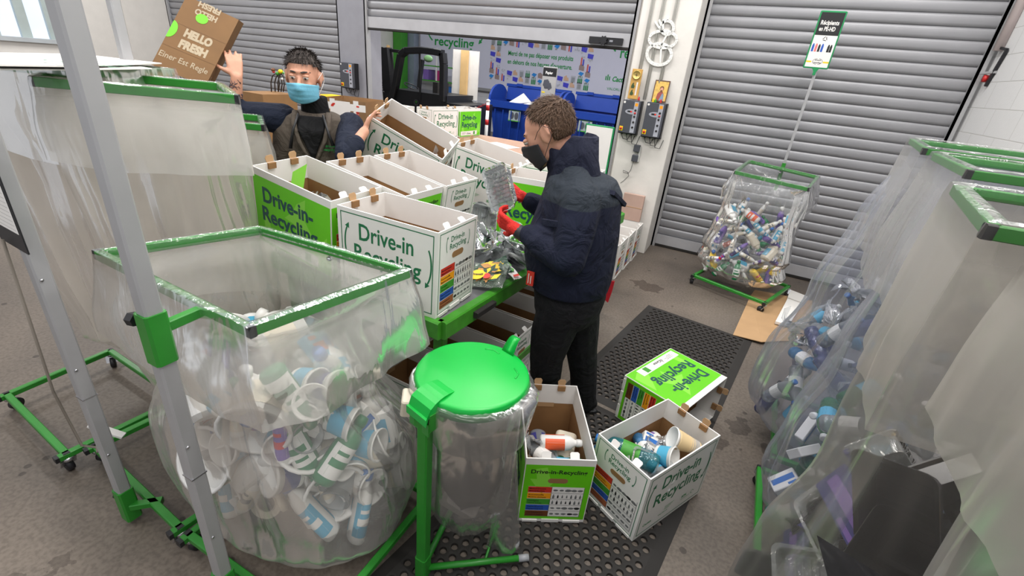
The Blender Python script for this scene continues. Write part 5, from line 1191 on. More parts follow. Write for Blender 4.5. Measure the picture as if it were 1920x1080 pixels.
# ---- worker in the hoodie, facing the camera, lifting a carton with his right hand
w2 = thing('person', (-2.45, 2.3, 0), 'person in a grey-brown hoodie and light blue face mask holding up a brown carton', 'person')
fwd = V((.57, -.79, -.05)); f_, l_, u_ = frame3(fwd); HR = Matrix((f_, l_, u_)).transposed(); HC = V((-2.475, 2.165, 1.735)); HK = 1.14
BF = V((.585, -.81, 0)); BLf = V((.81, .585, 0))      # body forward and his left
def BP(f, l, z): q = V((-2.48, 2.24, 0))+BF*f+BLf*l; return V((q.x, q.y, z))
byaw = atan2(BF.y, BF.x)
S1, E1, W1 = BP(0, -.20, 1.475), BP(.10, -.44, 1.50), pd(444, 146, 2.70)
S2, E2, W2 = BP(0, .20, 1.475), BP(.12, .27, 1.19), BP(.13, .30, 1.36)
S2 = BP(-.01, .205, 1.46); E2 = pd(650, 292, 2.78); W2 = pd(683, 247, 2.86)
m = MB(); head_shapes(m, HC, HR, HK)
cap(m, HC+HR @ V((-.02, 0, -.03)), .062, BP(-.02, 0, 1.50), .068)
loft(m, [(BP(0, 0, 1.52), .08, .12, byaw), (BP(0, 0, 1.44), .10, .18, byaw), (BP(0, 0, 1.15), .11, .16, byaw), (BP(0, 0, .9), .11, .16, byaw)])
chain(m, (S1, .05), (E1, .042), (W1, .031)); chain(m, (S2, .05), (E2, .042), (W2, .031))
chain(m, (BP(0, -.1, .9), .09), (BP(0, -.11, .5), .06), (BP(-.03, -.12, .1), .045)); chain(m, (BP(0, .1, .9), .09), (BP(0, .11, .5), .06), (BP(-.03, .12, .1), .045))
hd = (pd(436, 98, 2.70)-W1).normalized(); hand(m, W1+hd*.01, hd, V((-.75, .55, .15)), 1, 1.08, (.22, .35, .3), .15)
h2 = (pd(697, 214, 2.95)-W2).normalized(); hand(m, W2+h2*.01, h2, V((.6, .5, -.2)), -1, 1.05, (.3, .5, .4), .2)
blob('body', m, SKIN1, w2, .0065, 2)
m = MB(); ax = (W1-E1).normalized()
TAT = mat('tattoo_ink', (92, 80, 84), .6); rnd = random.Random(8)
side = ax.cross(V((.75, -.66, 0))).normalized(); out = side.cross(ax).normalized()
for k in range(26):
    t_ = rnd.uniform(.45, .92); a = rnd.uniform(-1.0, 1.0); r_ = .0445-.012*t_; c_ = E1.lerp(W1, t_)
    pts = []
    for q in range(4): aa = a+q*.12*rnd.choice((1, -1)); tt = t_+q*.02*rnd.choice((1, -1, .5)); cc_ = E1.lerp(W1, tt); nn_ = out*cos(aa)+side*sin(aa); pts.append(cc_+nn_*r_)
    m.tube(pts, .0016, 5)
m.build('forearm_tattoo', TAT, w2)
eyes(w2, HC, HR, HK, lid=.42, skin=SKIN1)
m = MB()
for s_ in (1, -1):
    P = [HC+HR @ V((.104-.004*q*q*1.2, s_*(.012+.013*q), .026+.004*(1-abs(q-1.5)/1.5)))*HK for q in range(4)]; m.tube(P, [.0035, .0055, .0045, .002], 6)
HVOL = .5
HG = mat('salt_pepper_hair', (64, 56, 52), .75, var=.45, vscale=70)
m.build('eyebrow', HG, w2)
hair(w2, HC, HR, HK, HG, 0, lambda d: (d.z > -.5 if d.x < -.1 else d.z > .20+d.x*.34) and not (abs(d.y) > .75 and d.x > -.1 and d.z < .05), 3000, .030, 9, top=1.6)
MK = mat('light_blue_mask', (118, 190, 218), .7, var=.04, bump=.2, bscale=60)
mk = mask_mesh(w2, HC, HR, HK*1.09, MK, loopmat=CARD_W)
m = MB()
for v in (.30, .45, .60):
    P = []
    for j in range(13):
        u = (j/12-.5)*1.5; a = u*radians(74); z = -.020-v*.094; prof = (.110-.004*v if v < .35 else .1086-.026*((v-.35)/.65)**1.6)+.016*math.exp(-(u/.22)**2)*math.exp(-((v-.22)/.22)**2)+.0015
        P.append(HC+HR @ (V((cos(a)*prof, sin(a)*.072, z))*HK*1.09))
    m.tube(P, .0012, 5)
m.build('mask_pleat', MK, mk)
HD = cloth('grey_brown_fleece', (84, 76, 68), .1); SL = cloth('navy_sleeve', (26, 32, 48), .12); BKN = cloth('black_neck_warmer', (20, 20, 22), .1)
m = MB()
loft(m, [(BP(-.01, 0, 1.535), .09, .11, byaw), (BP(0, -.01, 1.50), .125, .20, byaw), (BP(.01, -.02, 1.42), .145, .24, byaw), (BP(.01, -.03, 1.28), .16, .25, byaw), (BP(.01, -.03, 1.1), .155, .235, byaw), (BP(.01, 0, .95), .155, .22, byaw), (BP(.01, 0, .88), .15, .215, byaw)], 32)
for a, b in ((BP(.14, -.1, 1.2), BP(.15, .02, 1.14)), (BP(.13, .13, 1.25), BP(.15, .04, 1.18)), (BP(.14, -.14, 1.12), BP(.15, -.03, 1.06))): cap(m, a, .025, b, .02, 8)
blob('hoodie', m, HD, w2, .009, 3)
m = MB()
chain(m, (S1+V((0, 0, -.005)), .098), (S1.lerp(E1, .5), .082), (E1, .07), (E1.lerp(W1, .25), .056)); loft(m, [(BP(-.045, 0, 1.50), .09, .19, byaw), (BP(-.045, 0, 1.40), .12, .235, byaw), (BP(-.045, 0, 1.2), .125, .24, byaw), (BP(-.04, 0, .95), .125, .228, byaw)], 28)
chain(m, (S2, .088), (S2.lerp(E2, .5), .078), (E2, .070), (E2.lerp(W2, .45), .062))
blob('sleeves', m, SL, w2, .009, 3)
m = MB(); loft(m, [(BP(.0, 0, 1.46), .10, .10, byaw), (BP(.0, 0, 1.53), .085, .085, byaw), (BP(.015, 0, 1.585), .082, .080, byaw), (BP(.025, 0, 1.63), .080, .078, byaw)], 24)
vs = [BP(.128, -.085, 1.52), BP(.13, .085, 1.52), BP(.18, .075, 1.44), BP(.18, .0, 1.25), BP(.18, -.075, 1.44), BP(.03, -.085, 1.50), BP(.03, .085, 1.50), BP(.1, .075, 1.42), BP(.1, 0, 1.25), BP(.1, -.075, 1.42)]
m.add(vs, [(0, 4, 2, 1), (4, 3, 2), (5, 6, 7, 9), (9, 7, 8), (0, 1, 6, 5), (1, 2, 7, 6), (2, 3, 8, 7), (3, 4, 9, 8), (4, 0, 5, 9)])
blob('neck_warmer', m, BKN, w2, .008, 5)
m = MB()
for s_ in (1, -1): m.tube([BP(.10, s_*.095, 1.535), BP(.155, s_*.10, 1.47), BP(.178, s_*.075, 1.38), BP(.182, s_*.03, 1.28), BP(.182, 0, 1.23)], [.020, .018, .013, .009, .006], 8)
m.build('hood_edge', HD, w2)
m = MB(); m.tube([BP(.176, 0, 1.24), BP(.182, 0, 1.1), BP(.182, 0, .92)], .004, 6); m.build('zip', mat('dark_zip', (40, 38, 38), .4), w2)
m = MB()
for s_, z in ((-1, 1.33), (1, 1.36)): m.tube([BP(.14, s_*.07, 1.53), BP(.18, s_*.10, 1.44), BP(.186, s_*.125, z)], [.007, .007, .011], 8)
m.build('drawstring', CAPB, w2)
F = frm(BP(.172, .065, 1.325), BLf+BF*-.25, (0, 0, 1)-V(BF)*0.0 if False else V((0, 0, 1))); m = MB(); text(m, 'drive-in', F, .012, .022, .020, 0, .02, width=.055); text(m, 'recycling', F, .0, .0, .022, 0, .02, width=.075)
arc(m, F, .037, .02, .038, 200, 120, .003, 0, 1.2, .8, head=.006); arc(m, F, .037, .02, .038, 20, -60, .003, 0, 1.2, .8, head=.006); m.build('chest_logo', LG, w2)
m = MB(); chain(m, (BP(0, -.1, .9), .12), (BP(0, -.11, .5), .09), (BP(-.02, -.12, .08), .08)); chain(m, (BP(0, .1, .9), .12), (BP(0, .11, .5), .09), (BP(-.02, .12, .08), .08)); blob('trousers', m, TR, w2, .012, 2)
for l in (-.12, .12):
    m = MB(); m.ell(BP(.05, l, .05), (.14, .05, .045), Matrix.Rotation(byaw, 3, 'Z'), 14, 8); m.build('shoe', mat('black_shoe', (22, 22, 24), .5), w2)
# brown carton in his raised hand
hb = thing('held_carton', pd(385, 80, 2.6), 'brown cardboard carton with white lettering and green dots, held up by the hooded worker', 'box')
A0, A1, A2 = pd(350, -6, 2.62), pd(283, 122, 2.52), pd(388, 160, 2.58); Dv = (pd(466, 50, 2.86)-pd(428, 22, 2.74)); 
ex = (A2-A1); 
tl = pd(350, -8, 2.62); bl = pd(283, 121, 2.52); br = pd(385, 162, 2.62); tr = tl+(br-bl)*1.02; dv = (pd(464, 50, 3.02)-tr)
vs = [bl, br, tr, tl]; dv = dv*.55; vs2 = [p+dv for p in vs]
m = MB(); m.add(vs+vs2, [(0, 1, 2, 3), (1, 5, 6, 2), (2, 6, 7, 3), (3, 7, 4, 0), (0, 4, 5, 1), (7, 6, 5, 4)]); m.build('carton_shell', mat('carton_brown', (122, 88, 50), .7, var=.08), hb)
xw = (br-bl).length; yh = (tl-bl).length; yy = (tl-bl).normalized(); F = frm(bl, (br-bl).normalized(), yy); m = MB(); PRT = mat('pale_print', (176, 160, 134), .6)
text(m, 'HELLO', F, xw*.26, yh*.50, .066, 0, .07, width=xw*.52, z=.001); text(m, 'FRESH', F, xw*.26, yh*.345, .066, 0, .07, width=xw*.52, z=.001); text(m, 'Einer Est Regle', F, xw*.03, yh*.15, .048, 0, .01, width=xw*.90, z=.001)
F2 = frm(tr, (bl-br).normalized(), -yy); text(m, 'HELLO', F2, xw*.35, yh*.10, .048, 0, .045, width=xw*.42, z=.001); text(m, 'FRESH', F2, xw*.35, yh*-.01, .048, 0, .045, width=xw*.42, z=.001)
m.build('lettering', PRT, hb); m = MB(); n = 20
def disc(m, F, x, y, r, z=.0012, clip=None): m.add([(x+cos(2*pi*k/n)*r, y+sin(2*pi*k/n)*r, z) for k in range(n)], [tuple(range(n))], 0, False, F)
disc(m, F, xw*.42, yh*.80, .030); m.add([(0+abs(cos(a))*.034*1, yh*.52+sin(a)*.055, .0012) for a in [radians(-90+18*k) for k in range(11)]], [tuple(range(11))], 0, False, F); m.build('green_dot', LIME, hb)
m = MB(); 
for y in (yh*.30, yh*.62): rect(m, F, 0, y, xw, y+.003, 0, .0006)
F3 = frm(br, (vs2[1]-br).normalized(), yy); l3 = (vs2[1]-br).length; rect(m, F3, l3*.1, 0, l3*.32, yh, 0, .0008); m.build('tape_and_crease', mat('tape_brown', (112, 80, 46), .3), hb)
# ------------------------------------------------------------------ lidded bag holder in front
hs = thing('sack_holder', (-.68, 1.0, 0), 'green sack holder with a round bright green lid in front of the table', 'sack holder')
LC = V((-.655, 1.20, .895)); LR = .205; HG_ = V((-.71, 1.0, .88)); hd_ = (LC-HG_); hd_.z = 0; hd_.normalize(); sd_ = V((-hd_.y, hd_.x, 0))
m = MB(); m.bar((-.705, .985, .02), (-.705, .985, .84), .042, .042, up=(1, 0, 0)); m.build('post', FRAME_G, hs)
m = MB(); m.bar((-.705, .985, .0), (-.705, .985, .12), .05, .05, up=(1, 0, 0)); m.build('post_shoe', FRAME_G, hs)
m = MB(); m.tube([(-.705, .985, .045), (-.36, 1.235, .045)], .013, 10); o = m.build('foot_bar', FRAME_G, hs)
m = MB(); m.tube([(-.385, 1.217, .045), (-.35, 1.242, .045)], .0145, 10); m.build('end_cap', mat('grey_cap', (150, 152, 156), .4), o)
m = MB(); m.tube([(-.705, .985, .045), (-.78, 1.40, .045)], .013, 10); m.build('foot_bar', FRAME_G, hs)
m = MB(); m.tube([(-.50, 1.13, .045), (-.55, 1.34, .03)], .006, 8); m.build('brace', FRAME_G, hs)
m = MB(); n = 40; vs = []
for r_, z in ((LR*.965, -.05), (LR*.965, -.012), (LR*.985, -.012), (LR*.985, -.05)):
    for k in range(n): a = 2*pi*k/n; vs.append(LC+V((cos(a)*r_, sin(a)*r_, z)))
m.add(vs, [(i*n+k, i*n+(k+1) % n, ((i+1) % 4)*n+(k+1) % n, ((i+1) % 4)*n+k) for i in range(4) for k in range(n)], 0, True); m.build('ring', FRAME_G, hs)
m = MB(); b0 = HG_+V((0, 0, -.045)); m.bar(b0-hd_*.03+sd_*.05, b0+hd_*.05+sd_*.05, .006, .07); m.bar(b0-hd_*.03-sd_*.05, b0+hd_*.05-sd_*.05, .006, .07); m.bar(b0-hd_*.03+sd_*.05-V((0, 0, .03)), b0-hd_*.03-sd_*.05-V((0, 0, .03)), .006, .05); m.box(b0-V((.03, .03, .045)), b0+V((.03, .03, -.02))); br_ = m.build('hinge_bracket', FRAME_G, hs)
m = MB(); m.tube([b0+sd_*.065+hd_*.02, b0-sd_*.065+hd_*.02], .012, 12); m.build('hinge_pin', FRAME_G, br_)
m = MB(); m.lathe([(LR*.97, -.03), (LR*1.0, -.028), (LR*1.02, -.012), (LR*1.0, .002), (LR*.985, .006), (LR*.96, .008), (LR*.92, .008), (LR*.6, .012), (LR*.3, .014), (.002, .0145)], 56, 0, Matrix.Translation(LC)); ld = m.build('round_lid', LID_G, hs)
m = MB()
for sgn, ph in ((1, .5), (-1, 2.1)):
    pts = [];
    for k in range(9): a = atan2(hd_.y, hd_.x)-.25+sgn*.55+(k-4)*.05; pts.append(LC+V((cos(a)*LR*(.80-.012*abs(k-4)), sin(a)*LR*(.80-.012*abs(k-4)), .010)))
    m.tube(pts, .0035, 6)
m.build('moulded_mark', LID_G, ld)
# strap-like hinge arm of the lid
m = MB(); st_ = []
for k in range(11):
    t_ = k/10; p = HG_-hd_*.045+hd_*(.20*t_); z = .01+.045*sin(pi*min(1, t_*1.15))**.7*(1-t_*.55) if t_ > 0 else -.03; st_.append((p, z-.02*(1-t_), .052*(1-.25*t_)))
vs = []
for p, z, w_ in st_: vs += [p+sd_*w_+V((0, 0, z)), p-sd_*w_+V((0, 0, z)), p-sd_*w_+V((0, 0, -.02)), p+sd_*w_+V((0, 0, -.02))]
fs = [(i*4+k, i*4+(k+1) % 4, (i+1)*4+(k+1) % 4, (i+1)*4+k) for i in range(10) for k in range(4)]+[(0, 3, 2, 1), (40, 41, 42, 43)]
m.add(vs, fs, 0, False); m.build('hinge_arm', LID_G, ld)
# lid handle
hp = LC+hd_*LR*.97; m = MB(); vs = []
for k in range(9):
    t_ = k/8; q = hp+hd_*(-.015+.05*t_)+V((0, 0, .008+.055*sin(t_*pi*.55))); w_ = .030*(1-.35*t_)
    vs += [q+sd_*w_+V((0, 0, .004*0)), q-sd_*w_, q-sd_*w_*.7-V((0, 0, .010)), q+sd_*w_*.7-V((0, 0, .010))]
m.add(vs, [(i*4+k, i*4+(k+1) % 4, (i+1)*4+(k+1) % 4, (i+1)*4+k) for i in range(8) for k in range(4)]+[(0, 3, 2, 1), (32, 33, 34, 35)], 0, True); m.build('lid_handle', LID_G, ld)
# its bag: a sleeve over the ring with a long tail
def ring_bag():
    n = 72; R_ = []; c = LC
    specs = [(-.012, .205, .205, 0, 0), (-.006, .212, .212, 0, 0), (-.03, .222, .222, 0, 0), (-.09, .218, .215, 0, 0), (-.14, .205, .20, 0, 0), (-.16, .200, .196, 0, 0)]
    for z, rx, ry, dx, dy in specs:
        row = []
        for k in range(n):
            a = 2*pi*k/n; w_ = 1+.02*sin(9*a+z*20)+.012*sin(23*a); ex = .035*max(0, cos(a+.3))**3*(z < -.02)
            row.append(c+V((cos(a)*(rx*w_+ex)+dx, sin(a)*(ry*w_+ex*.4)+dy, z-(.05*max(0, cos(a+.9)) if z < -.1 else 0))))
        R_.append(row)
    m = MB(); m.add([p for r_ in R_ for p in r_], [(i*n+k, i*n+(k+1) % n, (i+1)*n+(k+1) % n, (i+1)*n+k) for i in range(len(R_)-1) for k in range(n)], 0, True)
    R_ = []
    for i in range(26):
        t_ = i/25; z = -.02-.70*t_; r0 = .195*(1-.12*t_)*(1 if t_ < .75 else 1-1.1*(t_-.75)**1.3*2.1); row = []
        for k in range(n):
            a = 2*pi*k/n; w_ = 1+.05*t_*sin(4*a+1+t_*2)+.03*sin(11*a+t_*3)*min(1, t_*4)+.10*t_*noise.noise(V((cos(a)*1.5, sin(a)*1.5, t_*3)))
            p = c+V((cos(a)*r0*w_+.02*t_, sin(a)*r0*.95*w_, z)); row.append(p)
        R_.append(row)
    m2 = MB(); m2.add([p for r_ in R_ for p in r_], [(i*n+k, i*n+(k+1) % n, (i+1)*n+(k+1) % n, (i+1)*n+k) for i in range(25) for k in range(n)], 0, True)
    return m, m2
FS = film('bag_film_sack', (222, 222, 220), .10, .2, .6, .6, 7, .3)
m, m2 = ring_bag(); sb = thing('rubbish_sack', (LC.x, LC.y, .2), 'clear sack hanging from the round green lidded holder', 'plastic bag')
m2.build('sack_body', FS, sb); m.build('folded_rim', FS, sb)
m = MB(); vs = []; rt_ = V((.85, .5, 0)).normalized()
for i in range(15):
    t_ = i/14; z = .62-.56*t_; w_ = .03+.05*t_
    for j in range(5):
        u = (j/4-.5)*2; vs.append(V((LC.x, LC.y, z))+rt_*(.155+u*w_*.9+.02*t_)+V((.5, -.85, 0))*(.10+.02*sin(u*3+t_*7)))
m.add(vs, [(i*5+j, i*5+j+1, (i+1)*5+j+1, (i+1)*5+j) for i in range(14) for j in range(4)], 0, True); m.build('loose_tail', FS, sb)
DK = mat('dark_film', (58, 52, 50), .5, bump=.4, bscale=20)
m = MB(); m.ell((LC.x+.02, LC.y, .42), (.13, .12, .14), None, 20, 14); m.ell((LC.x-.03, LC.y+.02, .52), (.10, .1, .10), None); o = m.build('crumpled_wrapping', DK); tag(o, 'dark crumpled wrapping inside the clear sack under the green lid', 'wrapping')
for v in o.data.vertices: v.co += V(noise.noise_vector(v.co*14))*.035
m = MB(); m.rbox((-.07, -.05, -.06), (.07, .05, .06), .015, 0, Matrix.Translation((LC.x+.0, LC.y-.02, .27)) @ Euler((.5, .5, .3)).to_matrix().to_4x4()); tag(m.build('white_carton', mat('dull_white_card', (196, 188, 180), .6)), 'pale crushed carton at the bottom of the sack under the green lid', 'carton')
m = MB(); rnd = random.Random(2)
m.rbox((-.045, -.035, -.04), (.045, .035, .04), .01, 0, Matrix.Translation((-.80, 1.05, .80)) @ Euler((.2, .1, .6)).to_matrix().to_4x4()); tag(m.build('roll_of_bags', PCR), 'pale roll of bags hanging left of the green lid\'s hinge', 'roll')
# ------------------------------------------------------------------ waste heap on the table
def heap(kind, px_, y_, z, r3, where, s_=1.0):
    q = pz(px_, y_, z); return put(kind, Matrix.Translation(q) @ Euler(r3).to_matrix().to_4x4() @ Matrix.Scale(s_, 4), where, 'waste heap on the sorting table')
heap('tc', 905, 405, 1.0, (1.2, .3, 1.0), 'behind the near white box on the table', 1.1)
heap('tc', 925, 455, .96, (.4, .2, .5), 'in the middle of the waste heap', 1.2)
heap('tc', 955, 440, .98, (.3, -.5, 2.0), 'under the red glove', 1.1)
heap('tc', 975, 470, .95, (.2, .4, 1.2), 'against the dark jacket', 1.2)
heap('fc', 940, 470, .97, (.2, .3, .5), 'in the middle of the waste heap', 1.3)
heap('fc', 905, 440, .98, (.7, .1, 2.5), 'behind the near white box', 1.2)
heap('fc', 960, 460, .97, (.1, .8, .3), 'below the red glove', 1.2)
heap('fc', 900, 470, .96, (.4, .8, 1.3), 'beside the green pouch', 1.1)
heap('p5', 905, 392, 1.02, (1.4, .4, .2), 'standing behind the near white box', 1.3)
o, r_ = P_lid(film('cloudy_plastic', (228, 232, 232), .55, .15, 1.0, .2, 8, .2), .062)
M_ = Matrix.Translation(pz(970, 487, .96)) @ Euler((-.75, .25, 0)).to_matrix().to_4x4(); o.matrix_basis = M_; o.name = 'plastic_disc_clear'; tag(o, 'cloudy round pot cover on the waste heap beside the dark jacket', 'lid'); o.name = 'round_cover'
DGP = mat('dark_green_pouch', (16, 62, 40), .35, bump=.2)
def pouch(name, w_, h_, M, parts, label, base, thick=.02, seed=1):
    t = thing(name, (0, 0, 0), label, 'packet', None, M); m = MB(); n = 10; vs = []
    for s_ in (1, -1):
        for i in range(n+1):
            for j in range(n+1):
                u = i/n*2-1; v = j/n*2-1; z = thick*(1-u**4)*(1-v**4)+.012*noise.noise(V((u*2.5+seed, v*2.5, seed))); vs.append((u*w_/2, v*h_/2, s_*z*.6+.008*noise.noise(V((u*2, v*2, 9+seed)))))
    k = (n+1)**2
    fs = [(i*(n+1)+j, (i+1)*(n+1)+j, (i+1)*(n+1)+j+1, i*(n+1)+j+1) for i in range(n) for j in range(n)]; fs += [tuple(q+k for q in f[::-1]) for f in fs]
    m.add(vs, fs, 0, True); m.build('pouch_shell', base, t, True)
    for nm, fn, mt in parts: m = MB(); fn(m, frm((0, 0, thick*.62+.012), (1, 0, 0), (0, 1, 0))); m.build(nm, mt, t, True)
    return t
def ellp(m, F, x, y, rx, ry, z=0): m.add([(x+cos(2*pi*k/24)*rx, y+sin(2*pi*k/24)*ry, z) for k in range(24)], [tuple(range(24))], 0, False, F)
Mp = Matrix.Translation(pz(916, 516, .955)) @ Euler((.45, -.2, .15)).to_matrix().to_4x4() @ Matrix.Scale(1.25, 4)
def pat(cols_seed, nn, sx, sy):
    def f(m, F):
        r_ = random.Random(cols_seed)
        for k in range(nn):
            x, y = r_.uniform(-sx, sx), r_.uniform(-sy, sy); a = r_.uniform(0, 3); s_ = r_.uniform(.008, .018); m.add([(x+cos(a+q*1.57)*s_*(1.6 if q % 2 else .8), y+sin(a+q*1.57)*s_*(1.6 if q % 2 else .8), .0005*k/nn-.004) for q in range(4)], [(0, 1, 2, 3)], 0, False, F)
    return f
pouch('salad_pack', .15, .13, Mp, [('leaf_print', pat(1, 12, .05, .045), DGP), ('pasta_print', pat(2, 12, .05, .045), YEL), ('bread_print', pat(3, 9, .05, .045), mat('crust_tan', (196, 140, 80), .6)),
    ('brand_label', lambda m, F: ellp(m, F, -.028, -.030, .030, .026, .006), YEL), ('price_label', lambda m, F: ellp(m, F, .012, -.036, .016, .014, .0055), RED), ('brand_name', lambda m, F: text(m, 'Draxelli', F, -.052, -.034, .014, 0, .03, width=.048, z=.008), BLACK)],
    'clear salad tray with a yellow Draxelli label on the near edge of the waste heap', film('salad_film', (190, 205, 190), .3, .1, 1.4, .8, 20, .4), .03)
pouch('green_pouch', .14, .10, Mp @ Matrix.Translation((.0, .05, -.018)) @ Matrix.Rotation(.5, 4, 'Z'), [], 'dark green pouch under the salad tray on the waste heap', DGP, .012, 4)
pouch('green_bag', .13, .14, Matrix.Translation(pz(908, 463, .955)) @ Euler((.5, .2, .2)).to_matrix().to_4x4(), [('yellow_strokes', lambda m, F: [m.add([(-.01+k*.018, -.03, .002), (.0+k*.018, -.03, .002), (.012+k*.018, .012, .002), (.004+k*.018, .012, .002)], [(0, 1, 2, 3)], 0, False, F) for k in range(3)], mat('neon_yellow', (216, 240, 40), .5))],
    'dark green bag with three yellow strokes on the waste heap', DGP, .015, 6)
pouch('snack_sleeve', .20, .045, Matrix.Translation(pz(955, 505, .945)) @ Euler((.15, .1, -.62)).to_matrix().to_4x4(), [('green_band', lambda m, F: (rect(m, F, -.045, -.02, -.01, .02, 0, -.002), ellp(m, F, .025, 0, .018, .012, -.002)), GRN), ('red_corner', lambda m, F: rect(m, F, .075, -.018, .095, .012, 0, -.002), RED), ('orange_mark', lambda m, F: rect(m, F, -.085, -.008, -.065, .01, 0, -.002), ORA)],
    'narrow white printed sleeve on the waste heap in front of the dark jacket', CARD_W, .006, 8)
# film and leaflet in the near green box
o = put('fc', Matrix.Translation((-1.80, 1.60, 1.19)) @ Euler((.1, .15, .1)).to_matrix().to_4x4() @ Matrix.Diagonal((1.7, 1.1, .8, 1)), 'filling the near green box on the table')
m = MB(); m.add([(-1.96, 1.56, 1.22), (-1.89, 1.57, 1.20), (-1.86, 1.60, 1.39), (-1.94, 1.58, 1.34)], [(0, 1, 2, 3)]); o = m.build('green_leaflet', LIME_L); md = o.modifiers.new('s', 'SOLIDIFY'); md.thickness = .001; tag(o, 'pale green leaflet sticking up in the near green box', 'leaflet')
o = put('fc', Matrix.Translation((-2.0, 2.62, 1.30)) @ Euler((.4, .2, 1)).to_matrix().to_4x4() @ Matrix.Scale(1.2, 4), 'sliding in the lifted white box')
qr = py(1139, 548, 3.44); m = MB(); m.add([qr+V(p) for p in ((-.05, 0, -.05), (.02, 0, -.09), (.03, .02, .0), (.035, .02, .10), (-.06, .02, .08))], [(0, 1, 2, 3, 4)]); o = m.build('red_cloth', mat('red_cloth', (180, 20, 36), .8)); md = o.modifiers.new('s', 'SOLIDIFY'); md.thickness = .02; tag(o, 'red cloth hanging behind the hip of the worker in the dark jacket', 'cloth')
# ------------------------------------------------------------------ flat sheets over the left stand
m = MB(); a, b, c, d = pz(-20, 104, 1.775), pz(300, 114, 1.775), pz(250, 124, 1.76), pz(-20, 121, 1.76)
def sheet(name, pts, t_, label, mt, cat='cardboard'):
    m = MB(); n = len(pts); pts = [V(p) for p in pts]; m.add(pts+[p-V((0, 0, t_)) for p in pts], [tuple(range(n)), tuple(range(n, 2*n))[::-1]]+[(i, i+n, (i+1) % n+n, (i+1) % n) for i in range(n)])
    return tag(m.build(name, mt), label, cat)
s1 = sheet('cardboard_sheet', [pz(-90, 119, 1.762), pz(120, 123, 1.76), pz(303, 118, 1.757), pz(150, 101, 1.76), pz(-90, 97, 1.765)], .005, 'white printed cardboard sheet lying on top of the stand at the left edge', CARD_W)
m = MB(); F = frm(pz(30, 113, 1.766), (.9, .45, -.0), (-.45, .9, .0)); text(m, 'Drive-in', F, 0, .16, .09, 0, .012, width=.24, z=.004); text(m, 'Recycling', F, 0, .06, .09, 0, .012, width=.3, z=.004); m.build('printed_logo', INK, s1)
s2 = sheet('cardboard_sheet', [pz(-90, 128, 1.748), pz(120, 130, 1.747), pz(285, 128, 1.745), pz(250, 122, 1.745), pz(-90, 121, 1.748)], .004, 'second white cardboard sheet, brown at its tip, under the topmost one at the left', CARD_W)
# clipboard, rope and blue tag on the second post
cb = thing('clipboard', (-1.93, .53, 1.3), 'black clipboard with lined paper hung on the second grey post at the left edge', 'clipboard')
F = frm((-1.925, .532, 1.32), (.99, -.05, 0), (0, 0, 1)); m = MB(); m.prism([(-.10, -.06), (.10, -.06), (.10, .25), (-.10, .25)], -.004, 0, F); m.build('board', CAPB, cb)
m = MB(); rect(m, F, -.095, .0, .09, .24, 0, .001); m.build('paper', CARD_W, cb)
m = MB()
for k in range(16): rect(m, F, -.085, .01+k*.014, .08, .0108+k*.014, 0, .0015)
m.build('ruled_lines', GREY_INK, cb)
m = MB(); m.tube([(-1.95, .52, 1.28), (-1.975, .50, .7), (-1.99, .52, .42), (-1.96, .55, .40), (-1.93, .54, .40)], .005, 6); tag(m.build('rope', mat('grey_rope', (130, 122, 112), .8)), 'thin rope hanging down beside the second grey post', 'rope')
m = MB(); m.bar((-2.02, .66, .34), (-2.12, .60, .40), .03, .012); tag(m.build('white_tag', PW), 'small white plastic tag tied low on the second grey post', 'tag')
bp_ = thing('blue_packet', (-3.6, 1.9, 0), 'blue packet with dark letters on the floor behind the left stands', 'packet')
m = MB(); m.rbox((-3.75, 1.78, 0), (-3.45, 2.05, .42), .02); m.build('packet_shell', PBL, bp_); m = MB(); F = frm((-3.75, 1.779, 0), (1, 0, 0), (0, 0, 1))
for k in range(6): rect(m, F, .04, .06+k*.055, .26, .085+k*.055)
m.build('dark_print', PNV, bp_)
# flattened carton on the floor under the far stand
s3 = sheet('flattened_carton', [(.34, 3.98, .012), (.56, 3.96, .03), (.72, 4.12, .015), (.95, 4.3, .012), (1.05, 5.3, .012), (.50, 5.2, .012), (.46, 5.0, .012)], .006, 'brown flattened carton on the floor under the bag stand by the shutter', KRAFT_L)
s4 = sheet('white_card_strip', [(.67, 4.42, .05), (.78, 4.42, .05), (.93, 5.05, .045), (.80, 5.10, .045)], .025, 'narrow white card lying on the flattened brown carton', CARD_W)
s5 = sheet('white_card_flap', [(.80, 5.12, .05), (.94, 5.07, .05), (1.0, 5.32, .04), (.84, 5.40, .04)], .02, 'short white card beside the shutter end of the flattened carton', CARD_W)
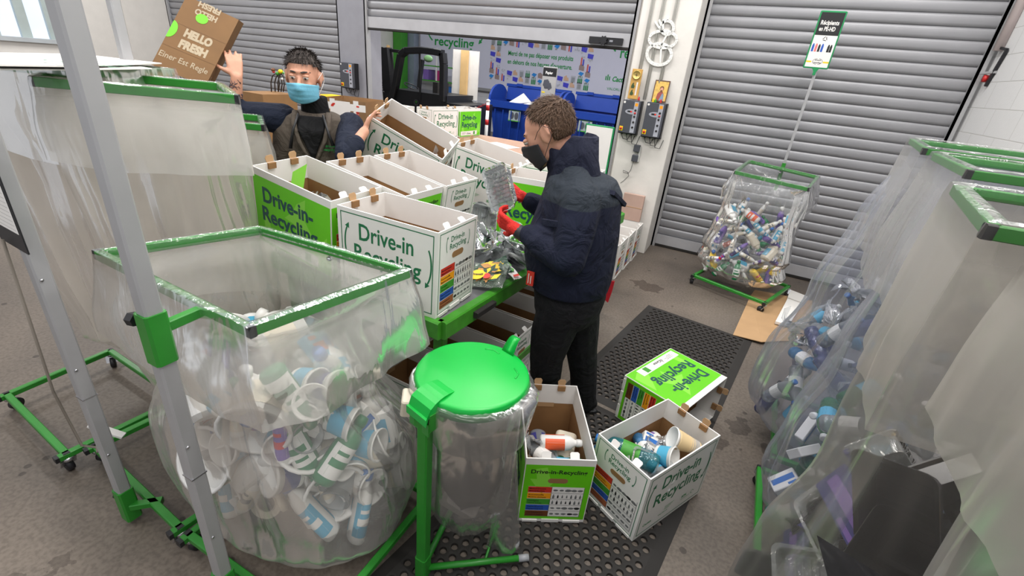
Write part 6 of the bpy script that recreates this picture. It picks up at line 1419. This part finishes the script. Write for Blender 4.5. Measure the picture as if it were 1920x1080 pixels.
# ------------------------------------------------------------------ pillar fittings
def control(x0, x1, z0, z1, Y, label, lit=True, group='roller shutter controllers'):
    t = thing('control_box', ((x0+x1)/2, Y, z0), label, 'control box', group); d = .10; F = frm((x0, Y-d, z0), (1, 0, 0), (0, 0, 1)); w_ = x1-x0; h_ = z1-z0
    m = MB(); m.rbox((0, 0, 0), (w_, h_, d), .008, 0, frm((x0, Y, z0), (1, 0, 0), (0, 0, 1)) @ Matrix.Translation((0, 0, 0))); m.build('housing', DGREY, t)
    m = MB(); m.box((x0-.006, Y-d*.7, z0-.012), (x1+.012, Y, z0)); m.box((x1, Y-d*.7, z0), (x1+.01, Y, z1)); m.build('back_plate', CAPB, t)
    m = MB(); rect(m, F, w_*.66, .01, w_*.9, h_-.01, 0, .0012); ellp(m, F, w_*.55, h_*.66, w_*.34, h_*.075, .001); m.build('panel', mat('panel_grey', (168, 170, 180), .4), t)
    m = MB(); rect(m, F, w_*.34, h_*.64, w_*.60, h_*.69, 0, .002); m.build('display', BLACK, t)
    if lit: m = MB(); rect(m, F, w_*.52, h_*.652, w_*.58, h_*.68, 0, .0025); m.build('display_digit', mat('red_led', (255, 40, 30), .3, emit=1.5), t)
    for k, y in enumerate((.72, .63, .53, .36, .2)):
        m = MB(); m.tube([F @ V((w_*.78, h_*y, 0)), F @ V((w_*.78, h_*y, .008))], .011, 12); m.build('button', PRD if k == 1 else BLACK, t)
    m = MB(); rect(m, F, w_*.70, h_*.84, w_*.86, h_*.93, 0, .002); m.build('logo_plate', ORA, t)
    m = MB(); rect(m, F, w_*.05, h_*.06, w_*.25, h_*.20, 0, .002); m.build('switch_plate', YEL, t)
    m = MB(); m.tube([F @ V((w_*.15, h_*.13, 0)), F @ V((w_*.15, h_*.13, .018))], .013, 12); m.build('switch_knob', PRD, t)
    m = MB(); ellp(m, F, w_*.1, h_*.93, .012, .012, .002); m.build('round_sticker', CARD_W, t)
    m = MB()
    for k in range(3):
        xa = x0+w_*(.2+.28*k); xb = xa+.09; m.tube([(xa, Y-.05, z0-.005), (xa, Y-.05, z0-.03), (xa+.02, Y-.04, z0-.07-.02*k), (xb-.02, Y-.03, z0-.075-.02*k), (xb, Y-.02, z0-.02)], .004, 6)
    m.build('cable', CAPB, t)
    m = MB()
    for k in range(3): m.tube([(x0+w_*(.2+.28*k), Y-.05, z0), (x0+w_*(.2+.28*k), Y-.05, z0-.022)], .009, 8)
    m.build('cable_gland', CAPB, t)
    return t
control(-1.325, -1.13, 1.36, 1.70, PY0, 'grey shutter control box on the pillar, below the wooden weather station')
control(-1.065, -.865, 1.355, 1.705, PY0, 'grey shutter control box on the pillar, below the gilded picture')
control(-5.85, -5.58, 1.38, 1.73, DY-.06, 'dark shutter control box on the grey post behind the hooded worker')
ws = thing('weather_station', (-1.24, PY0, 1.71), 'wooden weather station with a brass dial on top of the left control box', 'weather station')
m = MB(); m.rbox((-1.295, PY0-.07, 1.712), (-1.185, PY0-.052, 2.01), .008); m.build('wooden_plate', mat('honey_wood', (206, 160, 84), .5, var=.1), ws)
F = frm((-1.24, PY0-.0705, 1.712), (1, 0, 0), (0, 0, 1)); m = MB(); m.lathe([(.044, 0), (.046, .008), (.04, .012), (.038, .008), (.002, .008)], 28, 0, F @ Matrix.Translation((0, .24, 0))); m.build('brass_dial', mat('brass', (214, 186, 110), .3, .5), ws)
m = MB(); rect(m, F, -.002, .222, .002, .258, 0, .010); rect(m, F, -.014, .236, .014, .240, 0, .010); m.build('dial_hands', BLACK, ws)
m = MB(); rect(m, F, .016, .04, .032, .17, 0, .001); m.build('thermometer', CARD_W, ws); m = MB(); rect(m, F, .0235, .05, .0245, .13, 0, .002); m.build('spirit_column', RED, ws)
m = MB()
for y in (.06, .13): m.prism([(-.035, y-.02), (-.005, y-.02), (-.0, y), (-.015, y+.02), (-.01, y+.035), (-.024, y+.03), (-.036, y)], .003, 0, F)
m.build('bird_ornament', mat('ornament_green', (60, 84, 50), .6), ws)
ic = thing('framed_picture', (-.96, PY0, 1.71), 'small gold picture of a robed figure in a dark frame on the right control box', 'picture')
Fi = frm((-1.04, PY0-.045, 1.712), (1, 0, 0), (0, .18, 1)); m = MB(); m.prism([(0, 0), (.155, 0), (.155, .215), (0, .215)], .010, 0, Fi); m.build('frame', mat('dark_wood', (92, 58, 36), .5), ic)
m = MB(); rect(m, Fi, .010, .012, .145, .203, 0, .0105); m.build('gold_ground', mat('gold_ground', (214, 176, 92), .35, .3, var=.2, vscale=40), ic)
m = MB(); m.prism([(.04, .012), (.125, .012), (.115, .08), (.10, .105), (.07, .105), (.05, .08)], .001, 0, Fi @ Matrix.Translation((0, 0, .0106))); m.build('robe', mat('robe_red', (150, 70, 62), .6), ic)
m = MB(); m.prism([(.075, .012), (.125, .012), (.118, .07), (.10, .09)], .001, 0, Fi @ Matrix.Translation((0, 0, .0118))); m.build('mantle', mat('mantle_blue', (120, 140, 160), .6), ic)
m = MB(); ellp(m, Fi, .085, .125, .016, .020, .0125); m.build('face', SKIN1, ic)
m = MB(); ellp(m, Fi, .085, .133, .022, .026, .0112); ellp(m, Fi, .085, .108, .011, .012, .0128); m.build('painted_hair', DBRN, ic)
for x, col, lb in ((-1.01, YEL, 'tiny yellow toy at the left on the right control box'), (-.985, GRN, 'tiny green toy between the others on the right control box'), (-.93, PRD, 'tiny red toy on the right control box'), (-1.165, PRD, 'tiny red and white gnome on the left control box')):
    m = MB(); m.lathe([(.011, 0), (.013, .008), (.008, .02), (.010, .026), (.006, .036), (.001, .04)], 10, 0, Matrix.Translation((x, PY0-.085, 1.705))); tag(m.build('toy_figure', col), lb, 'toy')
# snowman made of white strips
sn = thing('snowman_decoration', (-1.09, PY0, 2.12), 'white snowman outline of light strips hanging on the pillar', 'decoration')
def SP(x, y): q = py(x, y, PY0-.02); return q
sm_ = mat('white_strip', (236, 236, 232), .4)
def loop(cx, cy, rx, ry, a0=0, a1=360, nm='strip', w_=.014):
    P = [SP(cx+cos(radians(a))*rx, cy+sin(radians(a))*ry) for a in range(a0, a1+1, 15)]; m = MB()
    for p, q in zip(P, P[1:]): m.bar(p, q, w_*2, .012, up=(0, 1, 0))
    m.build(nm, sm_, sn)
loop(1251, 52, 12, 13, nm='head_strip'); loop(1243, 74, 26, 16, nm='chest_strip'); loop(1236, 102, 23, 20, nm='belly_strip', w_=.016)
for a, b in (((1240, 58), (1228, 40)), ((1242, 57), (1236, 37)), ((1243, 57), (1244, 36)), ((1250, 66), (1240, 85)), ((1240, 85), (1238, 118)), ((1252, 38), (1252, 32))):
    m = MB(); m.bar(SP(*a), SP(*b), .018, .012, up=(0, 1, 0)); m.build('twig_strip', sm_, sn)
m = MB()
for cx, cy, rx, ry in ((1251, 52, 12, 13), (1243, 74, 26, 16), (1236, 102, 23, 20)):
    for a in range(0, 360, 24): p = SP(cx+cos(radians(a))*rx, cy+sin(radians(a))*ry); m.box(p-V((.002, .008, .002)), p+V((.002, -.006, .002)))
m.build('light_bulb_dots', GREY_INK, sn)
so = thing('wall_socket', (-1.09, PY0, 1.1), 'pair of grey wall sockets on the pillar below the control boxes', 'socket')
for z in (1.17, 1.06): m = MB(); m.rbox((0, 0, 0), (.07, .075, .045), .008, 0, frm((-1.125, PY0, z), (1, 0, 0), (0, 0, 1))); m.build('socket_case', DGREY, so); 
m = MB(); m.rbox((0, 0, 0), (.02, .17, .03), .004, 0, frm((-1.062, PY0, 1.06), (1, 0, 0), (0, 0, 1))); m.build('grey_base', mat('socket_grey', (190, 192, 188), .5), so)
m = MB(); m.tube([(-1.10, PY0-.03, 1.06), (-1.11, PY0-.03, .96), (-1.13, PY0-.02, .92), (-1.19, PY0-.02, .915), (-1.20, PY0-.02, .94), (-1.14, PY0-.02, .93), (-1.12, PY0-.02, .89), (-1.17, PY0-.02, .82), (-1.2, PY0-.02, .79)], .003, 6); tag(m.build('power_cable', CAPB), 'thin black cable looping down from the pillar sockets', 'cable')
# lever on the right wall edge
lv = thing('door_lever', (1.72, 5.9, 2.3), 'black crank lever with a red stop on the rail of the right shutter', 'lever')
m = MB(); m.bar((1.715, 5.90, 2.45), (1.73, 5.72, 2.42), .02, .02); m.bar((1.73, 5.72, 2.42), (1.73, 5.80, 2.14), .02, .03); m.build('arm', CAPB, lv)
m = MB(); m.tube([(1.70, 5.84, 2.20), (1.73, 5.84, 2.20)], .03, 12); m.build('red_stop', PRD, lv); m = MB(); m.bar((1.68, 5.88, 2.24), (1.74, 5.74, 2.25), .02, .02); m.build('bracket', ALU, lv)
struct(MB().tube([(1.715, 5.86, 2.42), (1.715, 5.86, 4.2)], .035, 12).build('trim_3', mat('pinkish_pipe', (206, 192, 190), .6)))
# green-framed white board behind the dark jacket
wb = thing('white_board', (-1.42, 5.02, .9), 'small white board in a green frame standing between worker and pillar', 'board')
m = MB(); m.rbox((-1.575, 5.0, .92), (-1.26, 5.02, 1.44), .01); m.build('frame', SG, wb); m = MB(); m.box((-1.56, 4.996, .935), (-1.275, 4.9995, 1.425)); m.build('sheet', CARD_W, wb)
m = MB(); m.bar((-1.42, 5.03, 0), (-1.42, 5.03, 1.0), .02, .02, up=(1, 0, 0)); m.build('stand_pole', ALU, wb); m = MB(); m.box((-1.55, 4.9, 0), (-1.29, 5.16, .015)); m.build('stand_foot', FRAME_G, wb)
# ------------------------------------------------------------------ back room
def bin_(x0, y0, w_, label, open_lid, load):
    t = thing('waste_container', (x0+w_/2, y0+.5, 0), label, 'container', 'blue wheeled containers'); d = .85; zt = 1.18; m = MB()
    def rg(e, z, dy=0): return [(x0-e, y0-e+dy, z), (x0+w_+e, y0-e+dy, z), (x0+w_+e, y0+d+e, z), (x0-e, y0+d+e, z)]
    rows = [rg(-.12, .16), rg(-.03, .9), rg(0, 1.0), rg(.05, 1.04), rg(.06, zt), rg(.0, zt), rg(-.03, .9), rg(-.12, .25)]
    m.add([p for r_ in rows for p in r_], [(i*4+k, i*4+(k+1) % 4, (i+1)*4+(k+1) % 4, (i+1)*4+k) for i in range(7) for k in range(4)]+[(3, 2, 1, 0), (28, 29, 30, 31)]); m.build('tub', BLUEBIN, t)
    for k in range(7): m = MB(); m.box((x0+w_*(k+.7)/7.6, y0-.05, .3), (x0+w_*(k+.7)/7.6+.015, y0-.0, 1.0)); m.build('rib', BLUEBIN, t)
    for s_ in (0, 1):
        xx = x0-.06 if s_ == 0 else x0+w_+.01; m = MB(); pts = [(0, 0)]+[(.45-.45*cos(a), .34*sin(a)) for a in [pi*k/10 for k in range(11)]]
        m.prism([(p[0], p[1]) for p in pts[1:]], .05, 0, frm((xx, y0+.0, zt), (0, 1, 0), (0, 0, 1))); m.build('side_cheek', BLUEBIN, t)
    m = MB()
    if open_lid:
        n = 9; vs = []
        for k in range(n):
            a = radians(-10+12*k); vs += [(x0, y0+d-.05+.05*k/8, zt+.33*k/8), (x0+w_, y0+d-.05+.05*k/8, zt+.33*k/8)]
        m.add(vs, [(2*i, 2*i+1, 2*i+3, 2*i+2) for i in range(n-1)]); m.box((x0-.03, y0+d-.02, zt+.30), (x0+w_+.03, y0+d+.06, zt+.36))
        m.box((x0+.25, y0+d-.04, zt+.32), (x0+.4, y0+d-.01, zt+.38)); m.box((x0+w_-.5, y0+d-.04, zt+.32), (x0+w_-.35, y0+d-.01, zt+.38))
    m.build('lid', BLUEBIN, t)
    for xx in (x0+.15, x0+w_-.15):
        for yy in (y0+.15, y0+d-.15): m = MB(); m.tube([(xx-.02, yy, .09), (xx+.02, yy, .09)], .085, 14); m.build('wheel', RUBBER, t)
    m = MB(); F = frm((x0+w_*.32, y0-.038, .78), (1, 0, 0), (0, .07, 1)); rect(m, F, 0, 0, .30, .26); so_ = m.build('sticker', mat('sticker_grey', (150, 160, 160), .5), t)
    m = MB(); rect(m, F, 0, .225, .30, .26, 0, .002); rect(m, F, 0, 0, .3, .02, 0, .002); m.build('sticker_band', GRN, so_); m = MB(); ellp(m, F, .09, .12, .05, .075, .002); ellp(m, F, .2, .12, .05, .08, .002); m.build('sticker_sacks', DGREY, so_)
    return t
bin_(-5.6, 10.2, 1.62, 'blue wheeled container with paper in it, left of the two in the back room', True, True)
bin_(-3.80, 10.2, 1.35, 'blue wheeled container behind the dark-jacketed worker\'s head, right of the two', True, False)
rnd = random.Random(12)
for k, lb in enumerate(('large white crumpled sheet at the left in the blue paper container', 'white folded sheet in the middle of the blue paper container', 'flat white sheet at the right in the blue paper container')):
    x = -5.2+k*.35; m = MB(); P = [(x, 10.35, 1.16), (x+.34, 10.3, 1.18), (x+.4, 10.75, 1.2), (x+.2, 10.7, 1.38 if k == 0 else 1.24), (x+.02, 10.8, 1.18)]; m.add(P, [(0, 1, 3), (1, 2, 3), (2, 4, 3), (4, 0, 3)]); tag(m.build('paper_scrap', CARD_W), lb, 'paper')
ps = thing('paper_sign', (-4.25, 9.4, 0), 'narrow grey sign reading Papier above the blue containers', 'sign')
a_, b_ = py(1018, 126, 9.4), py(1045, 126, 9.4); z1 = py(1030, 125, 9.4).z; z0 = py(1027, 184, 9.4).z; X0, X1 = py(1016, 150, 9.4).x, py(1043, 150, 9.4).x
m = MB(); m.rbox((X0, 9.4, z0), (X1, 9.43, z1), .01); m.build('plate', mat('sign_grey', (160, 158, 156), .5), ps)
F = frm((X0, 9.399, z0), (1, 0, 0), (0, 0, 1)); w_ = X1-X0; h_ = z1-z0; m = MB(); rect(m, F, .01, h_*.70, w_-.01, h_-.02, 0, .001); m.build('heading_panel', BLACK, ps)
m = MB(); text(m, 'Papier', F, w_*.22, h_*.77, .07, 0, .02, width=w_*.5, z=.003); m.build('heading', CARD_W, ps)
m = MB(); rr_ = random.Random(3)
for k in range(7): x = w_*rr_.uniform(.25, .65); y = h_*rr_.uniform(.28, .5); a = rr_.uniform(0, 2); m.add([(x+cos(a+q*1.57)*.055, y+sin(a+q*1.57)*.075, .002+k*.0004) for q in range(4)], [(0, 1, 2, 3)], 0, False, F)
m.build('sack_picture', DGREY, ps); m = MB(); rect(m, F, w_*.08, h_*.16, w_*.3, h_*.2, 0, .002); m.build('yellow_mark', YEL, ps)
m = MB(); m.bar(((X0+X1)/2, 9.44, 0), ((X0+X1)/2, 9.44, z0+.1), .03, .03, up=(1, 0, 0)); m.build('pole', ALU, ps)
# bollard and chain
bo = thing('bollard', (-4.55, 8.2, 0), 'white and red striped post with a red chain in the back room', 'post')
m = MB(); m.tube([(-4.55, 8.2, 0), (-4.55, 8.2, 1.28)], .032, 12); m.lathe([(.036, 0), (.04, .01), (.036, .03), (.01, .045), (.001, .046)], 12, 0, Matrix.Translation((-4.55, 8.2, 1.275))); m.build('post', CARD_W, bo)
for z in (1.12, .86): m = MB(); m.tube([(-4.55, 8.2, z), (-4.55, 8.2, z+.10)], .0335, 12); m.build('red_band', PRD, bo)
m = MB()
for k in range(12):
    t_ = k/11; p = V((-4.58-.42*t_, 8.2, 1.24-.14*sin(t_*1.6))); a = k % 2
    m.tube([p+V((cos(q)*.022, (sin(q)*.013 if a else 0), (0 if a else sin(q)*.013))) for q in [2*pi*j/10 for j in range(11)]], .0045, 5, cap=False)
m.build('chain', PRD, bo)
# board with a wooden plank
bd = thing('panel_board', (-5.9, 9.2, 0), 'white panel with a vertical wooden plank on it, right of the forklift', 'panel')
xa, xb = py(848, 150, 9.2).x, py(896, 150, 9.2).x; zz1 = py(870, 94, 9.2).z
m = MB(); m.box((xa, 9.2, .1), (xb, 9.22, zz1)); m.build('panel', mat('cream_panel', (222, 216, 208), .6), bd)
m = MB(); x_ = py(869, 150, 9.15).x; m.box((x_-.085, 9.14, .0), (x_+.085, 9.19, zz1)); m.build('plank', WOOD, bd)
m = MB(); zc = py(870, 185, 9.18).z; m.bar((xa-.1, 9.17, zc), (xb+.02, 9.17, zc-.02), .02, .03); m.build('cross_rail', ALU, bd)
# forklift
fk = thing('forklift', (-6.2, 8.6, 0), 'black forklift truck with an open cab in the back room', 'forklift')
FB_ = mat('forklift_black', (30, 30, 32), .45); YF = 8.2
def K(x, y, dy=0): q = py(x, y, YF+dy); return V((q.x, q.y, q.z))
def pipe(nm, pts, w_=.06, d_=.08, mt=FB_, dy=0):
    P = [K(x, y, dy) for x, y in pts]
    for p, q in zip(P, P[1:]): m.bar(p, q, d_, w_, up=(0, 0, 1) if abs((q-p).normalized().z) < .9 else (1, 0, 0))
for dy in (0, 1.0):
    m = MB(); pipe('x', [(736, 186), (742, 160), (748, 125), (752, 103), (762, 95), (790, 94), (815, 97), (830, 100), (832, 120), (831, 190)], .12, .14, dy=dy); m.build('cab_frame', FB_, fk)
m = MB(); pipe('x', [(787, 97), (788, 190)], .03, .03); m.build('cab_bar', FB_, fk)
for xy in ((756, 96), (790, 94), (828, 100)): m = MB(); m.bar(K(*xy), K(*xy, 1.0), .06, .06); m.build('roof_bar', FB_, fk)
m = MB(); a = K(732, 176); b = K(838, 180); m.box((a.x, YF, .35), (b.x, YF+1.0, b.z)); m.build('body', FB_, fk)
m = MB(); c = K(835, 215); m.box((c.x-.05, YF-.02, .3), (c.x+.5, YF+1.02, 1.15)); m.build('counterweight', FB_, fk)
m = MB(); s0 = K(820, 185, .5); m.box((s0.x-.22, s0.y-.2, s0.z-.2), (s0.x+.1, s0.y+.2, s0.z-.05)); m.box((s0.x+.02, s0.y-.2, s0.z-.1), (s0.x+.14, s0.y+.2, s0.z+.32)); m.build('seat', RUBBER, fk)
m = MB(); cw_ = K(772, 162, .5); m.tube([cw_+V((cos(2*pi*k/18)*.16, sin(2*pi*k/18)*.14, cos(2*pi*k/18)*-.06)) for k in range(19)], .012, 6, cap=False); m.tube([cw_, cw_+V((-.12, 0, -.3))], .02, 8); m.build('steering_wheel', CAPB, fk)
for dy in (.1, .9): m = MB(); pipe('x', [(732, 196), (727, 140), (722, 90)], .26, .16, dy=dy); m.build('mast', FB_, fk)
m = MB(); a = K(716, 92, .1); b = K(716, 92, .9); m.bar(a, b, .06, .08); m.bar(K(716, 92, .1), K(752, 97, .1), .05, .06); m.build('mast_head', FB_, fk)
m = MB()
for y in (151, 168, 184): m.bar(K(694, y+2, -.1), K(716, y, -.1), .03, .045)
m.bar(K(695, 150, -.1), K(697, 238, -.1), .03, .045); m.build('load_guard', FB_, fk)
m = MB(); q = K(803, 110, .9); m.ell(q, (.12, .03, .07), None, 16, 8); m.build('cab_lamp', mat('lamp_green', (120, 160, 110), .4), fk)
m = MB(); pipe('x', [(783, 196), (787, 150), (792, 112)], .08, .08, dy=.9); m.build('rear_pillar', FB_, fk)
for x, z, r_ in ((-6.55, .28, .28), (-5.45, .26, .26)):
    for y in (YF-.02, YF+.95): m = MB(); m.tube([(x, y, z), (x, y+.16, z)], r_, 20); m.build('wheel', RUBBER, fk)
vx = (K(718, 110, .08)-K(727, 175, .08)); Fm = frm(K(722, 173, .02), vx, (V((0, -1, 0)).cross(vx)).normalized()); m = MB()
text(m, 'JUNGHEINRICH', Fm, 0, -.03, .12, 0, .02, width=vx.length*.95, z=.09); m.build('maker_lettering', mat('pale_letter', (196, 196, 196), .5), fk)
m = MB(); q = K(781, 192); F = frm(q+V((0, -.012, 0)), (1, 0, 0), (0, 0, 1)); ellp(m, F, 0, 0, .055, .065, 0); e1 = m.build('badge', BLACK, fk); m = MB(); arc(m, F, 0, 0, .05, 0, 360, .008); m.build('badge_ring', GREY_INK, e1); m = MB(); ellp(m, F, 0, .012, .022, .016, .002); rect(m, F, -.004, -.03, .004, 0, 0, .002); m.build('badge_tree', GRN, e1)
# clutter at the far left of the back room
m = MB(); q0 = py(705, 180, 9.8); m.bar((q0.x-.2, 9.8, .02), (q0.x+.35, 9.9, 2.1), .05, .08); tag(m.build('wooden_plank', WOOD), 'wooden plank leaning behind the forklift mast', 'plank')
m = MB(); qg = py(737, 60, 12.9); m.box((qg.x, 12.9, .0), (qg.x+.32, 13.2, 2.9)); tag(m.build('green_cabinet', GRN), 'tall green cabinet in the far left of the back room', 'cabinet')
sv = thing('shelf_rack', (-7.2, 12.8, 0), 'white rack with green shelf edges seen through the forklift cab', 'shelf')
for z in (.9, 1.3, 1.7): m = MB(); m.box((-9.3, 12.4, z), (-8.1, 12.9, z+.03)); m.build('shelf', GRN, sv)
for x in (-9.3, -8.7, -8.13): m = MB(); m.box((x, 12.4, 0), (x+.03, 12.43, 2.2)); m.build('upright', PW, sv)
for i, (x, c_, lb) in enumerate(((-9.2, PLIL, 'purple box on the middle shelf of the rack behind the forklift'), (-8.75, mat('magenta_box', (170, 40, 110), .5), 'magenta box on the rack behind the forklift'), (-8.5, PBL, 'blue box on the rack behind the forklift'))):
    m = MB(); z = (1.33, 1.33, .93)[i]; m.rbox((x, 12.45, z), (x+.2, 12.8, z+.28), .01); tag(m.build('storage_box', c_), lb, 'box')
lm = thing('bright_lamp', (-8.7, 12.2, 2.5), 'bright white lamp at the top left of the open doorway', 'lamp'); q = py(692, 60, 13.4); m = MB(); m.ell(q, (.12, .1, .1), None); m.build('bulb', mat('lamp_glow', (255, 252, 245), .5, emit=8), lm); m = MB(); m.box(q+V((-.15, -.05, .1)), q+V((.15, .15, .16))); m.build('housing', ALU, lm)
# wire plant holder and bits behind the hooded worker
wp_ = thing('wire_ornament', (-3.35, 2.9, 1.3), 'small wire arch with yellow and red flowers left of the hooded worker\'s head', 'ornament')
def Q(x, y): return py(x, y, 3.6)
m = MB()
for dx, h_ in ((0, 0), (7, 2), (13, 0)): m.tube([Q(509+dx, 172), Q(508+dx, 155), Q(511+dx, 142+h_), Q(517+dx*.8, 138+h_), Q(522+dx*.7, 144), Q(524+dx*.7, 158), Q(522+dx*.7, 172)], .006, 6)
m.build('wire', mat('dark_wire', (50, 44, 40), .5), wp_)
for x, y, c_, r_ in ((512, 131, DBRN, .022), (513, 135, PRD, .014), (526, 134, YEL, .026), (532, 137, GRN, .016), (521, 138, GRN, .022), (530, 148, PW, .018)): m = MB(); m.ell(Q(x, y), (r_, r_, r_*.8), None, 10, 6); m.build('flower', c_, wp_)
MB().box((Q(500, 172).x, 3.3, 0), (Q(540, 172).x, 3.7, Q(515, 173).z)).build('supply_cupboard', KRAFT, None); tag(bpy.data.objects['supply_cupboard'], 'brown cupboard behind the hooded worker carrying the wire ornament', 'cupboard')

bpy.context.view_layer.update()
